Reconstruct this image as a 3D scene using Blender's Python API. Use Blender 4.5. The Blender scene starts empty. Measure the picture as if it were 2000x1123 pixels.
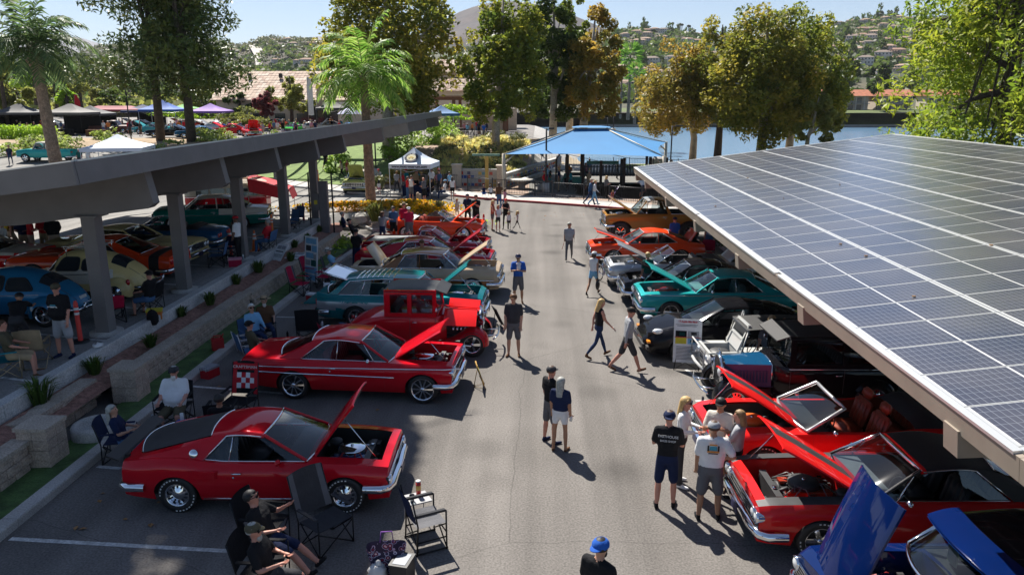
import bpy,bmesh,math,random
import numpy as np
from mathutils import Vector,Matrix,Euler
rnd=random.Random(7)
SC=bpy.context.scene
COL=SC.collection
R=math.radians
# ------------------------------------------------------------ camera
CAM_H=7.0;PITCH=R(14.07);YAW=R(2.06);FPX=1480.0
cam=bpy.data.cameras.new('camera');co=bpy.data.objects.new('camera',cam);COL.objects.link(co)
co.location=(0,0,CAM_H);co.rotation_euler=(math.pi/2-PITCH,0,YAW)
cam.sensor_width=36;cam.lens=36*FPX/2000;cam.clip_start=.1;cam.clip_end=12000
SC.camera=co
# ------------------------------------------------------------ sky,sun,exposure
SUN_AZ=R(26);SUN_EL=R(50)            # azimuth measured from +Y towards -X
w=bpy.data.worlds.new('World');SC.world=w;w.use_nodes=True
nt=w.node_tree;bg=nt.nodes['Background']
sky=nt.nodes.new('ShaderNodeTexSky');sky.sky_type='NISHITA';sky.sun_disc=False
sky.sun_elevation=SUN_EL;sky.sun_rotation=-SUN_AZ
sky.altitude=400;sky.air_density=.8;sky.dust_density=.45;sky.ozone_density=2.5
nt.links.new(sky.outputs[0],bg.inputs[0]);bg.inputs[1].default_value=.062
sl=bpy.data.lights.new('sun','SUN');sl.energy=5.0;sl.angle=R(.53);sl.color=(1,.95,.87)
so=bpy.data.objects.new('sun',sl);COL.objects.link(so)
SUND=Vector((-math.sin(SUN_AZ)*math.cos(SUN_EL),math.cos(SUN_AZ)*math.cos(SUN_EL),math.sin(SUN_EL)))
so.rotation_euler=SUND.to_track_quat('Z','Y').to_euler()
vs=SC.view_settings;vs.view_transform='Standard';vs.look='None';vs.exposure=.95;vs.gamma=1
SC.cycles.max_bounces=6;SC.cycles.diffuse_bounces=2;SC.cycles.glossy_bounces=3
SC.cycles.transmission_bounces=4;SC.cycles.transparent_max_bounces=10
SC.cycles.sample_clamp_indirect=4;SC.cycles.caustics_reflective=False;SC.cycles.caustics_refractive=False
# ------------------------------------------------------------ pixel -> ground (planning helper: x,y in the 2000 px photograph)
def G(px,py,z=0.):
 a=(px-1000)/FPX;b=(561.5-py)/FPX
 f=math.cos(PITCH)+b*math.sin(PITCH);u=b*math.cos(PITCH)-math.sin(PITCH)
 d=(a*math.cos(YAW)-f*math.sin(YAW),f*math.cos(YAW)+a*math.sin(YAW),u)
 t=(z-CAM_H)/d[2]
 return Vector((d[0]*t,d[1]*t,z))
def GY(px,py,Y):
 a=(px-1000)/FPX;b=(561.5-py)/FPX
 f=math.cos(PITCH)+b*math.sin(PITCH);u=b*math.cos(PITCH)-math.sin(PITCH)
 d=(a*math.cos(YAW)-f*math.sin(YAW),f*math.cos(YAW)+a*math.sin(YAW),u)
 t=Y/d[1]
 return Vector((d[0]*t,Y,CAM_H+d[2]*t))
# ------------------------------------------------------------ materials
MATS={}
def mat(name,col,rough=.6,metal=0.,var=.12,scale=6.,bump=0.,coat=0.,spec=.5,col2=None,trans=0.,detail=4,fine=0):
 if name in MATS: return MATS[name]
 m=bpy.data.materials.new(name);m.use_nodes=True;MATS[name]=m
 n=m.node_tree.nodes;l=m.node_tree.links;p=n['Principled BSDF']
 p.inputs['Roughness'].default_value=rough;p.inputs['Metallic'].default_value=metal
 p.inputs['Coat Weight'].default_value=coat;p.inputs['Coat Roughness'].default_value=.03
 p.inputs['Specular IOR Level'].default_value=spec
 c=tuple(col)+(1,)
 if var>0 or col2:
  tc=n.new('ShaderNodeTexCoord');no=n.new('ShaderNodeTexNoise');no.inputs['Scale'].default_value=scale
  no.inputs['Detail'].default_value=detail
  l.new(tc.outputs['Object'],no.inputs['Vector'])
  r=n.new('ShaderNodeValToRGB');e=r.color_ramp.elements
  e[0].position=.32;e[1].position=.68
  c2=tuple(col2)+(1,) if col2 else tuple(min(1,x*(1+var)) for x in col)+(1,)
  e[0].color=tuple(x*(1-var) for x in col)+(1,) if not col2 else c
  e[1].color=c2
  l.new(no.outputs['Fac'],r.inputs['Fac'])
  outc=r.outputs['Color']
  if fine:
   n2=n.new('ShaderNodeTexNoise');n2.inputs['Scale'].default_value=fine;n2.inputs['Detail'].default_value=2
   l.new(tc.outputs['Object'],n2.inputs['Vector'])
   mr=n.new('ShaderNodeMapRange');mr.inputs['From Min'].default_value=.3;mr.inputs['From Max'].default_value=.7
   mr.inputs['To Min'].default_value=.72;mr.inputs['To Max'].default_value=1.28
   l.new(n2.outputs['Fac'],mr.inputs['Value'])
   mx=n.new('ShaderNodeVectorMath');mx.operation='SCALE'
   l.new(outc,mx.inputs[0]);l.new(mr.outputs[0],mx.inputs['Scale']);outc=mx.outputs[0]
  l.new(outc,p.inputs['Base Color'])
  if bump>0:
   bn=n.new('ShaderNodeBump');bn.inputs['Strength'].default_value=bump;bn.inputs['Distance'].default_value=.035
   no2=n.new('ShaderNodeTexNoise');no2.inputs['Scale'].default_value=scale*4;no2.inputs['Detail'].default_value=5
   l.new(tc.outputs['Object'],no2.inputs['Vector']);l.new(no2.outputs['Fac'],bn.inputs['Height'])
   l.new(bn.outputs[0],p.inputs['Normal'])
 else:
  p.inputs['Base Color'].default_value=c
 if trans>0:
  p.inputs['Transmission Weight'].default_value=trans
 return m
def paint(name,col,metal=0.0,rough=.32):
 return mat('paint_'+name,col,rough,metal,var=.05,scale=1.5,coat=.45 if max(col)<.02 else .7,spec=.0)
def glass_mat(name='car_glass',tint=(.62,.7,.72),alpha=.92):
 if name in MATS: return MATS[name]
 m=bpy.data.materials.new(name);m.use_nodes=True;MATS[name]=m
 n=m.node_tree.nodes;l=m.node_tree.links;n.clear()
 o=n.new('ShaderNodeOutputMaterial');t=n.new('ShaderNodeBsdfTransparent');g=n.new('ShaderNodeBsdfGlossy')
 t.inputs[0].default_value=tuple(x*alpha for x in tint)+(1,);g.inputs['Roughness'].default_value=.02
 f=n.new('ShaderNodeFresnel');f.inputs[0].default_value=1.55
 mr=n.new('ShaderNodeMapRange');mr.inputs['To Min'].default_value=.03;mr.inputs['To Max'].default_value=1.0
 x=n.new('ShaderNodeMixShader');l.new(f.outputs[0],mr.inputs['Value']);l.new(mr.outputs[0],x.inputs[0]);l.new(t.outputs[0],x.inputs[1]);l.new(g.outputs[0],x.inputs[2])
 l.new(x.outputs[0],o.inputs[0]);return m
def leaf_mat(name,cols,transl=.55,rough=.5):
 cols=[(min(.9,c[0]*2.4),min(.9,c[1]*2.35),min(.9,c[2]*1.9)) for c in cols]
 if name in MATS: return MATS[name]
 m=bpy.data.materials.new(name);m.use_nodes=True;MATS[name]=m
 n=m.node_tree.nodes;l=m.node_tree.links;p=n['Principled BSDF'];out=n['Material Output']
 a=n.new('ShaderNodeAttribute');a.attribute_name='leafvar'
 r=n.new('ShaderNodeValToRGB');e=r.color_ramp.elements
 while len(e)<len(cols): e.new(.5)
 for i,c in enumerate(cols): e[i].position=i/(len(cols)-1);e[i].color=tuple(c)+(1,)
 l.new(a.outputs['Fac'],r.inputs['Fac']);l.new(r.outputs[0],p.inputs['Base Color']);p.inputs['Roughness'].default_value=rough
 p.inputs['Specular IOR Level'].default_value=.4
 tr=n.new('ShaderNodeBsdfTranslucent');l.new(r.outputs[0],tr.inputs[0])
 mx=n.new('ShaderNodeMixShader');mx.inputs[0].default_value=transl
 l.new(p.outputs[0],mx.inputs[1]);l.new(tr.outputs[0],mx.inputs[2]);l.new(mx.outputs[0],out.inputs[0])
 return m
# ------------------------------------------------------------ mesh builder
WELD={'body','hood','trunk_lid','roof','door','interior'}
class MB:
 def __init__(s): s.v=[];s.f=[];s.mi=[];s.sm=[];s.T=None
 def add(s,vs,fs,mi=0,sm=False):
  b=len(s.v)
  if s.T is not None: vs=[s.T @ Vector(v) for v in vs]
  s.v.extend([tuple(v) for v in vs])
  for f in fs: s.f.append([b+i for i in f]);s.mi.append(mi);s.sm.append(sm)
  return s
 def box(s,a,b,mi=0,M=None):
  x0,y0,z0=a;x1,y1,z1=b
  vs=[Vector(p) for p in ((x0,y0,z0),(x1,y0,z0),(x1,y1,z0),(x0,y1,z0),(x0,y0,z1),(x1,y0,z1),(x1,y1,z1),(x0,y1,z1))]
  if M is not None: vs=[M @ p for p in vs]
  return s.add(vs,[(0,3,2,1),(4,5,6,7),(0,1,5,4),(1,2,6,5),(2,3,7,6),(3,0,4,7)],mi)
 def cb(s,c,d,mi=0,M=None):
  return s.box((c[0]-d[0]/2,c[1]-d[1]/2,c[2]-d[2]/2),(c[0]+d[0]/2,c[1]+d[1]/2,c[2]+d[2]/2),mi,M)
 def tube(s,pts,r,n=6,mi=0,caps=True,sm=True,closed=False):
  pts=[Vector(p) for p in pts];k=len(pts);rs=r if isinstance(r,(list,tuple)) else [r]*k
  rings=[]
  for i,p in enumerate(pts):
   if closed: d=pts[(i+1) % k]-pts[i-1]
   else: d=pts[min(i+1,k-1)]-pts[max(i-1,0)]
   if d.length<1e-9: d=Vector((0,0,1))
   d.normalize()
   u=Vector((0,0,1)) if abs(d.z)<.9 else Vector((0,1,0))
   a=d.cross(u).normalized();b=d.cross(a)
   rings.append([p+(a*math.cos(t)+b*math.sin(t))*rs[i] for t in (2*math.pi*j/n for j in range(n))])
  vs=[v for q in rings for v in q];fs=[]
  for i in range(k if closed else k-1):
   i2=(i+1) % k
   for j in range(n): fs.append((i*n+j,i*n+(j+1) % n,i2*n+(j+1) % n,i2*n+j))
  if caps and not closed: fs += [tuple(range(n))[::-1],tuple((k-1)*n+j for j in range(n))]
  return s.add(vs,fs,mi,sm)
 def lathe(s,prof,n=12,M=None,mi=0,sm=True,axis='z'):
  vs=[]
  for r,z in prof:
   for j in range(n):
    t=2*math.pi*j/n;c,q=r*math.cos(t),r*math.sin(t)
    vs.append(Vector((c,q,z)) if axis=='z' else Vector((c,z,q)))
  if M is not None: vs=[M @ v for v in vs]
  fs=[]
  for i in range(len(prof)-1):
   for j in range(n): fs.append((i*n+j,i*n+(j+1) % n,(i+1)*n+(j+1) % n,(i+1)*n+j))
  return s.add(vs,fs,mi,sm)
 def grid(s,P,mi=0,sm=True,close=False):
  r=len(P);c=len(P[0]);vs=[p for q in P for p in q];fs=[]
  for i in range(r-1):
   for j in range(c if close else c-1): fs.append((i*c+j,i*c+(j+1) % c,(i+1)*c+(j+1) % c,(i+1)*c+j))
  return s.add(vs,fs,mi,sm)
 def poly(s,pts,mi=0): return s.add(pts,[tuple(range(len(pts)))],mi)
 def slab(s,pts,t,mi=0):
  k=len(pts);t=Vector(t);a=[Vector(p) for p in pts];b=[p+t for p in a]
  return s.add(a+b,[tuple(range(k))[::-1],tuple(range(k,2*k))]+[(i,(i+1) % k,k+(i+1) % k,k+i) for i in range(k)],mi)
 def ball(s,c,r,n=8,m=5,mi=0,zmin=-1.):
  c=Vector(c);r=Vector(r) if not isinstance(r,(int,float)) else Vector((r,r,r));P=[]
  a0=math.asin(max(-1,zmin))
  for i in range(m+1):
   a=a0+(math.pi/2-a0)*i/m
   P.append([c+Vector((r.x*math.cos(a)*math.cos(2*math.pi*j/n),r.y*math.cos(a)*math.sin(2*math.pi*j/n),r.z*math.sin(a))) for j in range(n)])
  return s.grid(P,mi,True,True)
 def weld(s):
  d={};idx=[];nv=[]
  for v in s.v:
   k=(round(v[0]*4000),round(v[1]*4000),round(v[2]*4000))
   if k not in d: d[k]=len(nv);nv.append(v)
   idx.append(d[k])
  F=[];MI=[];SMO=[]
  for f,m,q in zip(s.f,s.mi,s.sm):
   g=[]
   for i in f:
    j=idx[i]
    if j not in g: g.append(j)
   if len(g)>2: F.append(g);MI.append(m);SMO.append(q)
  s.v,s.f,s.mi,s.sm=nv,F,MI,SMO
 def mesh(s,name,mats):
  if name in WELD: s.weld()
  me=bpy.data.meshes.new(name);me.from_pydata(s.v,[],s.f)
  for m in (mats if isinstance(mats,(list,tuple)) else [mats]): me.materials.append(m)
  me.polygons.foreach_set('material_index',s.mi);me.polygons.foreach_set('use_smooth',s.sm);me.update()
  if name in WELD: me.set_sharp_from_angle(angle=math.radians(38))
  return me
 def build(s,name,mats,parent=None,**kw): return link(name,s.mesh(name,mats),parent,**kw)
def link(name,me,parent=None,loc=None,rz=None,label=None,cat=None,group=None,kind=None):
 o=bpy.data.objects.new(name,me);COL.objects.link(o)
 if parent is not None:
  o.parent=parent;KIDS.setdefault(parent.name,[]).append(o)
 if loc is not None: o.location=loc
 if rz is not None: o.rotation_euler=(0,0,rz)
 tag(o,label,cat,group,kind);return o
def tag(o,label=None,cat=None,group=None,kind=None):
 if label: o['label']=label
 if cat: o['category']=cat
 if group: o['group']=group
 if kind: o['kind']=kind
def thing(name,label,cat,loc=(0,0,0),rz=0,group=None):
 return link(name,None,None,loc,rz,label,cat,group)
def dup(root,loc=None,rz=None,label=None):
 r=root.copy();COL.objects.link(r)
 if loc is not None: r.location=loc
 if rz is not None: r.rotation_euler=(0,0,rz)
 if label: r['label']=label
 for ch in KIDS.get(root.name,()):
  c=ch.copy();COL.objects.link(c);c.parent=r
  for g in KIDS.get(ch.name,()):
   d=g.copy();COL.objects.link(d);d.parent=c
 return r
KIDS={}
def struct(name,mb,m): return mb.build(name,m,None,kind='structure')
def crv(pts):
 xs=np.array([p[0] for p in pts],float);ys=np.array([p[1] for p in pts],float)
 d=np.diff(ys)/np.maximum(np.diff(xs),1e-6);m=np.zeros(len(xs))
 m[0]=d[0];m[-1]=d[-1]
 for i in range(1,len(xs)-1): m[i]=0 if d[i-1]*d[i] <= 0 else 2*d[i-1]*d[i]/(d[i-1]+d[i])
 def f(x):
  x=min(max(x,xs[0]),xs[-1]);i=min(max(int(np.searchsorted(xs,x))-1,0),len(xs)-2)
  h=xs[i+1]-xs[i];t=(x-xs[i])/h
  return float((2*t**3-3*t**2+1)*ys[i]+(t**3-2*t**2+t)*h*m[i]+(-2*t**3+3*t**2)*ys[i+1]+(t**3-t**2)*h*m[i+1])
 return f
def lerp(a,b,t): return a+(b-a)*t
def sst(x): x=min(max(x,0),1);return x*x*(3-2*x)
CHROME=mat('chrome',(.78,.8,.83),.06,1.,var=0)
BLACK=mat('black_rubber',(.012,.012,.013),.55,var=0)
DARK=mat('dark_cavity',(.02,.02,.022),.7,var=.3)
STEEL=mat('grey_metal',(.3,.31,.32),.4,.7,var=.1)
WHITE=mat('white_paint',(.75,.75,.73),.5,var=.05)
# ============================================================ SETTING
ZL=.87
def asphalt(name,c):
 m=mat(name,c,.9,var=.13,scale=.3,bump=.25,fine=28,spec=.2);n=m.node_tree.nodes;l=m.node_tree.links;p=n['Principled BSDF'];src=p.inputs['Base Color'].links[0].from_socket
 tc=n.new('ShaderNodeTexCoord');nz_=n.new('ShaderNodeTexNoise');nz_.inputs['Scale'].default_value=.9;nz_.inputs['Detail'].default_value=4;l.new(tc.outputs['Object'],nz_.inputs['Vector'])
 ad=n.new('ShaderNodeMix');ad.data_type='VECTOR';ad.inputs[0].default_value=.22;l.new(tc.outputs['Object'],ad.inputs[4]);l.new(nz_.outputs['Color'],ad.inputs[5])
 vo=n.new('ShaderNodeTexVoronoi');vo.feature='DISTANCE_TO_EDGE';vo.inputs['Scale'].default_value=.2;l.new(ad.outputs[1],vo.inputs['Vector'])
 cr=n.new('ShaderNodeMapRange');cr.inputs['From Min'].default_value=.0;cr.inputs['From Max'].default_value=.0022;cr.inputs['To Min'].default_value=.68;cr.inputs['To Max'].default_value=1;l.new(vo.outputs['Distance'],cr.inputs['Value'])
 v2=n.new('ShaderNodeTexVoronoi');v2.inputs['Scale'].default_value=.55;l.new(ad.outputs[1],v2.inputs['Vector']);st=n.new('ShaderNodeMapRange');st.inputs['From Min'].default_value=.08;st.inputs['From Max'].default_value=.3;st.inputs['To Min'].default_value=.68;st.inputs['To Max'].default_value=1;l.new(v2.outputs['Distance'],st.inputs['Value'])
 wv=n.new('ShaderNodeTexNoise');wv.inputs['Scale'].default_value=.8;mp=n.new('ShaderNodeMapping');mp.inputs['Scale'].default_value=(1.6,.06,1);l.new(tc.outputs['Object'],mp.inputs[0]);l.new(mp.outputs[0],wv.inputs['Vector']);tr=n.new('ShaderNodeMapRange');tr.inputs['From Min'].default_value=.35;tr.inputs['From Max'].default_value=.65;tr.inputs['To Min'].default_value=.8;tr.inputs['To Max'].default_value=1.12;l.new(wv.outputs['Fac'],tr.inputs['Value'])
 a=n.new('ShaderNodeMath');a.operation='MULTIPLY';b=n.new('ShaderNodeMath');b.operation='MULTIPLY';l.new(cr.outputs[0],a.inputs[0]);l.new(st.outputs[0],a.inputs[1]);l.new(a.outputs[0],b.inputs[0]);l.new(tr.outputs[0],b.inputs[1])
 s_=n.new('ShaderNodeVectorMath');s_.operation='SCALE';l.new(src,s_.inputs[0]);l.new(b.outputs[0],s_.inputs['Scale']);l.new(s_.outputs[0],p.inputs['Base Color']);return m
asph=asphalt('asphalt',(.165,.152,.14));asph2=asphalt('asphalt_pale',(.25,.24,.225))
conc=mat('concrete',(.42,.4,.37),.85,var=.12,scale=2,bump=.2,fine=40)
concw=mat('pale_concrete',(.5,.49,.47),.85,var=.14,scale=1.5,bump=.2,fine=30)
blockm=mat('split_face_block',(.46,.36,.28),.95,var=.2,scale=3,bump=.9,fine=30)
mulch=mat('bark_mulch',(.31,.16,.12),.95,var=.35,scale=9,bump=1.,fine=45)
gravel=mat('pink_gravel',(.36,.26,.2),.95,var=.3,scale=7,bump=1.,fine=30)
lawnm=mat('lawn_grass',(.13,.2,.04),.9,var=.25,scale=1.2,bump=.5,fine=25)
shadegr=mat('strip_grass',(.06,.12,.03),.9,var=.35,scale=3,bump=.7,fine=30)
sand=mat('beach_sand',(.5,.39,.25),.9,var=.08,scale=1)
redp=mat('red_kerb_paint',(.33,.045,.05),.7,var=.2,scale=3)
linem=mat('line_paint',(.5,.5,.48),.7,var=.25,scale=6,fine=20)
def axis_vals(a,b,st,extra=()):
 v=set(np.round(np.arange(a,b+1e-6,st),3).tolist()) | set(extra);return sorted(v)
def hlot(x,y):
 if x>-10.8: return 0.
 f=sst((y-38)/11)*sst((x+32)/6)
 return ZL*(1-f)
mb=MB();xs=axis_vals(-90,60,3,(-10.9,-10.79));ys=axis_vals(-20,64,2)
mb.grid([[(x,y,hlot(x,y)) for x in xs] for y in ys],0,True)
for i,f in enumerate(mb.f):
 if sum(mb.v[k][0] for k in f)/4<-10.8: mb.mi[i]=1
struct('asphalt_ground',mb,[asph,asph2])
# wide base ground under everything,out to the horizon
mb=MB();mb.box((-6000,-400,-6.2),(6000,8000,-6));struct('ground',mb,mat('dry_ground',(.22,.17,.12),.95,var=.2,scale=.01))
# stall lines
mb=MB()
def line(p0,p1,wd=.1,z=.006):
 a=Vector(p0);b=Vector(p1);d=(b-a).normalized();n=Vector((-d.y,d.x,0))*wd/2
 mb.poly([(q.x,q.y,z) for q in (a-n,b-n,b+n,a+n)])
for p in ((G(20,1052),G(480,1078)),(G(190,911),G(236,915)),(G(370,754),G(560,769)),(G(600,855),G(740,862)),(G(740,859),G(733,880)),(G(1358,783),G(1440,783)),(G(650,650),G(720,653)),(G(735,1084),G(770,1085)),(G(640,610),G(760,616)),(G(1340,722),G(1395,760)),(G(1258,600),G(1275,640))): line(*p)
for y in (14.3,20.2,23.4,26.6,29.8,33): line((-8.6,y+.25,0),(-3.3,y,0));line((3.9,y-.6,0),(8.6,y-.4,0))
for i in range(9): line((-10.95-.01*i,15.4+2.9*i,0),(-16,15.4+2.9*i+1.2,0),.1,ZL+.006)
line(G(671,378),G(690,364),.12,.012);line(G(787,388),G(801,375),.12,.012)
struct('parking_lines',mb,linem)
# fallen leaves on the asphalt
mb=MB()
for i in range(150):
 x,y=rnd.uniform(-8.5,-3),rnd.uniform(8,34)
 if i>95: x,y=rnd.uniform(-2,8),rnd.uniform(44,51)
 a=rnd.uniform(0,6);s=rnd.uniform(.04,.08);c,q=math.cos(a)*s,math.sin(a)*s
 mb.poly([(x-c,y-q,.012),(x+q*.6,y-c*.6,.03),(x+c,y+q,.015),(x-q*.6,y+c*.6,.02)])
o=mb.build('leaf_litter',mat('dry_leaf',(.3,.16,.06),.8,var=.3,scale=3),None,kind='stuff')
# left planter: white kerb,mulch bed,split-face wall,grass strip,kerb
def curbpath(name,pts,wdt,h,m,z0=0.,lab=None,seg=2.4):
 pts=[Vector((p[0],p[1],0)) for p in pts];root=thing(name,lab,'kerb',pts[0]) if lab else None
 mb=MB();k=0
 for a,b in zip(pts,pts[1:]):
  d=(b-a);L=d.length;d.normalize();n=Vector((-d.y,d.x,0));c=max(1,round(L/seg))
  for i in range(c):
   p=a+d*(L*i/c);q=a+d*(L*(i+1)/c-.012);hh=h
   e=[p,q,q+n*wdt,p+n*wdt];bw=.025
   lo=[(v.x,v.y,z0-.2) for v in e];up=[(v.x,v.y,z0+hh-bw) for v in e]
   m2=(p+q)/2+n*wdt/2;tp=[(v.x+(m2.x-v.x)*bw/max(abs(wdt),.1),v.y+(m2.y-v.y)*bw/L,z0+hh) for v in e]
   mb.add(lo+up+tp,[(0,1,5,4),(1,2,6,5),(2,3,7,6),(3,0,4,7),(4,5,9,8),(5,6,10,9),(6,7,11,10),(7,4,8,11),(8,9,10,11)],0)
 return mb.build(name,m,None,kind='structure')
curbpath('kerb_white',[(-10.75,4),(-10.75,38.5)],.28,.13,concw,ZL)
mb=MB();mb.box((-11.03,4,.2),(-10.77,38.5,ZL+.0));struct('kerb_footing',mb,concw)
mb=MB();P=[]
for j in range(90):
 y=4+j*.39;P.append([(x,y,z+(.05*math.sin(y*1.7+x*5)+.03*math.sin(y*4.1)) if 0<k<4 else z) for k,(x,z) in enumerate(((-10.78,.62),(-10.6,.64),(-10.4,.6),(-10.2,.56),(-9.9,.5)))])
mb.grid(P,0,True);struct('planting_bed',mb,mulch)
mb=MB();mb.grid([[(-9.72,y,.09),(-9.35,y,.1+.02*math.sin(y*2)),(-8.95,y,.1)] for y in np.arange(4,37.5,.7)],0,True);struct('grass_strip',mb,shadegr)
curbpath('kerb_left',[(-8.7,4),(-8.7,30),(-8.25,37.6),(-7.0,37.9)],.28,.15,conc)
# retaining wall of split-face blocks,each block a part
def block_wall(name,x,y0,y1,courses,lab,h=.19,L=.42,dep=.34,z0=.02,along='y',seed=1,mt=None,cap=True,cat='wall'):
 r=random.Random(seed);root=thing(name,lab,cat,(x,y0,0) if along=='y' else (y0,x,0))
 meshes=[]
 for k in range(5):
  b=MB();bm=bmesh.new();bmesh.ops.create_cube(bm,size=1)
  for v in bm.verts: v.co=Vector((v.co.x*dep,v.co.y*(L-.014),v.co.z*(h-.012)))
  bmesh.ops.bevel(bm,geom=bm.edges[:],offset=.016,segments=1,affect='EDGES')
  for v in bm.verts:
   if v.co.x>dep*.4: v.co.x += r.uniform(-.012,.016)
  me=bpy.data.meshes.new('brick');bm.to_mesh(me);bm.free();me.materials.append(mt or blockm);meshes.append(me)
 n=max(1,int(round((y1-y0)/L)))
 for c in range(courses):
  off=(c % 2)*.5
  for i in range(n):
   u=(i+.5+off)*L
   if u+L/2>(y1-y0)+.3: continue
   o=bpy.data.objects.new('brick',meshes[r.randrange(5)]);COL.objects.link(o);o.parent=root
   p=(r.uniform(-.008,.008)-dep/2,u,z0+(c+.5)*h)
   o.location=p if along=='y' else (p[1],p[0],p[2])
   if along != 'y': o.rotation_euler=(0,0,-math.pi/2)
 mb=MB()
 core=((-dep+.03,.05,0),(-.05,y1-y0-.05,courses*h+z0-.02))
 if along != 'y': core=((.05,-dep+.03,0),(y1-y0-.05,-.05,courses*h+z0-.02))
 mb.box(*core);mb.build('mortar',mat('mortar',(.12,.1,.085),.95,var=.2),root)
 if cap:
  mc=MB();k=max(1,int((y1-y0)/.84))
  for i in range(k):
   a=i*(y1-y0)/k+.006;b2=(i+1)*(y1-y0)/k-.006
   q=((-dep-.02,a,z0+courses*h+.002),(.025,b2,z0+courses*h+.085))
   if along != 'y': q=((a,-dep-.02,q[0][2]),(b2,.025,q[1][2]))
   mc.box(*q)
  mc.build('coping',mat('coping_block',(.42,.35,.28),.9,var=.15,scale=2,bump=.5,fine=30),root)
 return root
block_wall('retaining_wall',-9.68,4.5,13.0,3,'low tan block retaining wall before the square block pillar, near end',seed=2)
block_wall('retaining_wall',-10.25,13.6,16.2,3,'short set-back block wall between the two square pillars',seed=3)
block_wall('retaining_wall',-9.68,16.9,24.3,3,'low tan block retaining wall running past the seated old men',seed=4)
block_wall('retaining_wall',-9.66,24.34,36,3,'farther low block retaining wall ending where a man sits',seed=5,z0=-.03)
for i,(y,lab) in enumerate(((13.25,'square block pillar beside the round concrete ring'),(16.5,'taller square block pillar with water stains behind the seated woman'))):
 pr=thing('wall_pillar',lab,'pillar',(-9.62,y,.05),0,'block pillars of the planter wall')
 for c in range(4):
  for sx in (-.15,.15):
   for sy in (-.15,.15):
    m2=MB();m2.cb((sx,sy,.1+c*.2),(.292,.292,.19));m2.build('brick',blockm,pr)
 m2=MB();m2.cb((0,0,.83),(.66,.66,.07));m2.build('coping',mat('coping_block',(0,0,0)),pr)
mb=MB();mb.lathe([(.0,.1),(.3,.1),(.34,.18),(.36,.26),(.46,.26),(.5,.2),(.5,0)],26);o=mb.build('concrete_ring',conc,None,loc=(-9.3,14.5,.09))
tag(o,'round pale concrete ring lying on the grass strip','planter')
# ------------------------------------------------------------ left solar carport (seen from its high edge,underneath)
brown=mat('brown_steel',(.17,.16,.155),.55,var=.08,scale=2,spec=.4)
tan=mat('tan_steel',(.3,.25,.2),.5,var=.1,scale=1.5,spec=.4)
cellm=None
def cell_mat():
 m=bpy.data.materials.new('solar_cells');m.use_nodes=True
 n=m.node_tree.nodes;l=m.node_tree.links;p=n['Principled BSDF']
 tc=n.new('ShaderNodeTexCoord');sx=n.new('ShaderNodeSeparateXYZ');l.new(tc.outputs['Object'],sx.inputs[0])
 def linef(sock,per,wd):
  a=n.new('ShaderNodeMath');a.operation='DIVIDE';l.new(sock,a.inputs[0]);a.inputs[1].default_value=per
  b=n.new('ShaderNodeMath');b.operation='FRACT';l.new(a.outputs[0],b.inputs[0])
  c=n.new('ShaderNodeMath');c.operation='SUBTRACT';l.new(b.outputs[0],c.inputs[0]);c.inputs[1].default_value=.5
  d=n.new('ShaderNodeMath');d.operation='ABSOLUTE';l.new(c.outputs[0],d.inputs[0])
  e=n.new('ShaderNodeMath');e.operation='GREATER_THAN';l.new(d.outputs[0],e.inputs[0]);e.inputs[1].default_value=.5-wd/per/2
  return e
 a=linef(sx.outputs[0],.0915,.007);b=linef(sx.outputs[1],.178,.007);c=linef(sx.outputs[0],1.098,.034)
 g=n.new('ShaderNodeMath');g.operation='MAXIMUM';l.new(a.outputs[0],g.inputs[0]);l.new(b.outputs[0],g.inputs[1])
 oi=n.new('ShaderNodeObjectInfo');ramp=n.new('ShaderNodeValToRGB');l.new(oi.outputs['Random'],ramp.inputs[0])
 e=ramp.color_ramp.elements;e[0].color=(.017,.023,.05,1);e[1].color=(.036,.037,.055,1)
 m1=n.new('ShaderNodeMix');m1.data_type='RGBA';l.new(g.outputs[0],m1.inputs[0]);l.new(ramp.outputs[0],m1.inputs[6]);m1.inputs[7].default_value=(.2,.22,.26,1)
 m2=n.new('ShaderNodeMix');m2.data_type='RGBA';l.new(c.outputs[0],m2.inputs[0]);l.new(m1.outputs[2],m2.inputs[6]);m2.inputs[7].default_value=(.6,.6,.6,1)
 # dust film
 no=n.new('ShaderNodeTexNoise');no.inputs['Scale'].default_value=.6;no.inputs['Detail'].default_value=5
 gx=n.new('ShaderNodeNewGeometry');l.new(gx.outputs['Position'],no.inputs['Vector'])
 dr=n.new('ShaderNodeMapRange');dr.inputs['From Min'].default_value=.3;dr.inputs['From Max'].default_value=.8;dr.inputs['To Min'].default_value=.04;dr.inputs['To Max'].default_value=.2
 l.new(no.outputs['Fac'],dr.inputs['Value'])
 m3=n.new('ShaderNodeMix');m3.data_type='RGBA';l.new(dr.outputs[0],m3.inputs[0]);l.new(m2.outputs[2],m3.inputs[6]);m3.inputs[7].default_value=(.36,.31,.25,1)
 l.new(m3.outputs[2],p.inputs['Base Color']);p.inputs['Roughness'].default_value=.2;p.inputs['Specular IOR Level'].default_value=.5
 p.inputs['Coat Weight'].default_value=.4;p.inputs['Coat Roughness'].default_value=.3
 return m
cellm=cell_mat();frm=mat('panel_frame',(.72,.72,.7),.35,.6,var=0)
PW,PH=2.28,1.1
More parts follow.
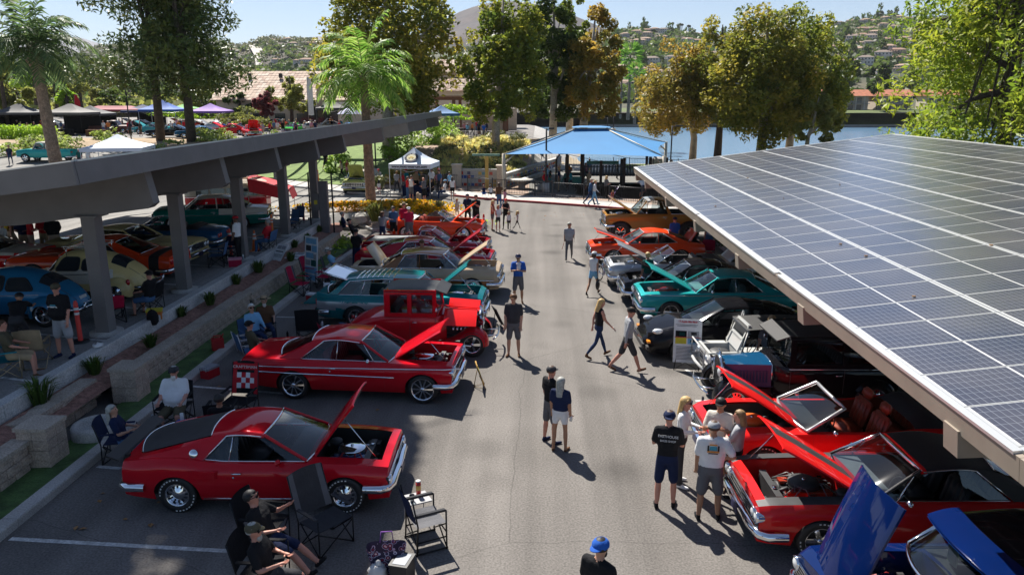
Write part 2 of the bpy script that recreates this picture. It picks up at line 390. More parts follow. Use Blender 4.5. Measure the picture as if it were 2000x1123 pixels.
def panel_mesh():
 b=MB();a,c,t=PW/2-.008,PH/2-.008,.04;e=.018
 b.box((-a,-c,-t),(a,c,-.002),1)
 b.add([(-a,-c,0),(a,-c,0),(a,c,0),(-a,c,0),(-a+e*1.6,-c+e,.0),(a-e*1.6,-c+e,.0),(a-e*1.6,c-e,.0),(-a+e*1.6,c-e,.0)],[(0,1,5,4),(1,2,6,5),(2,3,7,6),(3,0,4,7)],1)
 b.add([(-a+e*1.6,-c+e,.001),(a-e*1.6,-c+e,.001),(a-e*1.6,c-e,.001),(-a+e*1.6,c-e,.001)],[(0,1,2,3)],0)
 return b.mesh('solar_panel',[cellm,frm])
PMESH=panel_mesh()
def carport(name,lab,x_lo,z_lo,tilt,ncol,y0,y1,girders,post_x,post_z0,m,side,panels=True,gl=(0,1),gd=.62,fh=.42):
 root=thing(name,lab,'carport',(x_lo,y0,z_lo));ct,st=math.cos(tilt),math.sin(tilt)
 Wd=ncol*PW;Rm=Matrix.Rotation(-tilt,4,'Y')
 L=y1-y0;nrow=int(round(L/PH));put=0;rest=MB()
 for r in range(nrow):
  rr=nrow-1-r if False else r
  for c in range(ncol):
   lp=Vector(((c+.5)*PW,(r+.5)*PH,0));wp=Rm @ lp
   if panels and put<300:
    o=bpy.data.objects.new('solar_panel',PMESH);COL.objects.link(o);o.parent=root
    o.location=wp;o.rotation_euler=(0,-tilt,0);put += 1
 if not panels:
  b=MB();b.T=Rm;b.box((.0,0,-.04),(Wd,26.4,0),0);b.build('solar_array',[cellm],root,kind='stuff')
 b=MB();b.T=Rm
 for k in range(ncol*2+1):                    # purlins
  x=min(max(k*PW/2,.1),Wd-.1);b.box((x-.04,.02,-.27),(x+.04,L-.02,-.052))
 b.build('purlins',m,root,kind='stuff')
 for nm,x0,x1 in (('eave_fascia',-.1,-.02),('ridge_fascia',Wd+.02,Wd+.1)):
  b=MB();b.T=Rm;k=max(1,round(L/9.4))
  for i in range(k): b.box((x0,i*L/k+.004,-fh),(x1,(i+1)*L/k-.004,-.02));b.box((x0-.012,i*L/k+.1,-.03),(x1+.012,(i+1)*L/k-.1,.012),1)
  b.build(nm,[m,frm],root)
 for nm,ya in (('end_fascia',-.1),('end_fascia',L+.02)):
  b=MB();b.T=Rm;b.box((-.1,ya,-fh),(Wd+.1,ya+.08,-.02));b.box((-.1,ya-.01,-.018),(Wd+.1,ya+.09,.012),1);b.build(nm,[m,frm],root)
 for gy in girders:
  b=MB();b.T=Matrix.Translation((0,gy-y0,0)) @ Rm
  xa,xb=gl[0],Wd+gl[1];zt=-.28;k=(xb-xa)
  if side=='L': xb=Wd-.3;sec=[(xa,zt),(xb,zt),(xb+.06,-gd+.1),(xb-.1,-gd),(xb-3.5,-gd),(xa,zt-.5)]
  else: sec=[(xa,zt-.34),(xa,zt+.02 if gl[0]<0 else zt),(xb,zt+.2 if gl[1]>0 else zt),(xb,zt-.34),(xb-.28*k,zt-gd),(xa+.28*k,zt-gd)]
  b.slab([(x,-.17,z) for x,z in sec],(0,.34,0))
  b.build('girder',m,root)
 zr=z_lo+math.tan(tilt)*(post_x-x_lo)-(gd-.02 if side=='L' else .55+gd*.6)
 pm=MB();pw=.18 if side=='L' else .22;pm.box((-pw,-pw,0),(pw,pw,zr-post_z0));pm.box((-.3,-.3,zr-post_z0-.05),(.3,.3,zr-post_z0));pme=pm.mesh('post',m)
 fm=MB();fm.lathe([(.0,.1),(.42,.1),(.42,0)],20);fme=fm.mesh('post_footing',conc)
 for gy in girders:
  o=link('post',pme,root,(post_x-x_lo-(8.6 if side=='L' and gy>41 else 0),gy-y0,post_z0-z_lo-(1.1 if side=='L' and gy>41 else 0)));link('post_footing',fme,o,(0,0,-.02))
 return root
TL=R(7.5)
lw=6*PW*math.cos(TL)
XR=-9.72;ZR=5.72                     # high edge of the left carport
carport('solar_carport','dark brown solar carport over the raised lot, seen against its high fascia',XR-lw,ZR-6*PW*math.sin(TL),TL,6,15.5,75.5,[19.0,23.6,28.6,33.8,38.6,48.3,57.8,67.0,75.2],-11.55,ZL,brown,'L',panels=False,gl=(0,.1),gd=1.42,fh=.5)
carport('solar_carport','tan solar carport with rows of blue photovoltaic panels over the show cars',5.25,3.3,TL,6,-1.,42.0,[8.95,14.6,19.6,25.2,31.2,37.5,41.2],12.2,0,tan,'R',gl=(-.13,0),gd=.62,fh=.31)
for i,(px,py) in enumerate(((1780,309),(1850,413),(1655,420),(1800,395),(1690,405),(1735,428),(1870,440),(1407,390))):   # debris on the panels
 pass
# ------------------------------------------------------------ far side of the road: kerb,sidewalk,slopes
KERB=[G(*p) for p in ((500,358),(600,369),(690,379),(770,381),(885,384),(950,391),(1050,397.5),(1160,405.5),(1250,413),(1345,424),(1500,440))]
KERB[0].z=0
def offs(pts,d):
 out=[]
 for i,p in enumerate(pts):
  a=pts[max(i-1,0)];b=pts[min(i+1,len(pts)-1)];t=(b-a).normalized();out.append(Vector((p.x-t.y*d,p.y+t.x*d,0)))
 return out
def strip(name,a,b,za,zb,m,kind='structure',thick=.2):
 mb=MB();mb.grid([[(p.x,p.y,za-thick),(p.x,p.y,za),(q.x,q.y,zb),(q.x,q.y,zb-thick)] for p,q in zip(a,b)],0,False)
 return struct(name,mb,m)
K1=offs(KERB,.16);K2=offs(KERB,2.3)
strip('kerb_red',KERB[4:],K1[4:],.14,.14,redp);strip('kerb_back',KERB[:5],K1[:5],.14,.14,concw)
strip('sidewalk',K1,K2,.136,.15,conc)
def hback(x,y):
 wl=sst((-26-x)/8)
 lo=.18*(1-wl)+ZL*wl
 hl=lerp(lo,2.4,sst((y-64)/20))+1.2*sst((y-95)/40)
 hm=lerp(.2,2.4,sst((y-60)/18))
 hr=-.0-2.9*sst((y-82)/24)-3*sst((y-108)/20)
 v=lerp(hm,hl,sst((-11-x)/5))
 return lerp(v,hr,sst((x+2.2)/(4.2+max(0,y-84)*.25)))
def kerb_y(x):
 for a,b in zip(K2,K2[1:]):
  if min(a.x,b.x) <= x <= max(a.x,b.x): return lerp(a.y,b.y,(x-a.x)/(b.x-a.x))
 return K2[0].y if x<K2[0].x else K2[-1].y
cls={}
def region(x,y):
 if y<56 and x<-4: return None
 if x<-26 and y<76: return None if y<64 else 'asphalt_back'
 if x<-30 and y<88: return 'rose_bed'
 if -30 <= x<-13.2 and y<86: return 'lawn'
 if x>-1.2 and y<76 and x<30: return 'playground_surface'
 if x>9 and 76 <= y<84: return 'park_lawn'
 if x>2+max(0,y-84)*.1 and y >= 84: return 'beach'
 if x>-.5 and y >= 76: return 'path'
 if y >= 84 or (x<-13.2): return 'plaza'
 return 'planting_slope'
RM={'asphalt_back': asph2,'rose_bed': mat('rose_soil',(.33,.24,.15),.95,var=.2,scale=1,fine=20),'lawn': lawnm,'playground_surface': mat('rubber_surface',(.17,.165,.15),.9,var=.12,scale=1,fine=20),
  'park_lawn': lawnm,'beach': sand,'path': conc,'plaza': mat('plaza_paving',(.19,.175,.16),.85,var=.12,scale=.6,fine=12),'planting_slope': gravel}
xs=axis_vals(-110,70,1.2);ys=axis_vals(46.4,135,1.2)
for i in range(len(xs)-1):
 for j in range(len(ys)-1):
  x,y=(xs[i]+xs[i+1])/2,(ys[j]+ys[j+1])/2
  if y<(kerb_y(x) if x>-30 else 64): continue
  c=region(x,y)
  if c: cls.setdefault(c,[]).append((i,j))
for c,cells in cls.items():
 mb=MB();idx={}
 def vid(i,j):
  if (i,j) not in idx:
   x,y=xs[i],ys[j];ky=kerb_y(x)
   yy=max(y,ky-.02) if x>-30 else y
   idx[(i,j)]=len(mb.v);mb.v.append((x,yy,hback(x,yy)))
  return idx[(i,j)]
 for i,j in cells: mb.f.append([vid(i,j),vid(i+1,j),vid(i+1,j+1),vid(i,j+1)]);mb.mi.append(0);mb.sm.append(True)
 struct(c,mb,RM[c])
# fill between sidewalk and the first terrain cells
strip('verge',K2,[Vector((p.x,p.y+2.6,0)) for p in K2],.12,.14,gravel)
# island with flower bed
ISL=[G(*p) for p in ((655,424),(728,453),(800,446),(880,440),(927,431),(905,418),(870,403),(780,397),(690,398),(650,408))]
mb=MB();c=sum(ISL,Vector())/len(ISL);P=[]
for k in range(5):
 t=k/4;P.append([(lerp(p.x,c.x,t),lerp(p.y,c.y,t),.13+.3*sst(t*1.4)) for p in ISL])
mb.grid(P,0,True,True);struct('island_bed',mb,gravel)
ISL2=[p.copy() for p in ISL]+[ISL[0].copy()]
curbpath('island_kerb',ISL2,.14,.15,concw)
# water,sky-lit lake
wm=bpy.data.materials.new('lake_water');wm.use_nodes=True
n=wm.node_tree.nodes;l=wm.node_tree.links;p=n['Principled BSDF'];p.inputs['Base Color'].default_value=(.14,.25,.37,1);p.inputs['Roughness'].default_value=.18
p.inputs['Specular IOR Level'].default_value=.6
tc=n.new('ShaderNodeTexCoord');mp=n.new('ShaderNodeMapping');mp.inputs['Scale'].default_value=(.35,1.3,1);no=n.new('ShaderNodeTexNoise');no.inputs['Scale'].default_value=.9;no.inputs['Detail'].default_value=5
bn=n.new('ShaderNodeBump');bn.inputs['Strength'].default_value=.3;bn.inputs['Distance'].default_value=.2
l.new(tc.outputs['Object'],mp.inputs[0]);l.new(mp.outputs[0],no.inputs['Vector']);l.new(no.outputs['Fac'],bn.inputs['Height']);l.new(bn.outputs[0],p.inputs['Normal'])
mb=MB();mb.add([(-60,96,-2.6),(420,60,-2.6),(420,330,-2.6),(-60,330,-2.6)],[(0,1,2,3)]);struct('lake_water',mb,wm)
# ============================================================ FOLIAGE
def leaf_mesh(name,pos,size,mt,var,asp=.55,seed=0,up=.35,droop=0.):
 rs=np.random.RandomState(seed);n=len(pos)
 nor=rs.normal(size=(n,3));nor[:,2]=np.abs(nor[:,2])+up;nor /= np.linalg.norm(nor,axis=1)[:,None]
 t=rs.normal(size=(n,3));t[:,2] -= droop;t -= nor*np.sum(t*nor,1)[:,None];t /= np.linalg.norm(t,axis=1)[:,None]
 b=np.cross(nor,t);s=size*rs.uniform(.6,1.35,n)[:,None];w_=s*asp
 V=np.empty((n,4,3));V[:,0]=pos-t*s*.5;V[:,1]=pos+b*w_*.5+nor*s*.08;V[:,2]=pos+t*s*.5;V[:,3]=pos-b*w_*.5+nor*s*.08
 me=bpy.data.meshes.new(name);me.vertices.add(n*4);me.vertices.foreach_set('co',V.reshape(-1))
 me.loops.add(n*4);me.loops.foreach_set('vertex_index',np.arange(n*4,dtype=np.int32))
 me.polygons.add(n);me.polygons.foreach_set('loop_start',np.arange(0,n*4,4,dtype=np.int32));me.polygons.foreach_set('loop_total',np.full(n,4,np.int32))
 me.materials.append(mt);a=me.attributes.new('leafvar','FLOAT','FACE');a.data.foreach_set('value',np.clip(var,0,1).astype(np.float32))
 me.update(calc_edges=True);return me
def cloud(blobs,n,seed,shell=.55):
 rs=np.random.RandomState(seed);C=np.array([b[0] for b in blobs],float);Rr=np.array([b[1] for b in blobs],float)
 wt=np.prod(Rr,1)**.66;k=rs.choice(len(blobs),n,p=wt/wt.sum())
 d=rs.normal(size=(n,3));d /= np.linalg.norm(d,axis=1)[:,None];r=rs.uniform(shell,1.04,n)**.8;r[rs.rand(n)<.12] *= 1.2
 pos=C[k]+d*Rr[k]*r[:,None]
 bv=rs.uniform(.1,.9,len(blobs));var=bv[k]*.6+rs.uniform(0,1,n)*.4
 return pos,var
LEAF={
 'sycamore': leaf_mat('leaf_sycamore',[(.03,.045,.01),(.075,.09,.016),(.14,.13,.022),(.22,.165,.03)]),
 'sycgreen': leaf_mat('leaf_green_gold',[(.022,.042,.01),(.06,.085,.014),(.12,.135,.02),(.22,.19,.03)]),
 'rust': leaf_mat('leaf_rust_gold',[(.045,.05,.012),(.1,.09,.02),(.17,.125,.028),(.23,.135,.03)]),
 'dark': leaf_mat('leaf_dark',[(.014,.026,.009),(.03,.05,.013),(.06,.08,.018)]),
 'pine': leaf_mat('leaf_pine',[(.016,.032,.014),(.032,.055,.018),(.06,.08,.022),(.085,.085,.025)],.2),
 'cypress': leaf_mat('leaf_yellow_green',[(.035,.065,.01),(.085,.13,.015),(.15,.18,.02),(.17,.17,.02)]),
 'palm': leaf_mat('leaf_palm',[(.03,.07,.012),(.06,.13,.02),(.11,.18,.035),(.17,.22,.08)]),
 'palmdark': leaf_mat('leaf_palm_dark',[(.02,.04,.02),(.04,.07,.03),(.08,.11,.05)]),
 'olive': leaf_mat('leaf_olive',[(.06,.075,.02),(.11,.12,.035),(.16,.16,.05)]),
 'plum': leaf_mat('leaf_plum',[(.05,.015,.025),(.1,.03,.04),(.16,.06,.06)]),
 'bright': leaf_mat('leaf_bright',[(.08,.14,.015),(.14,.22,.02),(.2,.27,.04)]),
 'rose': leaf_mat('leaf_rose',[(.05,.08,.02),(.1,.14,.03),(.17,.2,.06),(.75,.5,.45)]),
 'white_rose': leaf_mat('leaf_white_rose',[(.05,.1,.02),(.1,.17,.03),(.18,.24,.06),(.75,.72,.62)]),
 'yellow': leaf_mat('petal_yellow',[(.05,.08,.01),(.2,.13,.006),(.38,.19,.003),(.4,.215,.004)]),
 'scrub': leaf_mat('leaf_scrub',[(.05,.06,.03),(.08,.09,.04),(.12,.12,.06)],.2),
 'grassy': leaf_mat('leaf_dry_grass',[(.16,.19,.08),(.28,.28,.13),(.4,.32,.15),(.5,.36,.16)]),
 'lawn': leaf_mat('leaf_tuft',[(.02,.04,.01),(.035,.065,.015),(.06,.09,.02)]),
}
bark=mat('bark_brown',(.15,.115,.085),.9,var=.3,scale=3,bump=1.,fine=14)
barkp=mat('bark_pale',(.38,.33,.27),.85,var=.35,scale=1.6,bump=.6,fine=10)
barkd=mat('bark_dark',(.07,.055,.045),.9,var=.3,scale=3,bump=1.,fine=12)
def crown_blobs(c,rad,nb,seed,fill=.92,br=(.13,.27),shape='egg',flat=.8):
 r=random.Random(seed);out=[]
 while len(out)<nb:
  p=Vector((r.uniform(-1,1),r.uniform(-1,1),r.uniform(-1,1)))
  z=p.z;lim=math.sqrt(max(0,1-z*z))
  if shape=='egg': lim *= (1-.3*z)
  if shape=='dome': lim=math.sqrt(max(0,1-max(z,-.2)**2))
  if shape=='cone': lim=.5*(1-z)+.12
  q=math.hypot(p.x,p.y)
  if q>lim*fill or (q<lim*.4 and r.random()<.45): continue
  s=r.uniform(*br);out.append((Vector(c)+Vector((p.x*rad[0],p.y*rad[1],p.z*rad[2])),Vector((s*rad[0],s*rad[1],s*min(rad)*flat*1.2))))
 return out
def tree(name,label,base,trunk,blobs,nleaf,lsize,leaf,bk,seed,group=None,asp=.6,up=.35,droop=0.,limbs=8,cat='tree',shell=.5):
 b=Vector(base);root=thing(name,label,cat,b,0,group);r=random.Random(seed)
 mb=MB();pts=[Vector(p[0]) for p in trunk];mb.tube(pts,[p[1] for p in trunk],9)
 for k in range(limbs):
  q=r.choice(blobs);t=r.uniform(.35,.9);i=min(int(t*(len(pts)-1)),len(pts)-2);f=t*(len(pts)-1)-i
  p0=pts[i].lerp(pts[i+1],f);p1=Vector(q[0]);m1=p0.lerp(p1,.5)+Vector((0,0,.12*(p1-p0).length));r0=lerp(trunk[i][1],trunk[i+1][1],f)*.55
  mb.tube([p0,m1,p1],[r0,r0*.6,r0*.2],5,0,False)
 mb.build('trunk',bk,root)
 pos,var=cloud(blobs,nleaf,seed,shell)
 link('crown',leaf_mesh('crown',pos,lsize,LEAF[leaf],var,asp,seed,up,droop),root)
 return root
def T(px,py,z): return G(px,py,z)
# --- pines at the upper left (two trunks)
def branchy(n,z0,z1,r0,r1,seed,flat=.35,lean=(0,0)):
 r=random.Random(seed);out=[]
 for i in range(n):
  t=(i+r.random())/n;z=lerp(z0,z1,t);rr=lerp(r0,r1,t)*r.uniform(.45,1.05);a=r.uniform(0,2*math.pi)
  c=Vector((math.cos(a)*rr+lean[0]*t,math.sin(a)*rr+lean[1]*t,z+rr*.12));s=r.uniform(.9,1.7)
  out.append((c,Vector((s*1.25,s*1.25,s*flat*1.6))))
  if rr>2: out.append((Vector((c.x*.55,c.y*.55,c.z-.2)),Vector((s,s,s*flat*1.6))))
 return out
tree('pine_tree','tall dark pine behind the white canopy tent, left of the two trunks',(-41.5,83,1.6),[((0,0,0),.5),((.1,0,6),.42),((0,0,12),.3),((.2,0,18),.12)],branchy(56,5.6,21,8.2,2.4,11,.6,(-.5,0)),15000,.62,'pine',barkd,11,'pair of tall pines',asp=.34,droop=.5,limbs=14)
tree('pine_tree','tall dark pine with a forked trunk beside the purple tent, right of the two trunks',(-37.6,82,1.8),[((0,0,0),.55),((0,0,5),.45),((-.2,0,11),.32),((-.6,0,19),.12)],branchy(54,5.2,22,6.0,2.6,12,.6,(.6,0)),14000,.62,'pine',barkd,12,'pair of tall pines',asp=.34,droop=.5,limbs=14)
# --- feather palms
def frond(mb,p0,az,el,L,r,drop,nl=26,lw=.05,ll=.75,var=None,base=0):
 pts=[];d=Vector((math.cos(az)*math.cos(el),math.sin(az)*math.cos(el),math.sin(el)));p=Vector(p0);n=9
 for i in range(n+1):
  pts.append(p.copy());p=p+d*(L/n);d=(d+Vector((0,0,-drop*(.35+i/n)/n*2.2))).normalized()
 mb.tube(pts,[.035*(1-i/(n+1)) for i in range(n+1)],4,0,False)
 side=Vector((-math.sin(az),math.cos(az),0))
 for i in range(nl):
  t=.12+.88*i/nl;k=t*n;j=min(int(k),n-1);q=pts[j].lerp(pts[j+1],k-j);tan_=(pts[j+1]-pts[j]).normalized()
  l2=ll*(.5+.9*math.sin(math.pi*min(t*.9+.12,1)))*r.uniform(.8,1.1)
  for s in (-1,1):
   dr=(side*s*.8+tan_*.65+Vector((0,0,r.uniform(-.5,.15)))).normalized();e=q+dr*l2+Vector((0,0,-l2*.28));m_=q+dr*l2*.5
   wv=tan_*lw
   mb.add([q-wv*.6,q+wv*.6,m_+wv,e,m_-wv],[(0,1,2,4),(4,2,3)],1)
def palm(label,base,top,tr,nf,L,seed,leaf,droop=1.1,ll=.75,bulge=False,thick=1.):
 base=Vector(base);root=thing('palm_tree',label,'palm tree',base);r=random.Random(seed);t=Vector(top)-base
 mb=MB();k=40;pts=[];rr=[]
 for i in range(k+1):
  f=i/k;q=t*f;pts.append(q);rr.append(tr*(1.25-.35*f)*(1+.06*(i % 2))*(1+(.9*math.exp(-((f-.9)/.05)**2) if bulge else 0)))
 mb.tube(pts,rr,10,0,True,False);mb.build('trunk',mat('palm_bark',(.24,.17,.12),.9,var=.3,scale=4,bump=.8,fine=12),root)
 stem=mat('palm_stem',(.12,.13,.04),.6)
 for i in range(nf):
  fb=MB();az=i*2.39996+r.uniform(-.2,.2);el=lerp(1.35,-.45,(i/nf)**.9)+r.uniform(-.12,.12)
  frond(fb,t,az,el,L*r.uniform(.85,1.1)*(1-.15*(i/nf)),r,droop,26,.055*thick,ll)
  o=fb.build('frond',[stem,LEAF[leaf]],root)
  at=o.data.attributes.new('leafvar','FLOAT','FACE');at.data.foreach_set('value',np.clip(np.random.RandomState(seed*100+i).uniform(.1,1,len(o.data.polygons)),0,1).astype(np.float32))
 return root
pb=G(725,399,.2);palm('feather palm with ringed trunk growing from the yellow flower island',pb,GY(710,150,pb.y+.2),.27,30,4.3,5,'palm',1.15,.85,thick=1.15)
palm('tall dark feather palm with a swollen crown shaft above the teal pickup',(-42.6,66,ZL),GY(64,92,66),.42,34,5.4,6,'palmdark',1.1,1.25,True,thick=1.6)
def fan_palm(label,base,H,seed,s=1.):
 root=thing('fan_palm',label,'palm tree',base,0,'fan palms by the lake');r=random.Random(seed)
 mb=MB();mb.tube([(0,0,0),(.1,0,H*.5),(0,0,H)],[.27*s,.2*s,.18*s],8);mb.build('trunk',bark,root)
 pos=[];
 mb=MB()
 for i in range(44):
  az=r.uniform(0,6.28);el=r.uniform(-.7,1.3);d=Vector((math.cos(az)*math.cos(el),math.sin(az)*math.cos(el),math.sin(el)));c=Vector((0,0,H))+d*1.2*s
  sd=d.cross(Vector((0,0,1)))
  if sd.length<.1: sd=Vector((1,0,0))
  sd.normalize()
  for k in range(7):
   a=(k-3)*.3;e=c+(d*math.cos(a)+sd*math.sin(a))*1.2*s+Vector((0,0,-.25*abs(a)));n2=(e-c).cross(d).normalized()*.1*s if abs(a)>.01 else sd*.1*s
   mb.add([c,(c+e)/2+n2,e,(c+e)/2-n2],[(0,1,2,3)],0)
 o=mb.build('crown',LEAF['palm'],root);at=o.data.attributes.new('leafvar','FLOAT','FACE');at.data.foreach_set('value',np.random.RandomState(seed).uniform(0,.7,len(o.data.polygons)).astype(np.float32))
def zb(px,py,D): return GY(px,py,D)
for px,pyb,pyt,D,s,lab in ((1226,235,108,150,1.25,'tallest fan palm standing against the lake beyond the blue shade sail'),(1239,243,146,140,1.0,'shorter fan palm behind the tallest one, by the lake'),(1211,232,128,165,1.0,'slim fan palm half hidden by the rust coloured sycamore')):
 b=GY(px,pyb,D);fan_palm(lab,b,GY(px,pyt,D).z-b.z,px,s)
# --- broadleaf trees
def syc(lab,px,D,pyb,pyt,wpx,leaf,seed,n=9000,z0=None,shape='egg',bk=barkp,low=.25,nb=46,ls=.42,group='sycamores round the park',cx=None,depth=1.,tr=.38,limbs=9,fill=.95):
 b=GY(px,pyb,D);
 if z0 is not None: b.z=z0
 H=(GY(px,pyt,D).z-b.z)*1.08;rad=wpx/1526*D/2*.98;cxo=0 if cx is None else (cx-px)/1526*D
 c=(cxo,0,H*(1+low)/2);bl=crown_blobs(c,(rad,rad*depth,H*(1-low)/2),int(nb*1.9),seed,fill=fill,shape=shape)
 return tree('sycamore_tree',lab,b,[((0,0,-.3),tr*1.25),((.05,0,H*.2),tr),((.1+cxo*.5,0,H*.5),tr*.7),((cxo,0,H*.93),tr*.15)],bl,int(n*1.35),ls,leaf,bk,seed,group,limbs=limbs)
syc('large dark sycamore behind the feather palm, its crown reaching out of view',760,73,325,-75,275,'sycamore',21,15000,low=.26,nb=80,cx=765,tr=.55,ls=.45)
syc('tall green and gold sycamore beside the stair railing, left of the shade sail',968,74,316,-25,168,'sycgreen',22,13000,low=.2,nb=70,cx=985,ls=.4)
syc('darker sycamore between two brighter ones, behind the shade sail',1080,86,262,-12,130,'dark',23,9000,low=.08,nb=50,cx=1078,ls=.42)
syc('sycamore with a pointed green top just behind the shade sail ridge',1112,92,262,2,95,'sycgreen',24,6000,low=.2,nb=36,ls=.42)
syc('rust and olive sycamore hanging over the blue shade sail, with a leaning pale trunk',1140,84,252,22,118,'rust',25,9500,low=.05,nb=52,cx=1158,ls=.38)
syc('golden brown sycamore by the beach, smaller one with low rounded crown',1352,92,318,85,175,'rust',26,10000,low=.2,nb=50,cx=1316,ls=.4)
syc('slender forked sycamore on the sand with a rust gold crown',1401,90,306,50,165,'sycamore',27,10000,low=.25,nb=50,cx=1395,ls=.4,bk=barkd)
syc('large olive gold sycamore overhanging the far edge of the solar carport',1485,84,305,20,205,'sycamore',28,17000,low=.1,nb=90,cx=1478,ls=.42,tr=.45)
syc('broad olive gold sycamore with spiky top right of the larger one, by the lake',1540,88,300,35,180,'sycgreen',29,13000,low=.1,nb=70,cx=1548,ls=.42)
syc('small pale green young sycamore at the lake edge near the panels',1575,80,290,190,90,'olive',30,2500,low=.1,nb=18,cx=1590,ls=.38,tr=.2)
# big feathery conifer on the right
b=GY(1958,292,58);b.z=-1.
bl=branchy(120,1.8,24,9.4,5.0,31,.7,(-.3,0))
tree('conifer_tree','big feathery yellow-green conifer with dark limbs towering behind the solar panels',b,[((0,0,0),.62),((.1,0,6),.55),((-.2,0,12),.42),((-.5,0,22),.2)],bl,34000,.55,'cypress',barkd,31,None,asp=.3,droop=.8,limbs=26)
# left edge background trees
for k,(px,D,pyb,pyt,wpx,leaf,n,lab,shp) in enumerate((
 (14,96,240,70,120,'olive',6500,'weeping olive green tree at the very left behind the black tent','egg'),(112,118,215,112,75,'olive',3000,'round olive tree between the palm and the pines','egg'),
 (133,105,222,165,38,'bright',1800,'small bright green tree behind the grey canopy tent','egg'),(70,130,200,120,70,'bright',2500,'yellow-green tree behind the palm trunk','egg'),(160,135,215,140,90,'olive',3000,'broad olive tree filling the gap left of the pines','dome'),(36,140,212,118,110,'sycgreen',3500,'green tree mass behind the vendor tents','dome'),(250,140,222,160,110,'dark',2600,'dark tree row seen under the pines','dome'),(395,138,226,170,80,'sycgreen',2200,'green tree behind the purple tent','dome'),
 (570,112,232,138,92,'olive',3500,'airy palo verde tree in front of the long tiled roof','egg'),(519,108,232,178,48,'plum',2200,'purple-leaved plum tree by the tiled building','egg'),
 (470,118,228,186,60,'dark',2200,'dark rounded shrub tree at the corner of the tiled building','dome'),(180,150,200,120,110,'scrub',3000,'grey-green tree mass edge behind the pines','egg'),
 (1645,330,195,104,62,'dark',2600,'dark round tree behind the red-roofed lakeside flats','dome'),(1712,300,212,120,54,'dark',2600,'dark tree with a bare trunk on the far lake bank','egg'),
 (1778,330,200,130,40,'dark',1500,'dark tree at the end of the lakeside flats','dome'))):
 b=GY(px,pyb,D);H=GY(px,pyt,D).z-b.z;rad=wpx/1526*D/2
 lo=.35 if 'bare' in lab else .12
 tree('park_tree',lab,b,[((0,0,-.5),.3),((.1,0,H*.5),.2),((0,0,H*.9),.06)],crown_blobs((0,0,H*(1+lo)/2),(rad,rad,H*(1-lo)/2),22,40+k,shape=shp),n,.5*max(1,D/150),leaf,barkd,40+k,None,droop=.6 if 'olive' in leaf else 0)
# unseen trees added left of the frame to shade the left row
for k,(bx,by,cx,cy,rx,ry,lab) in enumerate(((-29,23,-16,31,4.4,8.5,'very tall leaning tree added out of view at left to shade the left row'),(-36,38,-16,45,4.4,7.5,'second very tall tree added out of view to shade the left row, farther along'))):
 bl=[];r=random.Random(60+k);ZC=26.5
 for i in range(80): bl.append((Vector((cx-bx+r.uniform(-.9,1.05)*rx,cy-by+r.uniform(-.95,.95)*ry,ZC+r.uniform(-1,1)*1.3)),Vector((.62,1.2,.9))*r.uniform(.9,1.25)))
 root=thing('added_shade_tree',lab,'tree',(bx,by,.5));m=MB();m.tube([(0,0,0),(.6,.8,8),(1.2,2,17),(3.5,3,24),(cx-bx,cy-by,ZC)],[.7,.6,.45,.33,.12],8)
 for q in bl[::4]: m.tube([Vector((3.5,3,24)).lerp(Vector((cx-bx,cy-by,ZC)),r.random()),q[0]],[.1,.03],5,0,False)
 m.build('trunk',barkp,root);pos,var=cloud(bl,32000,60+k,.1);kk=SUND.x/SUND.z
 sel=(pos[:,0]+bx-kk*(pos[:,2]+.5))<-2.55+.1*np.sin(pos[:,1]*1.3);pos,var=pos[sel],var[sel];link('crown',leaf_mesh('crown',pos,.55,LEAF['dark'],var,.6,60+k),root)  # leaves clipped so the added crown's shadow ends along one line
# --- shrubs,beds and grasses
def shrub(label,c,rad,n,ls,leaf,seed,name='shrub',cat='shrub',group=None,nb=14,asp=.6,blobs=None):
 bl=blobs or crown_blobs((0,0,rad[2]*.8),rad,nb,seed,shape='dome',br=(.25,.45));pos,var=cloud(bl,n,seed,.3)
 pos[:,2]=np.maximum(pos[:,2],.02)
 return link(name,leaf_mesh(name,pos,ls,LEAF[leaf],var,asp,seed),None,c,None,label,cat,group)
def blades(label,c,rad,h,n,leaf,seed,name='grass_clump',cat='plant',group=None,lean=.7,wd=.03,kind=None,spread=.25):
 r=random.Random(seed);mb=MB()
 for i in range(n):
  a=r.uniform(0,6.28);q=r.uniform(0,spread)*rad;l_=r.uniform(.6,1.1)*h;o=r.uniform(.2,1)*lean*rad
  p0=Vector((math.cos(a)*q,math.sin(a)*q,0));d=Vector((math.cos(a),math.sin(a),0));s=Vector((-d.y,d.x,0))*wd
  p1=p0+d*o*.45+Vector((0,0,l_*.7));p2=p0+d*o+Vector((0,0,l_*(.95-.35*o/max(rad,.01))))
  mb.add([p0-s,p0+s,p1+s*.8,p1-s*.8,p2],[(0,1,2,3),(3,2,4)],0)
 o=mb.build(name,LEAF[leaf],None,loc=c,label=label,cat=cat,group=group,kind=kind)
 at=o.data.attributes.new('leafvar','FLOAT','FACE');at.data.foreach_set('value',np.repeat(np.random.RandomState(seed).uniform(0,1,n),2).astype(np.float32));return o
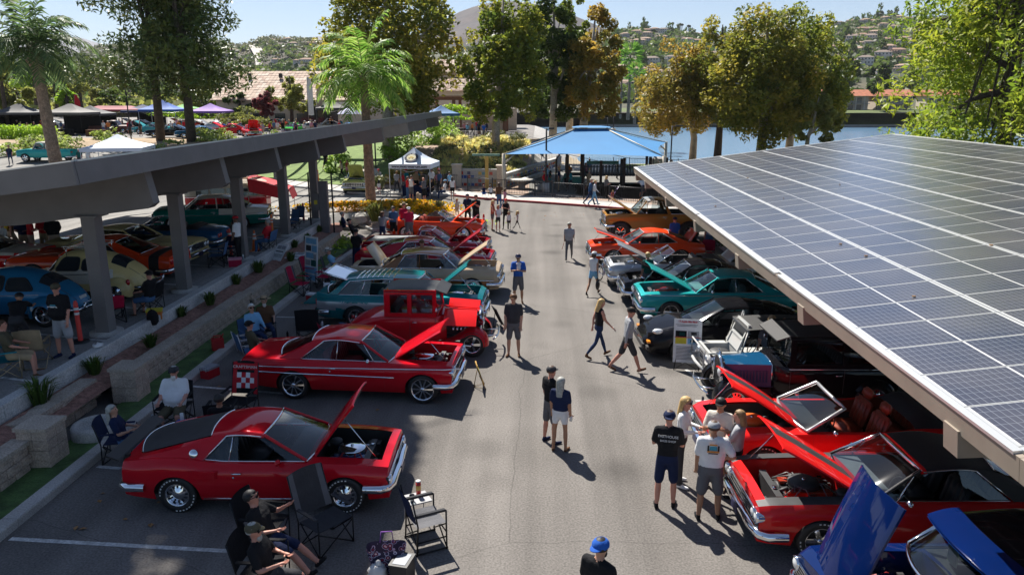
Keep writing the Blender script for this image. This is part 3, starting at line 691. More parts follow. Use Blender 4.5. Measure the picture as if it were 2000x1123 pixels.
for k,(px,py,s,w_) in enumerate(((75,790,1.25,'largest clump of strappy green leaves in the mulch bed, by the two camp chairs'),(185,730,.9,'green clump in the mulch bed behind the water-stained pillar'),(295,678,.75,'small bright clump in the mulch bed near the dropped napkin'),(350,620,.75,'green clump beside the backpack on the white kerb'),(410,595,.85,'green clump in the mulch bed behind the cowboy-hatted man'),(462,555,.8,'dark clump in the mulch bed below the pink cooler'),(505,532,.95,'dark green clump below the two posters'),(568,510,.8,'clump half under the flat poster lying on the mulch'),(573,485,.8,'clump between the standing and the flat poster'),(598,470,.7,'clump under the white kerb near the folded chairs'),(622,455,.8,'clump near the far end of the white kerb'),(668,440,.6,'ragged plant beside the meter pedestal'))):
 p=G(px,py,.62);p.x=min(max(p.x,-10.65),-9.95)
 blades(w_,p,.55*s,.55*s,90,'lawn',70+k,group='green clumps in the mulch bed',wd=.022)
# yucca,agaves,flowers on the island
p=G(733,432,.35);blades('spiky variegated yucca in front of the yellow flowers',p,1.0,1.35,110,'olive',90,'yucca','plant',lean=.95,wd=.05)
p=G(858,412,.35);blades('small dark yucca at the right end of the yellow flower bed',p,.7,.8,80,'scrub',91,'yucca','plant',lean=.95,wd=.035)
p=G(742,370,.25);blades('blue agave beside the palm trunk and the white tent',p,.9,1.3,50,'scrub',92,'agave','plant',lean=.9,wd=.09)
rs=np.random.RandomState(5);n=5200;ps=[]
for cpx,cpy,rx,ry,m in ((720,408,5,1.6,1800),(790,406,3.3,2.,2600),(835,416,1.4,1.2,800)):
 c=G(cpx,cpy,.3);q=rs.normal(size=(m,2))*.42;ps += [(c.x+a*rx,c.y+b*ry,.3+max(0,.42-.25*(a*a+b*b))*rs.uniform(.4,1.1)) for a,b in q]
pos=np.array(ps);link('flowers',leaf_mesh('flowers',pos,.17,LEAF['yellow'],rs.uniform(0,1,len(pos)),.9,5),None,kind='stuff')
ps=[]
for cpx,cpy,rx,m in ((845,437,1.1,300),(905,436,1.6,380)):
 c=G(cpx,cpy,.2);ps += [(c.x+a*rx,c.y+b*.5,.2+abs(d)*.2) for a,b,d in rs.normal(size=(m,3))*.5]
pos=np.array(ps);link('ground_cover',leaf_mesh('ground_cover',pos,.15,LEAF['bright'],rs.uniform(0,1,len(pos)),.7,6),None,kind='stuff')
c=G(690,478,.1);q=rs.normal(size=(300,3))*.4;pos=np.array([(c.x-.6+a,c.y+b*2.2,.12+abs(d)*.35) for a,b,d in q]);link('ground_cover',leaf_mesh('ground_cover',pos,.16,LEAF['bright'],rs.uniform(0,1,300),.7,7),None,kind='stuff')
# rocks on the island and the block step
def rock(label,c,r,seed,group=None,m=None):
 q=random.Random(seed);mb=MB();mb.ball((0,0,r*.45),(r,r*.85,r*.75),9,6,zmin=-.6)
 mb.v=[(x*(1+q.uniform(-.14,.14)),y*(1+q.uniform(-.14,.14)),max(z*(1+q.uniform(-.14,.14)),-.05)) for x,y,z in mb.v];mb.sm=[False]*len(mb.f)
 mb.build('rock',m or conc,None,loc=c,label=label,cat='rock',group=group)
rock('pale boulder on the island behind the orange convertible',G(813,438,.2),.42,1);rock('brown boulder at the right end of the flower bed',G(853,428,.25),.38,2,m=bark);rock('pale boulder beside the man in the black hoodie',G(705,436,.2),.5,3)
# hedges,rose bushes,white roses on the slope
for k in range(34):
 x=rnd.uniform(-60,-30);y=rnd.uniform(72,87)
 shrub('low rose bush with pink blooms on the bank',(x,y,hback(x,y)),(rnd.uniform(.9,1.7),rnd.uniform(.9,1.4),rnd.uniform(.5,.85)),300,.3,'rose',400+k,'rose_bush',group='rose bushes on the bank')
for k,(px,py,D,s) in enumerate(((775,290,72,1.3),(795,280,75,1.4),(828,268,79,1.6),(850,272,78,1.4),(868,268,79,1.4),(660,305,69,1.2),(875,262,83,1.2))):
 p=GY(px,py,D);p.z=hback(p.x,p.y)-.1;shrub('leafy white rose bush on the slope above the white tent',p,(s*1.25,s,s*.95),700,.3,'white_rose',130+k,'rose_bush',group='white rose bushes above the tent',nb=20)
mb=MB();
p=GY(15,300,82);shrub('clipped green hedge block by the black vendor tent',(-58.5,86,2.3),(3.4,1.2,1.0),3000,.28,'bright',140,'hedge','hedge',blobs=[(Vector((x*.9,y*.5,z)),Vector((.75,.6,.5))) for x in range(-3,4) for y in (-1,1) for z in (.5,1.2)])
for k,(px,py,D,w_,h) in enumerate(((470,250,100,2.5,1.0),(350,232,110,7,.8),(500,246,103,3,.7),(900,233,95,3,.9),(460,232,112,4,.9))):
 p=GY(px,py,D);shrub('low clipped hedge strip near the festival tents',p,(w_,1,h),1200,.35,'bright' if k % 2 else 'olive',150+k,'hedge','hedge',group='hedge strips by the tents')
ps=[];
for i in range(420):
 x=rnd.uniform(-9.5,-1);y=rnd.uniform(63,80)
 ps.append((x,y,hback(x,y)))
mb=MB();vals=[]
for x,y,z in ps:
 big=rnd.random();h=rnd.uniform(.5,1.1);v=rnd.random()
 for i in range(26):
  a=rnd.uniform(0,6.28);o=rnd.uniform(.1,.7);d=Vector((math.cos(a),math.sin(a),0));s=Vector((-d.y,d.x,0))*.03;p0=Vector((x,y,z));p1=p0+d*o*.4+Vector((0,0,h*.7));p2=p0+d*o+Vector((0,0,h*(1-.3*o)))
  mb.add([p0-s,p0+s,p1+s,p1-s,p2],[(0,1,2,3),(3,2,4)]);vals += [min(1,max(0,v*.6+rnd.random()*.4))]*2
o=mb.build('ornamental_grass',LEAF['grassy'],None,kind='stuff');at=o.data.attributes.new('leafvar','FLOAT','FACE');at.data.foreach_set('value',np.array(vals,np.float32))
for k in range(16):
 x=rnd.uniform(-9,-1.6);y=rnd.uniform(64,78);shrub('silvery rounded bush among the dry grasses',(x,y,hback(x,y)),(1,.9,.7),280,.25,'scrub',170+k,'bush',group='silvery bushes in the dry grass')
for k in range(10):
 x=-10+rnd.uniform(-2.5,1.5);y=rnd.uniform(60,66);shrub('low rust coloured shrub on the bank beside the tent',(x,y,hback(x,y)),(.6,.6,.5),160,.22,'rust',190+k,'bush',group='rust shrubs on the bank')
# right planter under the carport
for k in range(7):
 p=(9.0+rnd.uniform(-.1,.4),15+k*3.6,.1);shrub('dark low shrub in the strip behind the right row of cars',p,(.9,1.2,.7),420,.2,'dark',210+k,'bush',group='shrubs behind the right row')
curbpath('kerb_right',[(8.55,4),(8.7,42)],-.25,.15,conc)
# ============================================================ FAR HILLS,HOUSES
def nz(x,y,s,seed=0):
 return (math.sin(x/s*1.1+seed)+math.sin(y/s*1.3+seed*2)+math.sin((x+y)/s*.7+seed*3)+.6*math.sin((x-y*1.3)/s*2.1+seed)+.4*math.sin((x*1.7+y)/s*3.3))/4
def hillmesh(name,prof,r0,rr,m,z0f,amp,seed,pxs,nt=36,power=1.):
 pf=crv(prof)
 def hz(px,t):
  Y=lerp(r0,rr,t);zr=CAM_H+(190-pf(px))/1526*rr
  x=(px-1055)/1526*Y
  if t <= 1: z=lerp(z0f,zr,sst(t)*.5+t**power*.5)
  else: z=zr*(1-(t-1)*1.2)
  return x,Y,z+amp*nz(x,Y,rr*.06,seed)*min(1,t*3)*min(1,max(0,1.5-t))*(1 if t <= .97 else .35)
 mb=MB();mb.grid([[hz(px,t*1.25/nt) for px in pxs] for t in range(nt+1)],0,True);struct(name,mb,m);return hz
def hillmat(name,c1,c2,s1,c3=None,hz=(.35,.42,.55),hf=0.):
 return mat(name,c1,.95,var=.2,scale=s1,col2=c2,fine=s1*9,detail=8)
px_all=list(range(-500,2700,25))
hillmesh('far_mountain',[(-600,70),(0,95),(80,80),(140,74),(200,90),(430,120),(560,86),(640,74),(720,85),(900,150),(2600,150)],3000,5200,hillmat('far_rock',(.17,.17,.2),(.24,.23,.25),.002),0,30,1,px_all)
hillmesh('mountain',[(-600,140),(400,140),(700,120),(800,90),(860,52),(920,24),(985,12),(1060,22),(1130,44),(1210,78),(1300,140),(2600,140)],1300,2300,hillmat('mountain_scrub',(.03,.026,.03),(.075,.055,.052),.012),10,28,2,px_all)
hz_l=hillmesh('brush_hill',[(-600,60),(-100,120),(60,128),(200,100),(330,92),(430,92),(470,96),(510,84),(560,78),(600,80),(650,92),(760,104),(850,120),(1000,130),(1250,160),(2600,160)],260,1500,hillmat('brown_brush',(.035,.035,.025),(.09,.07,.05),.02),2,22,3,px_all,power=1.3)
hz_r=hillmesh('suburb_hill',[(-600,175),(700,150),(880,105),(960,100),(1060,90),(1160,74),(1230,66),(1300,72),(1380,84),(1470,88),(1560,72),(1640,58),(1720,50),(1800,52),(1900,44),(2000,40),(2600,60)],302,1080,hillmat('suburb_ground',(.04,.055,.024),(.1,.085,.05),.018),-3.5,6,4,list(range(850,2700,20)),power=.9)
# dirt road on the brush hill
pts=[(495,124,.3),(500,116,.36),(512,110,.42),(508,104,.5),(498,99,.58)]
mb=MB();P=[]
for px,py,t in pts:
 x,y,z=hz_l(px,t);k=(190-py);z2=CAM_H+k/1526*y
 P.append([(x-5-3*t,y,z+1.5),(x+5+3*t,y,z+1.5)])
mb.grid(P,0,True);struct('road',mb,mat('pale_road',(.45,.42,.38),.9,var=.05))
stucco=[mat('stucco_cream',(.55,.47,.38),.9,var=.1),mat('stucco_white',(.62,.6,.57),.9,var=.08),mat('stucco_pink',(.5,.36,.29),.9,var=.1),mat('stucco_grey',(.4,.39,.38),.9,var=.1)]
tiles=[mat('roof_tile_tan',(.36,.25,.18),.9,var=.2,scale=1.5),mat('roof_tile_red',(.3,.18,.13),.9,var=.2,scale=1.5),mat('roof_tile_brown',(.22,.17,.14),.9,var=.2,scale=1.5)]
paneM=mat('dark_window',(.03,.04,.05),.12,var=0)
def house_mesh(w_,d,h,ms,wings,seed):
 r=random.Random(seed);mb=MB()
 for k in range(wings):
  ox,oy=(0,0) if k==0 else (r.choice((-1,1))*w_*.3,-d*.35);ww,dd,hh=(w_,d,h) if k==0 else (w_*.5,d*.7,h*r.choice((.55,.8)))
  mb.box((ox-ww/2,oy-dd/2,-3),(ox+ww/2,oy+dd/2,hh),0)
  e=.5;rh=dd*.2;a,b=ww/2+e,dd/2+e;rl=max(a-b*.9,.4)
  mb.add([(ox-a,oy-b,hh),(ox+a,oy-b,hh),(ox+a,oy+b,hh),(ox-a,oy+b,hh),(ox-rl,oy,hh+rh),(ox+rl,oy,hh+rh)],[(0,1,5,4),(2,3,4,5),(1,2,5),(3,0,4),(3,2,1,0)],1)
  for s in range(int(ww/2.6)):
   x=ox-ww/2+1.3+s*2.6
   for z in ((1.0,4.0) if hh>4.5 else (1.0,)): mb.box((x-.55,oy-dd/2-.06,z),(x+.55,oy-dd/2+.02,z+1.2),2)
 return mb.mesh('house',ms)
HM=[house_mesh(*q) for q in ((15,9,5.6,[stucco[0],tiles[0],paneM],2,1),(13,9,5.8,[stucco[1],tiles[2],paneM],2,2),(17,10,3.2,[stucco[2],tiles[1],paneM],2,3),(14,9,5.4,[stucco[3],tiles[0],paneM],2,4),(16,9,3.2,[stucco[1],tiles[1],paneM],1,5))]
HL=['cream two-storey house with a tan tiled roof on the far hillside','white two-storey house with a brown roof on the far hillside','pinkish low house with a red tiled roof on the far hillside','grey two-storey house with a tan roof on the far hillside','white bungalow with a red tiled roof on the far hillside']
HG=['cream houses on the hillside','white houses on the hillside','pink houses on the hillside','grey houses on the hillside','white bungalows on the hillside']
HOUSES=[]
def put_house(hz,px,t):
 k=rnd.randrange(5);x,y,z=hz(px,t);rw='near the lake' if t<.33 else 'low on the slope' if t<.5 else 'halfway up' if t<.66 else 'high up' if t<.85 else 'along the ridge';wh='left of the golden sycamores' if px<1250 else 'between the sycamores' if px<1380 else 'above the big olive sycamore' if px<1640 else 'above the red-roofed flats' if px<1790 else 'behind the conifer'
 if hz is hz_l: rw,wh='on the brush hill','left of the feather palm'
 o=link('house',HM[k],None,(x,y,z),math.atan2(-x,y)*.6+rnd.uniform(-.4,.4),HL[k].replace('on the far hillside',rw+' '+wh).replace(' with a ',', ').replace('two-storey house','two-storey house'),'house',HG[k]+' '+rw+' '+wh);HOUSES.append((x,y));s=rnd.uniform(.62,.85);o.scale=(s,s,s)
for row,t in enumerate((.24,.3,.36,.44,.52,.6,.7,.8,.9)):
 st=(34,28,26,24,30,22,22,20,17)[row];px=1205+rnd.uniform(0,20)
 while px<2010:
  if not (1255<px<1350 and .36<t<.65) and rnd.random()<.68: put_house(hz_r,px+rnd.uniform(-5,5),t+rnd.uniform(-.015,.015))
  px += st*rnd.uniform(.8,1.3)
for px in range(868,945,15):
 for t in (.3,.38,.46): put_house(hz_r,px+rnd.uniform(-3,3),t)
for px,t in ((440,.55),(455,.57),(540,.62),(550,.64),(565,.62),(575,.58),(460,.42),(470,.4),(540,.45),(585,.36),(600,.35),(445,.34),(470,.33),(30,.5),(45,.48),(490,.3),(610,.6)): put_house(hz_l,px,t)
# hillside vegetation: one mass of bushes,plus single trees on the ridge line
def blob_mesh(n,seed,ls):
 bl=crown_blobs((0,0,.9),(1,1,.9),10,seed,br=(.3,.5));pos,var=cloud(bl,n,seed,.6);return leaf_mesh('far_tree',pos,ls,LEAF['dark'],var,.8,seed)
FT=[blob_mesh(110,300+i,.55) for i in range(4)]
def scrub_mass(name,hz,n,pxr,tr,leaf,sz,seed):
 rs=np.random.RandomState(seed);P=[];V=[]
 for i in range(n):
  px=rs.uniform(*pxr);t=rs.uniform(*tr);x,y,z=hz(px,t);s=sz*rs.uniform(.4,1.2)*(y/700)**.3;v=rs.uniform()
  q=rs.normal(size=(12,3))*np.array([s,s,s*.45])*.6;P.append(q+np.array([x,y,z+s*.4]));V.append(np.full(12,v)*.7+rs.uniform(0,.3,12))
 link(name,leaf_mesh(name,np.concatenate(P),sz*.95,LEAF[leaf],np.concatenate(V),.8,seed),None,kind='stuff')
scrub_mass('shrubbery',hz_r,3000,(860,2100),(.1,.99),'dark',4.2,1)
scrub_mass('shrubbery',hz_r,900,(860,2100),(.1,.99),'scrub',3.,2)
scrub_mass('shrubbery',hz_l,3000,(-200,900),(.02,.6),'dark',4.2,3)
scrub_mass('shrubbery',hz_l,3500,(-200,900),(.25,.98),'scrub',3.8,4)
scrub_mass('shrubbery',hz_l,500,(-200,330),(.0,.12),'olive',4.5,5)
scrub_mass('shrubbery',hz_r,260,(1264,1342),(.38,.62),'dark',3.5,6)
for i in range(95):
 px=rnd.choice((rnd.uniform(1195,1480),rnd.uniform(1540,1820),rnd.uniform(1195,1900)));t=rnd.choice((rnd.uniform(.9,1.0),rnd.uniform(.15,.95)));x,y,z=hz_r(px,t);rw='along the ridge' if t>.9 else 'halfway up' if t>.5 else 'low down';wh='left of the olive sycamores' if px<1400 else 'above the red-roofed flats';o=link('far_tree',FT[i % 4],None,(x,y,z-1),rnd.uniform(0,6),'dark evergreen among the hillside houses, '+rw+', '+wh,'tree','evergreens '+rw+' '+wh);s=rnd.uniform(3.2,6.5);o.scale=(s*.75,s*.75,s*rnd.uniform(.8,1.6))
for px in (1320,1323,1335,1337,1305,1722,1690,1600):
 x,y,z=hz_r(px,.98);fan=MB();fan.tube([(0,0,0),(0,0,12)],.5,5);fan.ball((0,0,12.5),(2.4,2.4,1.6),7,4);o=fan.build('ridge_palm',LEAF['dark'],None,loc=(x,y,z),label='tiny palm silhouette on the ridge line across the lake',cat='palm tree',group='palms on the ridge');at=o.data.attributes.new('leafvar','FLOAT','FACE')
# far lake bank with the red-roofed flats
mb=MB();P=[]
for px in range(1150,2300,20):
 x0=(px-1055)/1526;wob=5*math.sin(px/70)
 P.append([(x0*(272+wob),272+wob,-2.9),(x0*(273+wob),273+wob,-2.1),(x0*(284+wob),284+wob,.6),(x0*300,300,2.2),(x0*330,330,2.6)])
mb.grid(P,0,True);struct('lake_bank',mb,mat('bank_grass',(.09,.12,.03),.9,var=.35,scale=.15,fine=1.5))
P=[]
mb=MB()
for px in range(1150,2300,20):
 x0=(px-1055)/1526;wob=5*math.sin(px/70);P.append([(x0*(271.2+wob),271.2+wob,-2.8),(x0*(271.2+wob),271.2+wob,-2.0),(x0*(273.2+wob),273.2+wob,-2.0)])
mb.grid(P,0,False);struct('lake_wall',mb,conc)
redtile=mat('red_clay_tile',(.42,.15,.08),.85,var=.2,scale=.8)
for px0,px1,D,lab in ((1600,1690,305,'two-storey lakeside flats with a long red roof, partly behind the olive sycamore'),(1705,1770,305,'two-storey lakeside flats with a red roof, right of the bare-trunked tree'),(1800,1990,312,'two-storey lakeside flats with a red roof seen through the conifer')):
 xa=(px0-1055)/1526*D;xb=(px1-1055)/1526*D;root=thing('apartment_block',lab,'building',(xa,D,2.0));L=xb-xa
 mb=MB();mb.box((0,1.6,-1),(L,10,5.4));mb.build('wall',stucco[0],root)
 mb=MB();mb.add([(-.8,-.9,5.5),(L+.8,-.9,5.5),(L+.8,11,5.5),(-.8,11,5.5),(-.8,5,7.9),(L+.8,5,7.9)],[(0,1,5,4),(2,3,4,5),(1,2,5),(3,0,4),(3,2,1,0)]);mb.build('roof',redtile,root)
 mb=MB();mb.box((0,0,2.5),(L,1.6,2.75));mb.box((0,0,3.4),(L,.1,3.5))
 for k in range(int(L/.5)): mb.box((k*.5,.02,2.75),(k*.5+.08,.08,3.4))
 mb.build('balcony',stucco[3],root)
 for k in range(int(L/3.2)+1):
  mb=MB();mb.box((k*3.2-.12,0,-1),(k*3.2+.12,.3,5.45));mb.build('column',stucco[1],root)
 for k in range(int(L/3.2)):
  for z in (.2,3.): mb=MB();mb.box((k*3.2+.6,1.5,z),(k*3.2+2.6,1.58,z+1.9));mb.build('window',paneM,root)
# ============================================================ CARS
GLASS=glass_mat()
INT=mat('black_trim',(.03,.03,.032),.55,var=.2)
LENS=mat('head_lamp_glass',(.75,.78,.8),.08,.3,var=0)
REDL=mat('tail_lamp_red',(.45,.01,.012),.2,var=0,coat=1)
AMB=mat('amber_lamp',(.75,.25,.02),.25,var=0)
ENG=mat('engine_iron',(.05,.05,.055),.45,.5,var=.4,scale=14)
WHEELS={}
def wheel_mesh(Rr,wd,style,col=None):
 key=(Rr,wd,style,col)
 if key in WHEELS: return WHEELS[key]
 ri=Rr*{'mag': .66,'big': .76,'steel': .62,'wire': .7,'off': .5}[style]
 t=MB();q=wd/2
 t.lathe([(ri*.96,-q*.9),(ri,-q),(Rr*.9,-q),(Rr*.985,-q*.8),(Rr,-q*.4),(Rr,q*.4),(Rr*.985,q*.8),(Rr*.9,q),(ri,q),(ri*.96,q*.9)],26,None,0,True,'y')
 if style=='off':
  for i in range(26):
   for s in (-1,1): M_=Matrix.Rotation(2*math.pi*i/26,4,'Y') @ Matrix.Translation((Rr,s*q*.55,0));t.cb((0,0,0),(.035,q*.8,.06),0,M_)
 ms=[BLACK]
 if col=='whitewall':
  for s in (-1,1): t.lathe([(ri*1.02,s*(q+.004)),(Rr*.86,s*(q+.004))],26,None,1,True,'y')
  ms.append(WHITE)
 if col=='lettered':          # raised white letters: short blocks round the sidewall
  for i in range(30):
   if i % 15<9:
    a=2*math.pi*i/30
    for s in (-1,1): t.cb((0,0,0),(.02,.006,.028),1,Matrix.Rotation(a,4,'Y') @ Matrix.Translation((Rr*.86,s*(q+.003),0)))
  ms.append(WHITE)
 r=MB();
 for s in (-1,1):
  r.lathe([(ri,s*q*.98),(ri*.95,s*q*1.02),(ri*.9,s*q*.7),(ri*.86,s*q*.45)],24,None,0,True,'y')
  if style in ('mag','big','off'):
   ns={'mag': 5,'big': 10,'off': 8}[style]
   r.lathe([(0,s*q*.2),(ri*.9,s*q*.15)],20,None,1,False,'y')
   for i in range(ns):
    M_=Matrix.Rotation(2*math.pi*i/ns,4,'Y');w2=ri*(.15 if ns==5 else .07)
    r.add([M_ @ Vector(v) for v in ((ri*.15,s*q*.8,-w2*.8),(ri*.9,s*q*.62,-w2*1.1),(ri*.9,s*q*.62,w2*1.1),(ri*.15,s*q*.8,w2*.8),(ri*.15,s*q*.4,-w2*1.2),(ri*.9,s*q*.3,-w2*1.5),(ri*.9,s*q*.3,w2*1.5),(ri*.15,s*q*.4,w2*1.2))],[(0,1,2,3),(0,4,5,1),(3,2,6,7)],0)
   r.lathe([(0,s*q*.95),(ri*.16,s*q*.92),(ri*.22,s*q*.6)],12,None,0,True,'y')
  else:
   r.lathe([(0,s*q*.85),(ri*.3,s*q*.8),(ri*.5,s*q*.55),(ri*.86,s*q*.4)],20,None,0 if style != 'steel' else 0,True,'y')
   if style=='steel':
    for i in range(12): r.cb((0,0,0),(.05,.01,.03),1,Matrix.Rotation(2*math.pi*i/12,4,'Y') @ Matrix.Translation((ri*.66,s*q*.53,0)))
   if style=='wire':
    for i in range(16): r.tube([(0,s*q*.9,0),(math.cos(i*.3927)*ri*.88,s*q*.5,math.sin(i*.3927)*ri*.88)],.012,4,0)
 tm=t.mesh('tyre',ms);rm=r.mesh('wheel',[CHROME,DARK]);WHEELS[key]=(rm,tm);return rm,tm
def wheels(root,ax,hy,Rr,wd,style,col=None,rear=None):
 for k,x in enumerate(ax):
  rr,ww=(rear if rear and k==1 else (Rr,wd))
  rm,tm=wheel_mesh(rr,ww,style,col)
  for s in (1,-1):
   o=link('wheel',rm,root,(x,s*(hy-ww/2),rr));link('tyre',tm,o)
def engine(root,x0,x1,hw,zt,air='chrome',cover=(.1,.1,.11),seed=0,hose=(.03,.03,.03)):
 r=random.Random(seed);e=MB();L=x1-x0;cx=x0+L*.44
 cm=mat('valve_cover_%02d%02d%02d' % tuple(int(c*99) for c in cover),cover,.25,.3,var=0,coat=1)
 e.cb((cx,0,zt-.34),(L*.5,.42,.3),0)
 for s in (-1,1):
  e.box((cx-L*.24,s*.2-.07,zt-.22),(cx+L*.24,s*.2+.07,zt-.12),2)
  for i in range(4): e.tube([(cx-L*.2+i*L*.13,s*.3,zt-.3),(cx-L*.2+i*L*.13,s*.44,zt-.42)],.035,6,1)
 e.box((x1-.34,-hw*.72,zt-.42),(x1-.24,hw*.72,zt-.09),3);e.box((x1-.345,-hw*.74,zt-.1),(x1-.235,hw*.74,zt-.08),3);e.lathe([(0,.0),(.04,0),(.04,.03),(0,.03)],10,Matrix.Translation((x1-.29,hw*.3,zt-.08)),1)
 e.lathe([(0,0),(.2,0),(.2,.04),(0,.04)],14,Matrix.Translation((x1-.42,0,zt-.26)) @ Matrix.Rotation(math.pi/2,4,'Y'),3)
 e.tube([(x1-.34,hw*.3,zt-.14),(x1-.5,hw*.3,zt-.08),(cx+L*.2,.05,zt-.14)],.03,6,3)
 e.cb((x1-.3,hw*.75,zt-.25),(.24,.18,.2),3);e.cb((x0+.1,hw*.55,zt-.18),(.16,.24,.14),1);e.lathe([(0,0),(.12,0),(.12,.05),(.1,.08),(0,.08)],12,Matrix.Translation((x0+.16,hw*.55,zt-.12)),3)
 for i in range(64):
  x=r.uniform(x0+.1,x1-.15);y=r.uniform(-hw*.85,hw*.85);s=r.uniform(.03,.09);e.cb((x,y,zt-r.uniform(.16,.4)),(s*r.uniform(.6,2),s,s*r.uniform(.5,1.4)),r.choice((0,1,1,3,4)))
 for i in range(18):
  a=Vector((r.uniform(x0+.15,x1-.3),r.uniform(-hw*.7,hw*.7),zt-.2));b=Vector((cx+r.uniform(-.2,.2),r.uniform(-.2,.2),zt-.1));e.tube([a,(a+b)/2+Vector((0,0,.1)),b],.012,4,5)
 hm=mat('plug_wire_%02d%02d%02d' % tuple(int(c*99) for c in hose),hose,.4,var=0)
 o=e.build('engine',[ENG,CHROME,cm,INT,mat('aluminium',(.55,.55,.56),.3,.9,var=.1),hm],root)
 a=MB();am={'chrome': CHROME,'red': mat('air_lid_red',(.45,.02,.02),.3,var=0),'orange': mat('air_lid_orange',(.7,.13,.02),.35,var=0),'black': INT}[air]
 a.lathe([(.17,0),(.24,.0),(.25,.03),(.25,.08),(.23,.1),(.06,.115),(.0,.115)],20,Matrix.Translation((cx+.02,0,zt-.13)),0);a.lathe([(.0,.13),(.03,.13),(.03,.11)],8,Matrix.Translation((cx+.02,0,zt-.13)),1);a.build('air_cleaner',[am,CHROME],o)
def seat_mb(w_,cush=.5,back=.6,mi=0,head=0):
 m=MB()
 def pad(c,d,M):
  bm=bmesh.new();bmesh.ops.create_cube(bm,size=1)
  for v in bm.verts: v.co=Vector((v.co.x*d[0],v.co.y*d[1],v.co.z*d[2]))
  bmesh.ops.bevel(bm,geom=bm.edges[:],offset=min(d)*.32,segments=2,affect='EDGES')
  bm.verts.index_update();m.add([M @ (v.co+Vector(c)) for v in bm.verts],[[v.index for v in f.verts] for f in bm.faces],mi,True);bm.free()
 pad((0,0,.0),(cush,w_,.17),Matrix.Identity(4))
 Mb=Matrix.Translation((-cush*.42,0,.05)) @ Matrix.Rotation(R(-14),4,'Y');pad((0,0,back/2),(.15,w_,back),Mb)
 for k in range(int(w_/.13)): pad((.072,-w_/2+.09+k*.13,back*.5),(.03,.1,back*.8),Mb)
 if head: pad((0,0,back+.13),(.12,w_*.55,.2),Mb)
 return m
def sweep(path,prof,mi,mb):
 P=[];n=len(path);path=[Vector(p) for p in path]
 for i,p in enumerate(path):
  t=path[min(i+1,n-1)]-path[max(i-1,0)];t.z=0;t.normalize();o=Vector((t.y,-t.x,0));P.append([p+o*a+Vector((0,0,z)) for a,z in prof])
 mb.grid(P,mi,True)
 mb.add(P[0],[tuple(range(len(prof)))],mi);mb.add(P[-1],[tuple(range(len(prof)))[::-1]],mi)
def fender_arc(mb,xc,zc,Rr,a0,a1,y0,y1,mi=0,n=14,tail=None,crown=.06):
 P=[];yo=y1-y0
 pts=[(xc+Rr*math.cos(R(a0+(a1-a0)*i/n)),zc+Rr*math.sin(R(a0+(a1-a0)*i/n)),R(a0+(a1-a0)*i/n)) for i in range(n+1)]
 if tail: pts += [(x,z,None) for x,z in tail]
 for x,z,a in pts:
  row=[]
  for k in range(7):
   t=k/6;d=-crown*2.4*(t**4)-crown*.2*(1-t)**3
   if a is None: row.append((x,y0+yo*t,z+d*.4))
   else: row.append((x+math.cos(a)*d,y0+yo*t,z+math.sin(a)*d))
  P.append(row)
 mb.grid(P,mi,True)
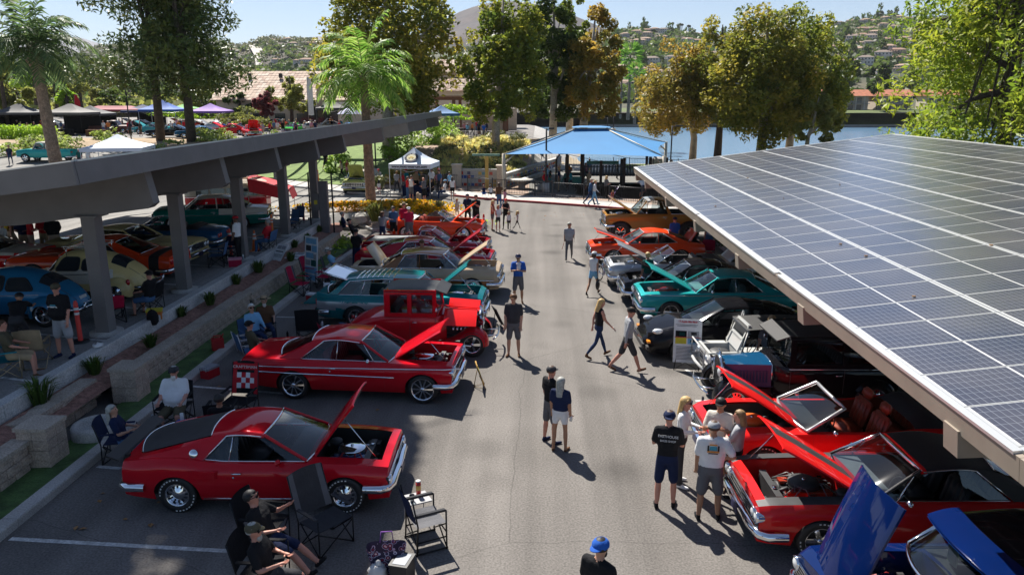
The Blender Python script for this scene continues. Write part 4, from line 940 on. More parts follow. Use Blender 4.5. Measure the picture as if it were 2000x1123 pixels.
def car(label,pos,rz,S,cat='car',group=None,z=0.,name='show_car'):
 root=thing(name,label,cat,(pos[0],pos[1],z),rz,group)
 g=S.get;xf,xr=S['xf'],S['xr'];ax=S['ax'];Rr=g('wr',.34);sill=g('sill',.24)
 top=crv(S['top']);hw=crv(S['hw']);prof=crv(g('prof',[(0,.9),(.22,.97),(.5,1.),(.75,.985),(.9,.945),(1,.88)]))
 crown=g('crown',.05);cx,dx=S['cowl'],S['deck'];P1=S['paint'];P2=g('paint2',P1);hood=g('hood');Ra=Rr+g('arch',.06)
 HF=g('hf',.7)                                  # hood half width / shoulder half width
 def zb(x):
  b=sill
  for i,wx in enumerate(ax):
   d=abs(x-wx);ra=Ra if i==0 else g('arch_r',Ra)
   if d<ra: b=max(b,Rr+math.sqrt(ra*ra-d*d)*g('archh',.92))
  if x<ax[1]-Ra: b=max(b,sill+(ax[1]-Ra-x)*.12)
  if x>ax[0]+Ra: b=max(b,sill+(x-ax[0]-Ra)*.1)
  return min(b,top(x)-.1)
 def side(x,zz): return hw(x)*prof((zz-sill)/max(top(x)-sill,.05))
 xs=set(np.linspace(xr,xf,34).tolist())|{cx,dx}
 for wx in ax: xs |= set((wx+Ra*math.cos(math.pi*i/14)) for i in range(15))|{wx-Ra-.004,wx+Ra+.004}
 if hood: xs |= {hood[0],hood[1]}
 tr=g('trunk')
 if tr: xs |= {tr[0],tr[1]}
 xs=sorted(x for x in xs if xr <= x <= xf);NK=8
 B=MB();two=g('two',lambda x,zz: False)
 rings=[]
 for x in xs:
  zl=zb(x);zt=top(x);rings.append([(x,side(x,zl+(zt-zl)*k/NK),zl+(zt-zl)*k/NK) for k in range(NK+1)])
 for s in (1,-1):
  for a,b in zip(rings,rings[1:]):
   for k in range(NK):
    q=[(p[0],p[1]*s,p[2]) for p in (a[k],b[k],b[k+1],a[k+1])]
    B.add(q,[(0,1,2,3)],1 if two((a[k][0]+b[k][0])/2,(a[k][2]+a[k+1][2]+b[k][2])/3) else 0,True)
 sh=lambda x: side(x,top(x))
 def dz(x,y): return top(x)+crown*(1-(y/max(sh(x),.01))**2)+(g('bulge',0)*math.exp(-(y/.25)**2) if x>cx else 0)
 bed=g('bed')
 for x0,x1 in zip(xs,xs[1:]):
  xm=(x0+x1)/2
  fr=[1.]
  if dx<xm<cx: rng=[1.,.9]
  elif hood and g('hood_open') and hood[0]<xm<hood[1]: rng=[1.,.93,HF]
  elif tr and tr[0]<xm<tr[1]: rng=[1.,.9,.76]
  elif bed and bed[0]<xm<bed[1]: rng=[1.,.94]
  else: rng=[1.,.93,.8,.6,.35,0]
  for f0,f1 in zip(rng,rng[1:]):
   for s in (1,-1):
    q=[(x,s*sh(x)*f,dz(x,sh(x)*f)) for x,f in ((x0,f0),(x1,f0),(x1,f1),(x0,f1))]
    B.add(q,[(0,1,2,3)],2 if (g('deckblack') and g('deckblack')(xm,f1)) else 1 if two(xm,9) else 0,True)
 for xe,rg,sgn in ((xf,rings[-1],1),(xr,rings[0],-1)):
  pts=[(xe,p[1],p[2]) for p in rg]+[(xe,0,dz(xe,0))]+[(xe,-p[1],p[2]) for p in rg[::-1]];B.add(pts,[tuple(range(len(pts)))],1 if two(xe,.6) else 0)
 bodycol=[P1,P2,INT]
 B.build('body',bodycol,root)
 # underbody,wheel wells,bay and tub
 U=MB();wy=min(hw(0)*.66,hw(0)-.26)
 U.box((xr+.15,-wy,sill-.03),(xf-.15,wy,sill+.06),0)
 for s in (1,-1): U.add([(x,s*wy,zz) for x in (xr+.1,xf-.1) for zz in (sill,.72)],[(0,1,3,2)],0)
 hx0,hx1=(hood if hood else (cx,xf-.2))
 bz=top((hx0+hx1)/2)-.5
 if g('hood_open'):
  ym=sh(hx0)*HF;yn=sh(hx1)*HF;zt0,zt1=dz(hx0,ym),dz(hx1,yn)
  v=[(hx0,-ym,zt0),(hx1,-yn,zt1),(hx1,yn,zt1),(hx0,ym,zt0),(hx0,-ym*.96,bz),(hx1,-yn*.96,bz),(hx1,yn*.96,bz),(hx0,ym*.96,bz)]
  U.add(v,[(0,1,5,4),(1,2,6,5),(2,3,7,6),(3,0,4,7)],1);U.add(v,[(4,5,6,7)],0)
 if tr:
  ym=sh(tr[0])*.76;yn=sh(tr[1])*.76;v=[(tr[0],-ym,dz(tr[0],ym)),(tr[1],-yn,dz(tr[1],yn)),(tr[1],yn,dz(tr[1],yn)),(tr[0],ym,dz(tr[0],ym))];v += [(p[0],p[1],.5) for p in v]
  U.add(v,[(0,1,5,4),(1,2,6,5),(2,3,7,6),(3,0,4,7),(4,5,6,7)],0)
 if bed:
  ym=sh(bed[0])*.94;yn=sh(bed[1])*.94;v=[(bed[0],-ym,top(bed[0])),(bed[1],-yn,top(bed[1])),(bed[1],yn,top(bed[1])),(bed[0],ym,top(bed[0]))];v += [(p[0],p[1]*.97,p[2]-.42) for p in v]
  U.add(v,[(0,1,5,4),(1,2,6,5),(2,3,7,6),(3,0,4,7),(4,5,6,7)],1 if not g('cover') else 0)
  if g('cover'): U.add([(p[0],p[1],p[2]-.02) for p in v[:4]],[(0,1,2,3)],2)
 U.build('underbody',[DARK,g('baycol',P1),g('cover',DARK)],root)
 I=MB();ic=g('int',INT);y0,y1=sh(dx)*.9,sh(cx)*.9;fl=sill+.1
 N=8
 for i in range(N):
  xa,xb=lerp(dx,cx,i/N),lerp(dx,cx,(i+1)/N)
  for s in (1,-1): I.add([(xa,s*sh(xa)*.9,top(xa)-.01),(xb,s*sh(xb)*.9,top(xb)-.01),(xb,s*sh(xb)*.86,fl),(xa,s*sh(xa)*.86,fl)],[(0,1,2,3)],0)
  I.add([(xa,-sh(xa)*.86,fl),(xb,-sh(xb)*.86,fl),(xb,sh(xb)*.86,fl),(xa,sh(xa)*.86,fl)],[(0,1,2,3)],1)
 I.add([(cx,-y1,top(cx)),(cx,y1,top(cx)),(cx,y1*.95,fl),(cx,-y1*.95,fl)],[(0,1,2,3)],1);I.add([(dx,-y0,top(dx)),(dx,y0,top(dx)),(dx,y0*.95,fl),(dx,-y0*.95,fl)],[(0,1,2,3)],1)
 I.box((cx-.42,-y1*.97,top(cx)-.2),(cx-.02,y1*.97,top(cx)-.015),2)
 I.build('interior',[ic,INT,g('dash',INT)],root)
 sx=g('seat_x',cx-1.25);sz=sill+.28
 if dx<cx-.4:
  if g('bench'):
   seat_mb(y1*1.7,.5,.55).build('seat',ic,root).location=(sx,0,sz)
  else:
   sm=seat_mb(y1*.72,.5,.55,0,g('headrest',0)).mesh('seat',ic)
   for s in (1,-1): link('seat',sm,root,(sx,s*y1*.48,sz))
  if sx-.85>dx+.15: seat_mb(y1*1.6,.45,.5).build('seat',g('seat2',ic),root).location=(sx-.85,0,sz+.02)
  sw=MB();sw.T=Matrix.Translation((cx-.55,y1*.48,top(cx)+.0)) @ Matrix.Rotation(R(65),4,'Y');sw.tube([(math.cos(a)*.19,math.sin(a)*.19,0) for a in np.linspace(0,2*math.pi,16,False)],.014,5,0,False,True,True);sw.tube([(-.18,0,0),(.18,0,0)],.012,4);sw.tube([(0,0,0),(.1,0,-.35)],.02,5);sw.build('steering_wheel',g('wheelcol',INT),root)
 # greenhouse
 gh=g('gh');A=gh['A'];Bp=gh['B'];wt=gh['wt'];bow=gh.get('bow',.14);FR=gh.get('frame',CHROME)
 wA=sh(A[0])*.93
 def wsh(u,t):                                    # windshield: u 0 base..1 top,t -1..1
  base=Vector((A[0]+bow*(1-t*t),t*wA,A[1]+.03*(1-t*t)));tp=Vector((Bp[0]+bow*.45*(1-t*t),t*wt*.97,Bp[1]+gh.get('rc',.05)*(1-t*t)*.8))
  return base.lerp(tp,u)
 ts=[-1+2*i/10 for i in range(11)]
 W=MB();W.grid([[wsh(u,t) for t in ts] for u in (0,.5,1)],0,True);W.build('windshield',GLASS,root)
 F=MB();loop=[wsh(0,t) for t in ts]+[wsh(.5,1)]+[wsh(1,t) for t in ts[::-1]]+[wsh(.5,-1)];F.tube(loop,gh.get('fr',.022),6,0,False,True,True)
 if 'D' in gh:
  rf=crv(sorted(gh['roof']));C=sorted(gh['roof'])[0];D=gh['D'];rc=gh.get('rc',.05);wc=gh.get('wc',wt*.96);wD=sh(D[0])*gh.get('wd',.8)
  wr_=lambda x: lerp(wc,wt,(x-C[0])/(Bp[0]-C[0]))
  RF=MB();nx=12;tt=[-1.035,-1,-.94,-.8,-.5,0,.5,.8,.94,1,1.035];rows=[]
  for i in range(nx+1):
   x=lerp(Bp[0]+.01,C[0],i/nx);row=[]
   for t in tt:
    tc_=max(-1,min(1,t));e=-.045 if abs(t)>1 else (-.012 if abs(t)==1 else 0)
    row.append((x+bow*.45*(1-tc_*tc_)*max(0,1-i/5)-gh.get('rbow',.06)*(1-tc_*tc_)*max(0,(i-nx+4)/4),t*wr_(x),rf(x)+rc*(1-tc_*tc_)**.8+e))
   rows.append(row)
  roofm=g('roofpaint',P1)
  for i in range(nx):
   xm=(rows[i][5][0]+rows[i+1][5][0])/2
   for j in range(len(tt)-1): RF.add([rows[i][j],rows[i+1][j],rows[i+1][j+1],rows[i][j+1]],[(0,1,2,3)],1 if ('rooffront' in S and xm>Bp[0]-S['rooffront']) else 0,True)
  for k in range(gh.get('ribs',0)):           # ribs across a wagon roof
   x=lerp(Bp[0]-.75,C[0]+.35,k/max(1,gh['ribs']-1));RF.tube([(x,t*wr_(x)*.9,rf(x)+rc*(1-(t*.9)**2)**.8+.004) for t in ts],.013,5,2)
  # sail panels + rear edge strip
  def ys(x,zz):
   zt=rf(x) if x>C[0] else lerp(D[1],C[1],(x-D[0])/max(C[0]-D[0],.01));zbelt=top(x)
   yt=wr_(x) if x>C[0] else lerp(wD*1.0,wc,(x-D[0])/max(C[0]-D[0],.01));yb=sh(x)*.96
   full=rf(max(x,C[0]));t=min(max((zz-zbelt)/max(full-zbelt,.05),0),1)
   return lerp(yb,wt*1.0,t)
  def ytop(x,zz): return ys(x,zz)
  sb,st_=gh['sail'];n2=8;m2=5
  for s in (1,-1):
   rows2=[]
   for i in range(n2+1):
    f=i/n2;row=[]
    # lower edge from sb to D.x along the belt,upper edge along roof rail then C->D slope
    xl=lerp(sb,D[0],f);k=f*((st_-C[0])+math.hypot(C[0]-D[0],C[1]-D[1]));
    if k <= st_-C[0]: xu=st_-k;zu=rf(xu)-.01
    else:
     q=(k-(st_-C[0]))/max(math.hypot(C[0]-D[0],C[1]-D[1]),.01);xu=lerp(C[0],D[0],q);zu=lerp(C[1],D[1]+.015,q)-.005+gh.get('arc',.0)*math.sin(math.pi*q)
    for j in range(m2+1):
     u=j/m2;x=lerp(xl,xu,u);zz=lerp(top(xl)-.01,zu,u);row.append((x,s*(ys(x,zz) if u<1 else lerp(ys(x,zz),(wr_(max(xu,C[0])) if xu >= C[0] else lerp(wc,wD,(C[0]-xu)/max(C[0]-D[0],.01))),1)),zz))
    rows2.append(row)
   RF.grid(rows2,1 if g('sail2') else 0,True)
  RF.build('roof',[roofm,g('rooffrontpaint',P1) if not g('sail2') else g('sail2'),CHROME],root)
  BL=MB();ar=gh.get('arc',0)
  BL.grid([[Vector((lerp(C[0]-gh.get('rbow',.06)*(1-t*t),D[0]-gh.get('bbow',.16)*(1-t*t),u),t*lerp(wc*.95,wD*.96,u),lerp(C[1]+rc*(1-t*t)**.8,D[1]+.02+crown*(1-t*t),u)+ar*math.sin(math.pi*u))) for t in ts] for u in (0,.25,.5,.75,1)],0,True)
  bo=gh.get('back','glass');BL.build('rear_window',INT if bo=='louver' else GLASS,root)
  F.tube([Vector((D[0]-gh.get('bbow',.16)*(1-t*t),t*wD*.97,D[1]+.03+crown*(1-t*t))) for t in ts],.014,5,0,False)
  F.tube([Vector((C[0]-gh.get('rbow',.06)*(1-t*t),t*wc*.97,C[1]+rc*(1-t*t)**.8)) for t in ts],.014,5,0,False)
  # side glass
  for s in (1,-1):
   pts=[]
   lo=[(lerp(A[0]-.02,sb,i/6)) for i in range(7)];up=[lerp(Bp[0]-.03,st_,i/6) for i in range(7)]
   bars=gh.get('bars',[]);opened=gh.get('open',(1,4))
   Gm=MB()
   for i in range(6):
    if opened and opened[0] <= i<opened[1]: continue
    q=[]
    for x,zz in ((lo[i],top(lo[i])+.0),(lo[i+1],top(lo[i+1])),(up[i+1],rf(up[i+1])-.035),(up[i],rf(up[i])-.035)): q.append((x,s*(ys(x,zz)-.03),zz))
    Gm.add(q,[(0,1,2,3)],0)
   if Gm.v: Gm.build('side_window',GLASS,root)
   for b0,b1,rr,ch in bars:
    F.tube([(b0,s*(ys(b0,top(b0))-.012),top(b0)-.01),(b1,s*(ys(b1,rf(b1)-.03)-.012),rf(b1)-.03)],rr,5,0 if ch else 1)
   F.tube([(x,s*(ys(x,rf(x)-.02)+.004),rf(x)-.028) for x in up],.013,5,0,False)
   F.tube([(x,s*sh(x)*.93,top(x)+.012) for x in [lerp(A[0],D[0],i/8) for i in range(9)]],.011,5,0,False)
   F.tube([(sb,s*(ys(sb,top(sb))+.004),top(sb)),(st_,s*(ys(st_,rf(st_)-.03)+.004),rf(st_)-.03)],.012,5,0)
   ap=[wsh(u,s) for u in (0,.5,1)];F.tube(ap,.03,6,1,False)
 F.build('window_trim',[FR,P1 if not g('roofpaint') else g('roofpaint')],root)
 if 'boot' in S:                                   # folded convertible top
  bx0,bx1,bw,bc=S['boot'];m=MB();P=[]
  for i in range(7):
   x=lerp(bx0,bx1,i/6);P.append([(x,t*sh(x)*.9,top(x)+bw*math.sin(math.pi*(i+.6)/7.2)*(1-t**6)+.01) for t in [-1+k/5 for k in range(11)]])
  m.grid(P,0,True);m.build('folded_top',bc,root)
 # hood / trunk lid panels
 def lid(nm,x0,x1,hf,ang,hinge,mo,mu,th=.03,stripe=None):
  m=MB();X=[lerp(x0+.01,x1-.01,i/8) for i in range(9)];Y=[-1,-.9,-.55,-.3,0,.3,.55,.9,1]
  up=[[Vector((x,y*(sh(x)*hf-.01),dz(x,y*(sh(x)*hf)) - (.02 if abs(y)==1 else 0))) for y in Y] for x in X];dn=[[p-Vector((0,0,th)) for p in row] for row in up]
  for i in range(8):
   for j in range(8):
    st=stripe and (abs(Y[j]+Y[j+1])/2<stripe);m.add([up[i][j],up[i+1][j],up[i+1][j+1],up[i][j+1]],[(0,1,2,3)],2 if st else 0,True);m.add([dn[i][j],dn[i+1][j],dn[i+1][j+1],dn[i][j+1]],[(3,2,1,0)],1,True)
  edge=up[0]+[r_[-1] for r_ in up[1:]]+up[-1][::-1][1:]+[r_[0] for r_ in up[::-1][1:-1]]
  ed2=dn[0]+[r_[-1] for r_ in dn[1:]]+dn[-1][::-1][1:]+[r_[0] for r_ in dn[::-1][1:-1]]
  k=len(edge);m.add(edge+ed2,[(i,(i+1) % k,k+(i+1) % k,k+i) for i in range(k)],0)
  for a,b in (((.15,-.8),(.85,-.75)),((.15,.8),(.85,.75)),((.12,-.75),(.12,.75)),((.88,-.75),(.88,.75)),((.15,-.7),(.85,.6)),((.15,.7),(.85,-.6))):
   pa,pb_=[Vector((lerp(x0,x1,u),v*sh(lerp(x0,x1,u))*hf,dz(lerp(x0,x1,u),v*sh(x0)*hf)-th-.012)) for u,v in (a,b)];m.tube([pa,pb_],.024,4,1)
  hx=x0 if hinge=='rear' else x1;M_=Matrix.Translation((hx,0,top(hx)+.02)) @ Matrix.Rotation(R(-ang if hinge=='rear' else ang),4,'Y') @ Matrix.Translation((-hx,0,-top(hx)-.02))
  m.v=[tuple(M_ @ Vector(p)) for p in m.v];m.build(nm,[mo,mu,g('stripecol',INT)],root)
  return M_
 if hood:
  hc=g('hoodpaint',P1)
  if g('hood_open'):
   M_=lid('hood',hood[0],hood[1],HF,g('hood_open'),g('hinge','rear'),hc,g('hoodunder',hc),stripe=g('stripe'))
   pr=MB();e=M_ @ Vector((lerp(hood[0],hood[1],.72 if g('hinge','rear')=='rear' else .2),-sh(hood[1])*HF*.9,top(hood[1])-.03));pr.tube([(lerp(hood[0],hood[1],.95),-sh(hood[1])*HF*.97,top(hood[1])),e],.008,5);pr.build('prop_rod',CHROME,root)
   engine(root,hood[0]+.03,hood[1]-.02,sh(hood[1])*HF*.95,top((hood[0]+hood[1])/2)-.02,*g('eng',('chrome',(.1,.1,.11),3,(.03,.03,.03))))
  elif g('seams',True):
   sm_=MB()
   for s in (1,-1): sm_.tube([(x,s*sh(x)*HF,dz(x,sh(x)*HF)+.0015) for x in [lerp(hood[0],hood[1],i/8) for i in range(9)]],.005,4,0,False)
   sm_.build('hood_seam',INT,root)
 if tr: lid('trunk_lid',tr[0],tr[1],.76,tr[2],'front',g('trunkpaint',P1),g('trunkunder',P1))
 # doors
 for dr in g('doors',[]):
  for s in (1,-1):
   m=MB();n3=8;P=[]
   for k in range(9):
    row=[]
    for i in range(n3+1):
     x=lerp(dr[0],dr[1],i/n3);zlo=sill+.06;zz=lerp(zlo,top(x)-.012,k/8);row.append((x,s*(side(x,zz)+.005),zz))
    P.append(row)
   tm_=[1 if two((dr[0]+dr[1])/2,(P[k][4][2]+P[k+1][4][2])/2) else 0 for k in range(8)]
   for k in range(8):
    for i in range(n3): m.add([P[k][i],P[k][i+1],P[k+1][i+1],P[k+1][i]],[(0,1,2,3)],tm_[k],True)
   for xe,ii in ((dr[0],0),(dr[1],n3)): m.add([v for k in range(9) for v in (P[k][ii],(P[k][ii][0],P[k][ii][1]-s*.012,P[k][ii][2]))],[(2*k,2*k+1,2*k+3,2*k+2) for k in range(8)],2)
   d=m.build('door',[P1,P2,INT],root)
   h=MB();x=dr[0]+.16;zz=top(x)-.14;h.tube([(x-.07,s*(side(x,zz)+.03),zz),(x+.1,s*(side(x,zz)+.035),zz+.005)],.013,5);h.lathe([(0,0),(.018,.0),(.018,.02),(0,.02)],8,Matrix.Translation((x-.04,s*(side(x,zz-.06)+.004),zz-.07)) @ Matrix.Rotation(-s*math.pi/2,4,'X'));h.build('handle',CHROME,d)
 # chrome side strips
 T_=MB()
 for x0,x1,zo,rr in g('trim',[]):
  n4=16
  for s in (1,-1): T_.tube([(lerp(x0,x1,i/n4),s*(side(lerp(x0,x1,i/n4),(zo(lerp(x0,x1,i/n4)) if callable(zo) else zo))+.008),(zo(lerp(x0,x1,i/n4)) if callable(zo) else zo)) for i in range(n4+1)],rr,5)
 if T_.v: T_.build('side_trim',CHROME,root)
 # lamps,grille,bumpers
 fy=hw(xf-.1);zf=g('hl_z',top(xf)-.16)
 if g('grille',True):
  gz0,gz1=g('gz',(zf-.12,zf+.12));gy=fy*g('gw',.92);m=MB();m.box((xf-.03,-gy,gz0),(xf+.012,gy,gz1),0)
  for k in range(g('bars_h',4)): zz=lerp(gz0+.02,gz1-.02,k/max(1,g('bars_h',4)-1));m.box((xf+.01,-gy,zz-.007),(xf+.03,gy,zz+.007),1)
  for k in range(g('bars_v',0)): yy=lerp(-gy+.03,gy-.03,k/max(1,g('bars_v')-1));m.box((xf+.01,yy-.008,gz0),(xf+.032,yy+.008,gz1),1)
  for zz in (gz0,gz1): m.tube([(xf+.01,-gy,zz),(xf+.02,0,zz),(xf+.01,gy,zz)],.014,5,1)
  m.build('grille',[INT,CHROME],root)
 for yy,rr in g('hl',[(.86,.085),(.64,.085)]):
  for s in (1,-1):
   M_=Matrix.Translation((xf+.02+g('hlx',0),s*yy*fy*.98,zf)) @ Matrix.Rotation(math.pi/2,4,'Y');m=MB();m.lathe([(rr,-.2),(rr*1.12,.0),(rr*1.1,.03),(rr*.95,.035)],16,M_,0);m.lathe([(rr*.95,.02),(rr*.6,.04),(0,.05)],16,M_,1);m.build('headlight',[g('hlrim',CHROME),LENS],root)
 tz=g('tl_z',top(xr)-.2);
 for (yy,wd,hh,kind) in g('tl',[(.75,.25,.1,'box')]):
  for s in (1,-1):
   m=MB()
   if kind=='box': m.box((xr-.03,s*yy*hw(xr)-wd/2,tz-hh/2),(xr+.02,s*yy*hw(xr)+wd/2,tz+hh/2),0)
   else: m.lathe([(wd/2*1.15,-.02),(wd/2*1.15,.03),(wd/2,.035),(0,.05)],14,Matrix.Translation((xr,s*yy*hw(xr),tz)) @ Matrix.Rotation(-math.pi/2,4,'Y'),0)
   m.build('tail_light',REDL,root)
 if g('amber'):
  for s in (1,-1): m=MB();x,zz=g('amber');m.cb((x,s*(side(x,zz)+.004),zz),(.16,.02,.05));m.build('marker_light',AMB,root)
 bp=g('bprof',[(0,-.07),(.05,-.06),(.075,-.02),(.075,.02),(.05,.06),(0,.07)])
 bo,bzf,bzr=g('bump',(.1,.46,.48));bo -= .06
 for nm,xe,sg,zz,on in (('front_bumper',xf,1,bzf,g('fb',True)),('rear_bumper',xr,-1,bzr,g('rb',True))):
  if not on: continue
  m=MB();w0=hw(xe-sg*.25)*1.02;ve=g('bvee',0)
  path=[(xe-sg*.42,-w0*1.0,zz),(xe-sg*.12,-w0*1.0,zz),(xe+sg*(bo-.06),-w0*.93,zz),(xe+sg*bo,-w0*.75,zz),(xe+sg*bo,-w0*.4,zz-ve),(xe+sg*(bo+.015),0,zz-ve)]
  path=path+[(p[0],-p[1],p[2]) for p in path[::-1][1:]]
  if sg<0: path=path[::-1]
  sweep([(p[0],p[1],p[2]) for p in path],bp,0,m)
  m.build(nm,g('bcol',CHROME),root)
  pl=MB();pl.cb((xe+sg*(bo+.085),0,zz-.02),(.012,.31,.15));pl.build('licence_plate',mat('plate_white',(.6,.6,.55),.5,var=0) if sg<0 else g('plate',mat('plate_dark',(.03,.03,.08),.4,var=0)),root)
 for s in (1,-1):
  m=MB();x=cx-.45;yy=side(x,top(x)-.02);zz=top(x)+.06
  m.tube([(x,s*yy*.96,zz-.08),(x+.02,s*(yy+.06),zz)],.012,5);m.ball((x+.02,s*(yy+.1),zz+.01),(.05,.075,.055),8,5);m.build('mirror',g('mirror',CHROME),root)
 wheels(root,ax,hw(0)*g('tw',.97),Rr,g('ww',.22),g('ws','mag'),g('wc'),g('rearw'))
 sc_=g('scale',1);root.scale=(sc_,sc_,sc_)
 for fn in g('extra',[]): fn(root,dict(top=top,side=side,hw=hw,sh=sh,dz=dz))
 return root
# ------------------------------------------------------------ the show cars
def mk(base,**k): d=dict(base);d.update(k);return d
RED=paint('candy_red',(.55,.006,.016),.1);MAROON=paint('maroon',(.36,.006,.02),.2);ORANGE=paint('orange_red',(.75,.06,.014),0);HUGGER=paint('bright_red',(.72,.016,.016),0)
TEAL=paint('deep_teal',(.004,.17,.185),.2);TEAL2=paint('turquoise',(.02,.33,.33),.15);SILVER=paint('silver',(.45,.46,.47),.6);BLKP=paint('gloss_black',(.008,.008,.01));NAVY=paint('midnight_blue',(.008,.07,.16),.1)
BLUE=paint('royal_blue',(.002,.012,.075),.05);GOLD=paint('gold_brown',(.36,.17,.035),.3);BEIGE=paint('beige',(.5,.38,.25),0);COPPER=paint('copper',(.26,.1,.03),.3);CREAM=paint('cream',(.7,.55,.24),0);IVORY=paint('ivory',(.66,.6,.5),0)
SKYB=paint('beetle_blue',(.02,.17,.32),.1);GREEN=paint('emerald',(.004,.17,.13),.1);LIME=paint('lime_green',(.04,.4,.03),0);PALEY=paint('pale_lime',(.42,.45,.14),0);ASPB=paint('asphalt_blue',(.008,.09,.2),.2);AQUA=paint('aqua',(.05,.33,.36),0);GREYP=paint('warm_white',(.52,.52,.5),0)
VINYL=mat('vinyl_roof',(.016,.016,.017),.6,var=.2,scale=30,bump=.3);REDINT=mat('red_vinyl',(.34,.05,.02),.4,var=.1);TANINT=mat('tan_vinyl',(.3,.2,.12),.5,var=.1);REDV=mat('crimson_vinyl',(.25,.01,.02),.4,var=.1);TEALV=mat('teal_vinyl',(.02,.12,.13),.4,var=.1);GREYV=mat('grey_vinyl',(.2,.2,.21),.5,var=.1);MBLK=mat('matt_black',(.014,.014,.015),.5,var=.1)
COUPE=dict(xf=2.4,xr=-2.5,ax=(1.45,-1.45),wr=.34,sill=.23,hw=[(-2.5,.8),(-2.2,.9),(-1.4,.95),(0,.94),(1.4,.93),(2.15,.88),(2.4,.8)],top=[(-2.5,.84),(-2.3,.9),(-1.5,.97),(-.5,.92),(.7,.92),(1.5,.9),(2.2,.84),(2.4,.79)],
 cowl=.78,deck=-1.7,hood=(.86,2.22),doors=[(-.55,.72)],gh=dict(A=(.8,.93),B=(.1,1.33),wt=.62,roof=[(.1,1.33),(-.4,1.37),(-.95,1.3)],D=(-1.75,.97),sail=(-1.1,-.75),bars=[(.42,.16,.01,1)]),paint=RED)
# L1 fastback with spoiler and scoop
def fastback_extra(root,f):
 m=MB();P=[(-2.42,.98),(-2.62,1.06),(-2.64,1.03),(-2.4,.95)]
 m.slab([(x,-.86,z) for x,z in P],(0,1.72,0));
 for s in (-.6,.6): m.box((-2.45,s-.04,.84),(-2.35,s+.04,.97))
 m.build('spoiler',MBLK,root)
 for s in (1,-1):
  m=MB();x0=-.72;y=f['side'](x0,.74);m.add([(x0+.02,s*y,.82),(x0+.02,s*y,.68),(x0-.02,s*(y+.05),.69),(x0-.02,s*(y+.05),.81),(x0-.5,s*f['side'](x0-.5,.82),.82),(x0-.5,s*f['side'](x0-.5,.69),.69)],[(0,1,2,3),(3,2,5,4),(0,3,4),(1,5,2)],0);m.add([(x0-.018,s*(y+.001),.7),(x0-.018,s*(y+.046),.7),(x0-.018,s*(y+.046),.8),(x0-.018,s*(y+.001),.8)],[(0,1,2,3)],1);m.build('side_scoop',[RED,INT],root)
  m=MB();m.lathe([(0,.012),(.06,.012),(.075,0)],14,Matrix.Translation((-1.15,s*(f['sh'](-1.15)*.93),1.06)) @ Matrix.Rotation(-s*1.15,4,'X'));m.build('emblem',CHROME,root)
 m=MB()
 for s in (1,-1): m.tube([(x,s*(f['side'](x,.27)+.01),.27) for x in (-1.0,-.3,.4,1.0)],.014,5)
 m.build('rocker_trim',CHROME,root)
car('candy red fastback coupe with black window louvres and hood up, closest on the left row',(-4.78,12.55),R(1.5),mk(COUPE,xf=2.2,xr=-2.4,hood=(.86,2.06),two=lambda x,z: False,top=[(-2.5,.86),(-2.3,.92),(-1.5,1.0),(-.6,.91),(.7,.91),(1.5,.89),(2.2,.82),(2.4,.76)],
 gh=dict(A=(.8,.93),B=(.02,1.33),wt=.6,roof=[(.02,1.33),(-.4,1.36),(-.9,1.3)],D=(-2.1,.98),sail=(-.98,-.62),bars=[(-.55,-.5,.01,1)],back='louver',rc=.045),deck=-1.95,HFx=0,hf=.74,hood_open=56,hoodunder=MBLK,baycol=MBLK,eng=('chrome',(.02,.06,.2),4,(.4,.01,.01)),mirror=RED,wc='lettered',ws='steel',int=INT,hl=[(.88,.08)],gz=(.48,.68),hl_z=.6,gw=.98,tl=[(.5,.3,.13,'box')],bump=(.1,.48,.5),bvee=0,extra=[fastback_extra],amber=(2.15,.5)))
# L2 long hardtop
FULL=dict(xf=2.5,xr=-2.95,ax=(1.56,-1.56),wr=.36,sill=.25,hw=[(-2.95,.9),(-2.6,.96),(-1.5,1.0),(0,1.0),(1.5,.99),(2.3,.96),(2.5,.9)],top=[(-2.95,.92),(-2.0,.98),(-1,.97),(.6,.96),(1.5,.95),(2.3,.92),(2.5,.87)],cowl=.72,deck=-1.75,hood=(.8,2.36),doors=[(-.75,.66)],
 gh=dict(A=(.74,.97),B=(.05,1.4),wt=.66,roof=[(.05,1.4),(-.5,1.45),(-1.15,1.38)],D=(-1.9,1.0),sail=(-1.4,-.85),bars=[(.4,.1,.01,1),(-.52,-.5,.011,1)]),paint=RED)
car('long candy red hardtop with white side trim lines and hood up, chrome multi-spoke wheels',(-4.2,17.6),R(-3.2),mk(FULL,xf=2.25,xr=-2.85,hood=(.8,2.15),hood_open=33,ws='big',int=REDV,bench=1,hf=.72,eng=('chrome',(.3,.02,.02),5,(.1,.1,.1)),trim=[(-2.9,2.45,lambda x: .84+.01*x,.014),(-2.85,.9,lambda x: .66-.012*x,.02)],hl=[(.9,.085),(.68,.085)],gz=(.6,.8),bars_h=7,tl=[(.78,.24,.24,'round')],tl_z=.72,mirror=CHROME))
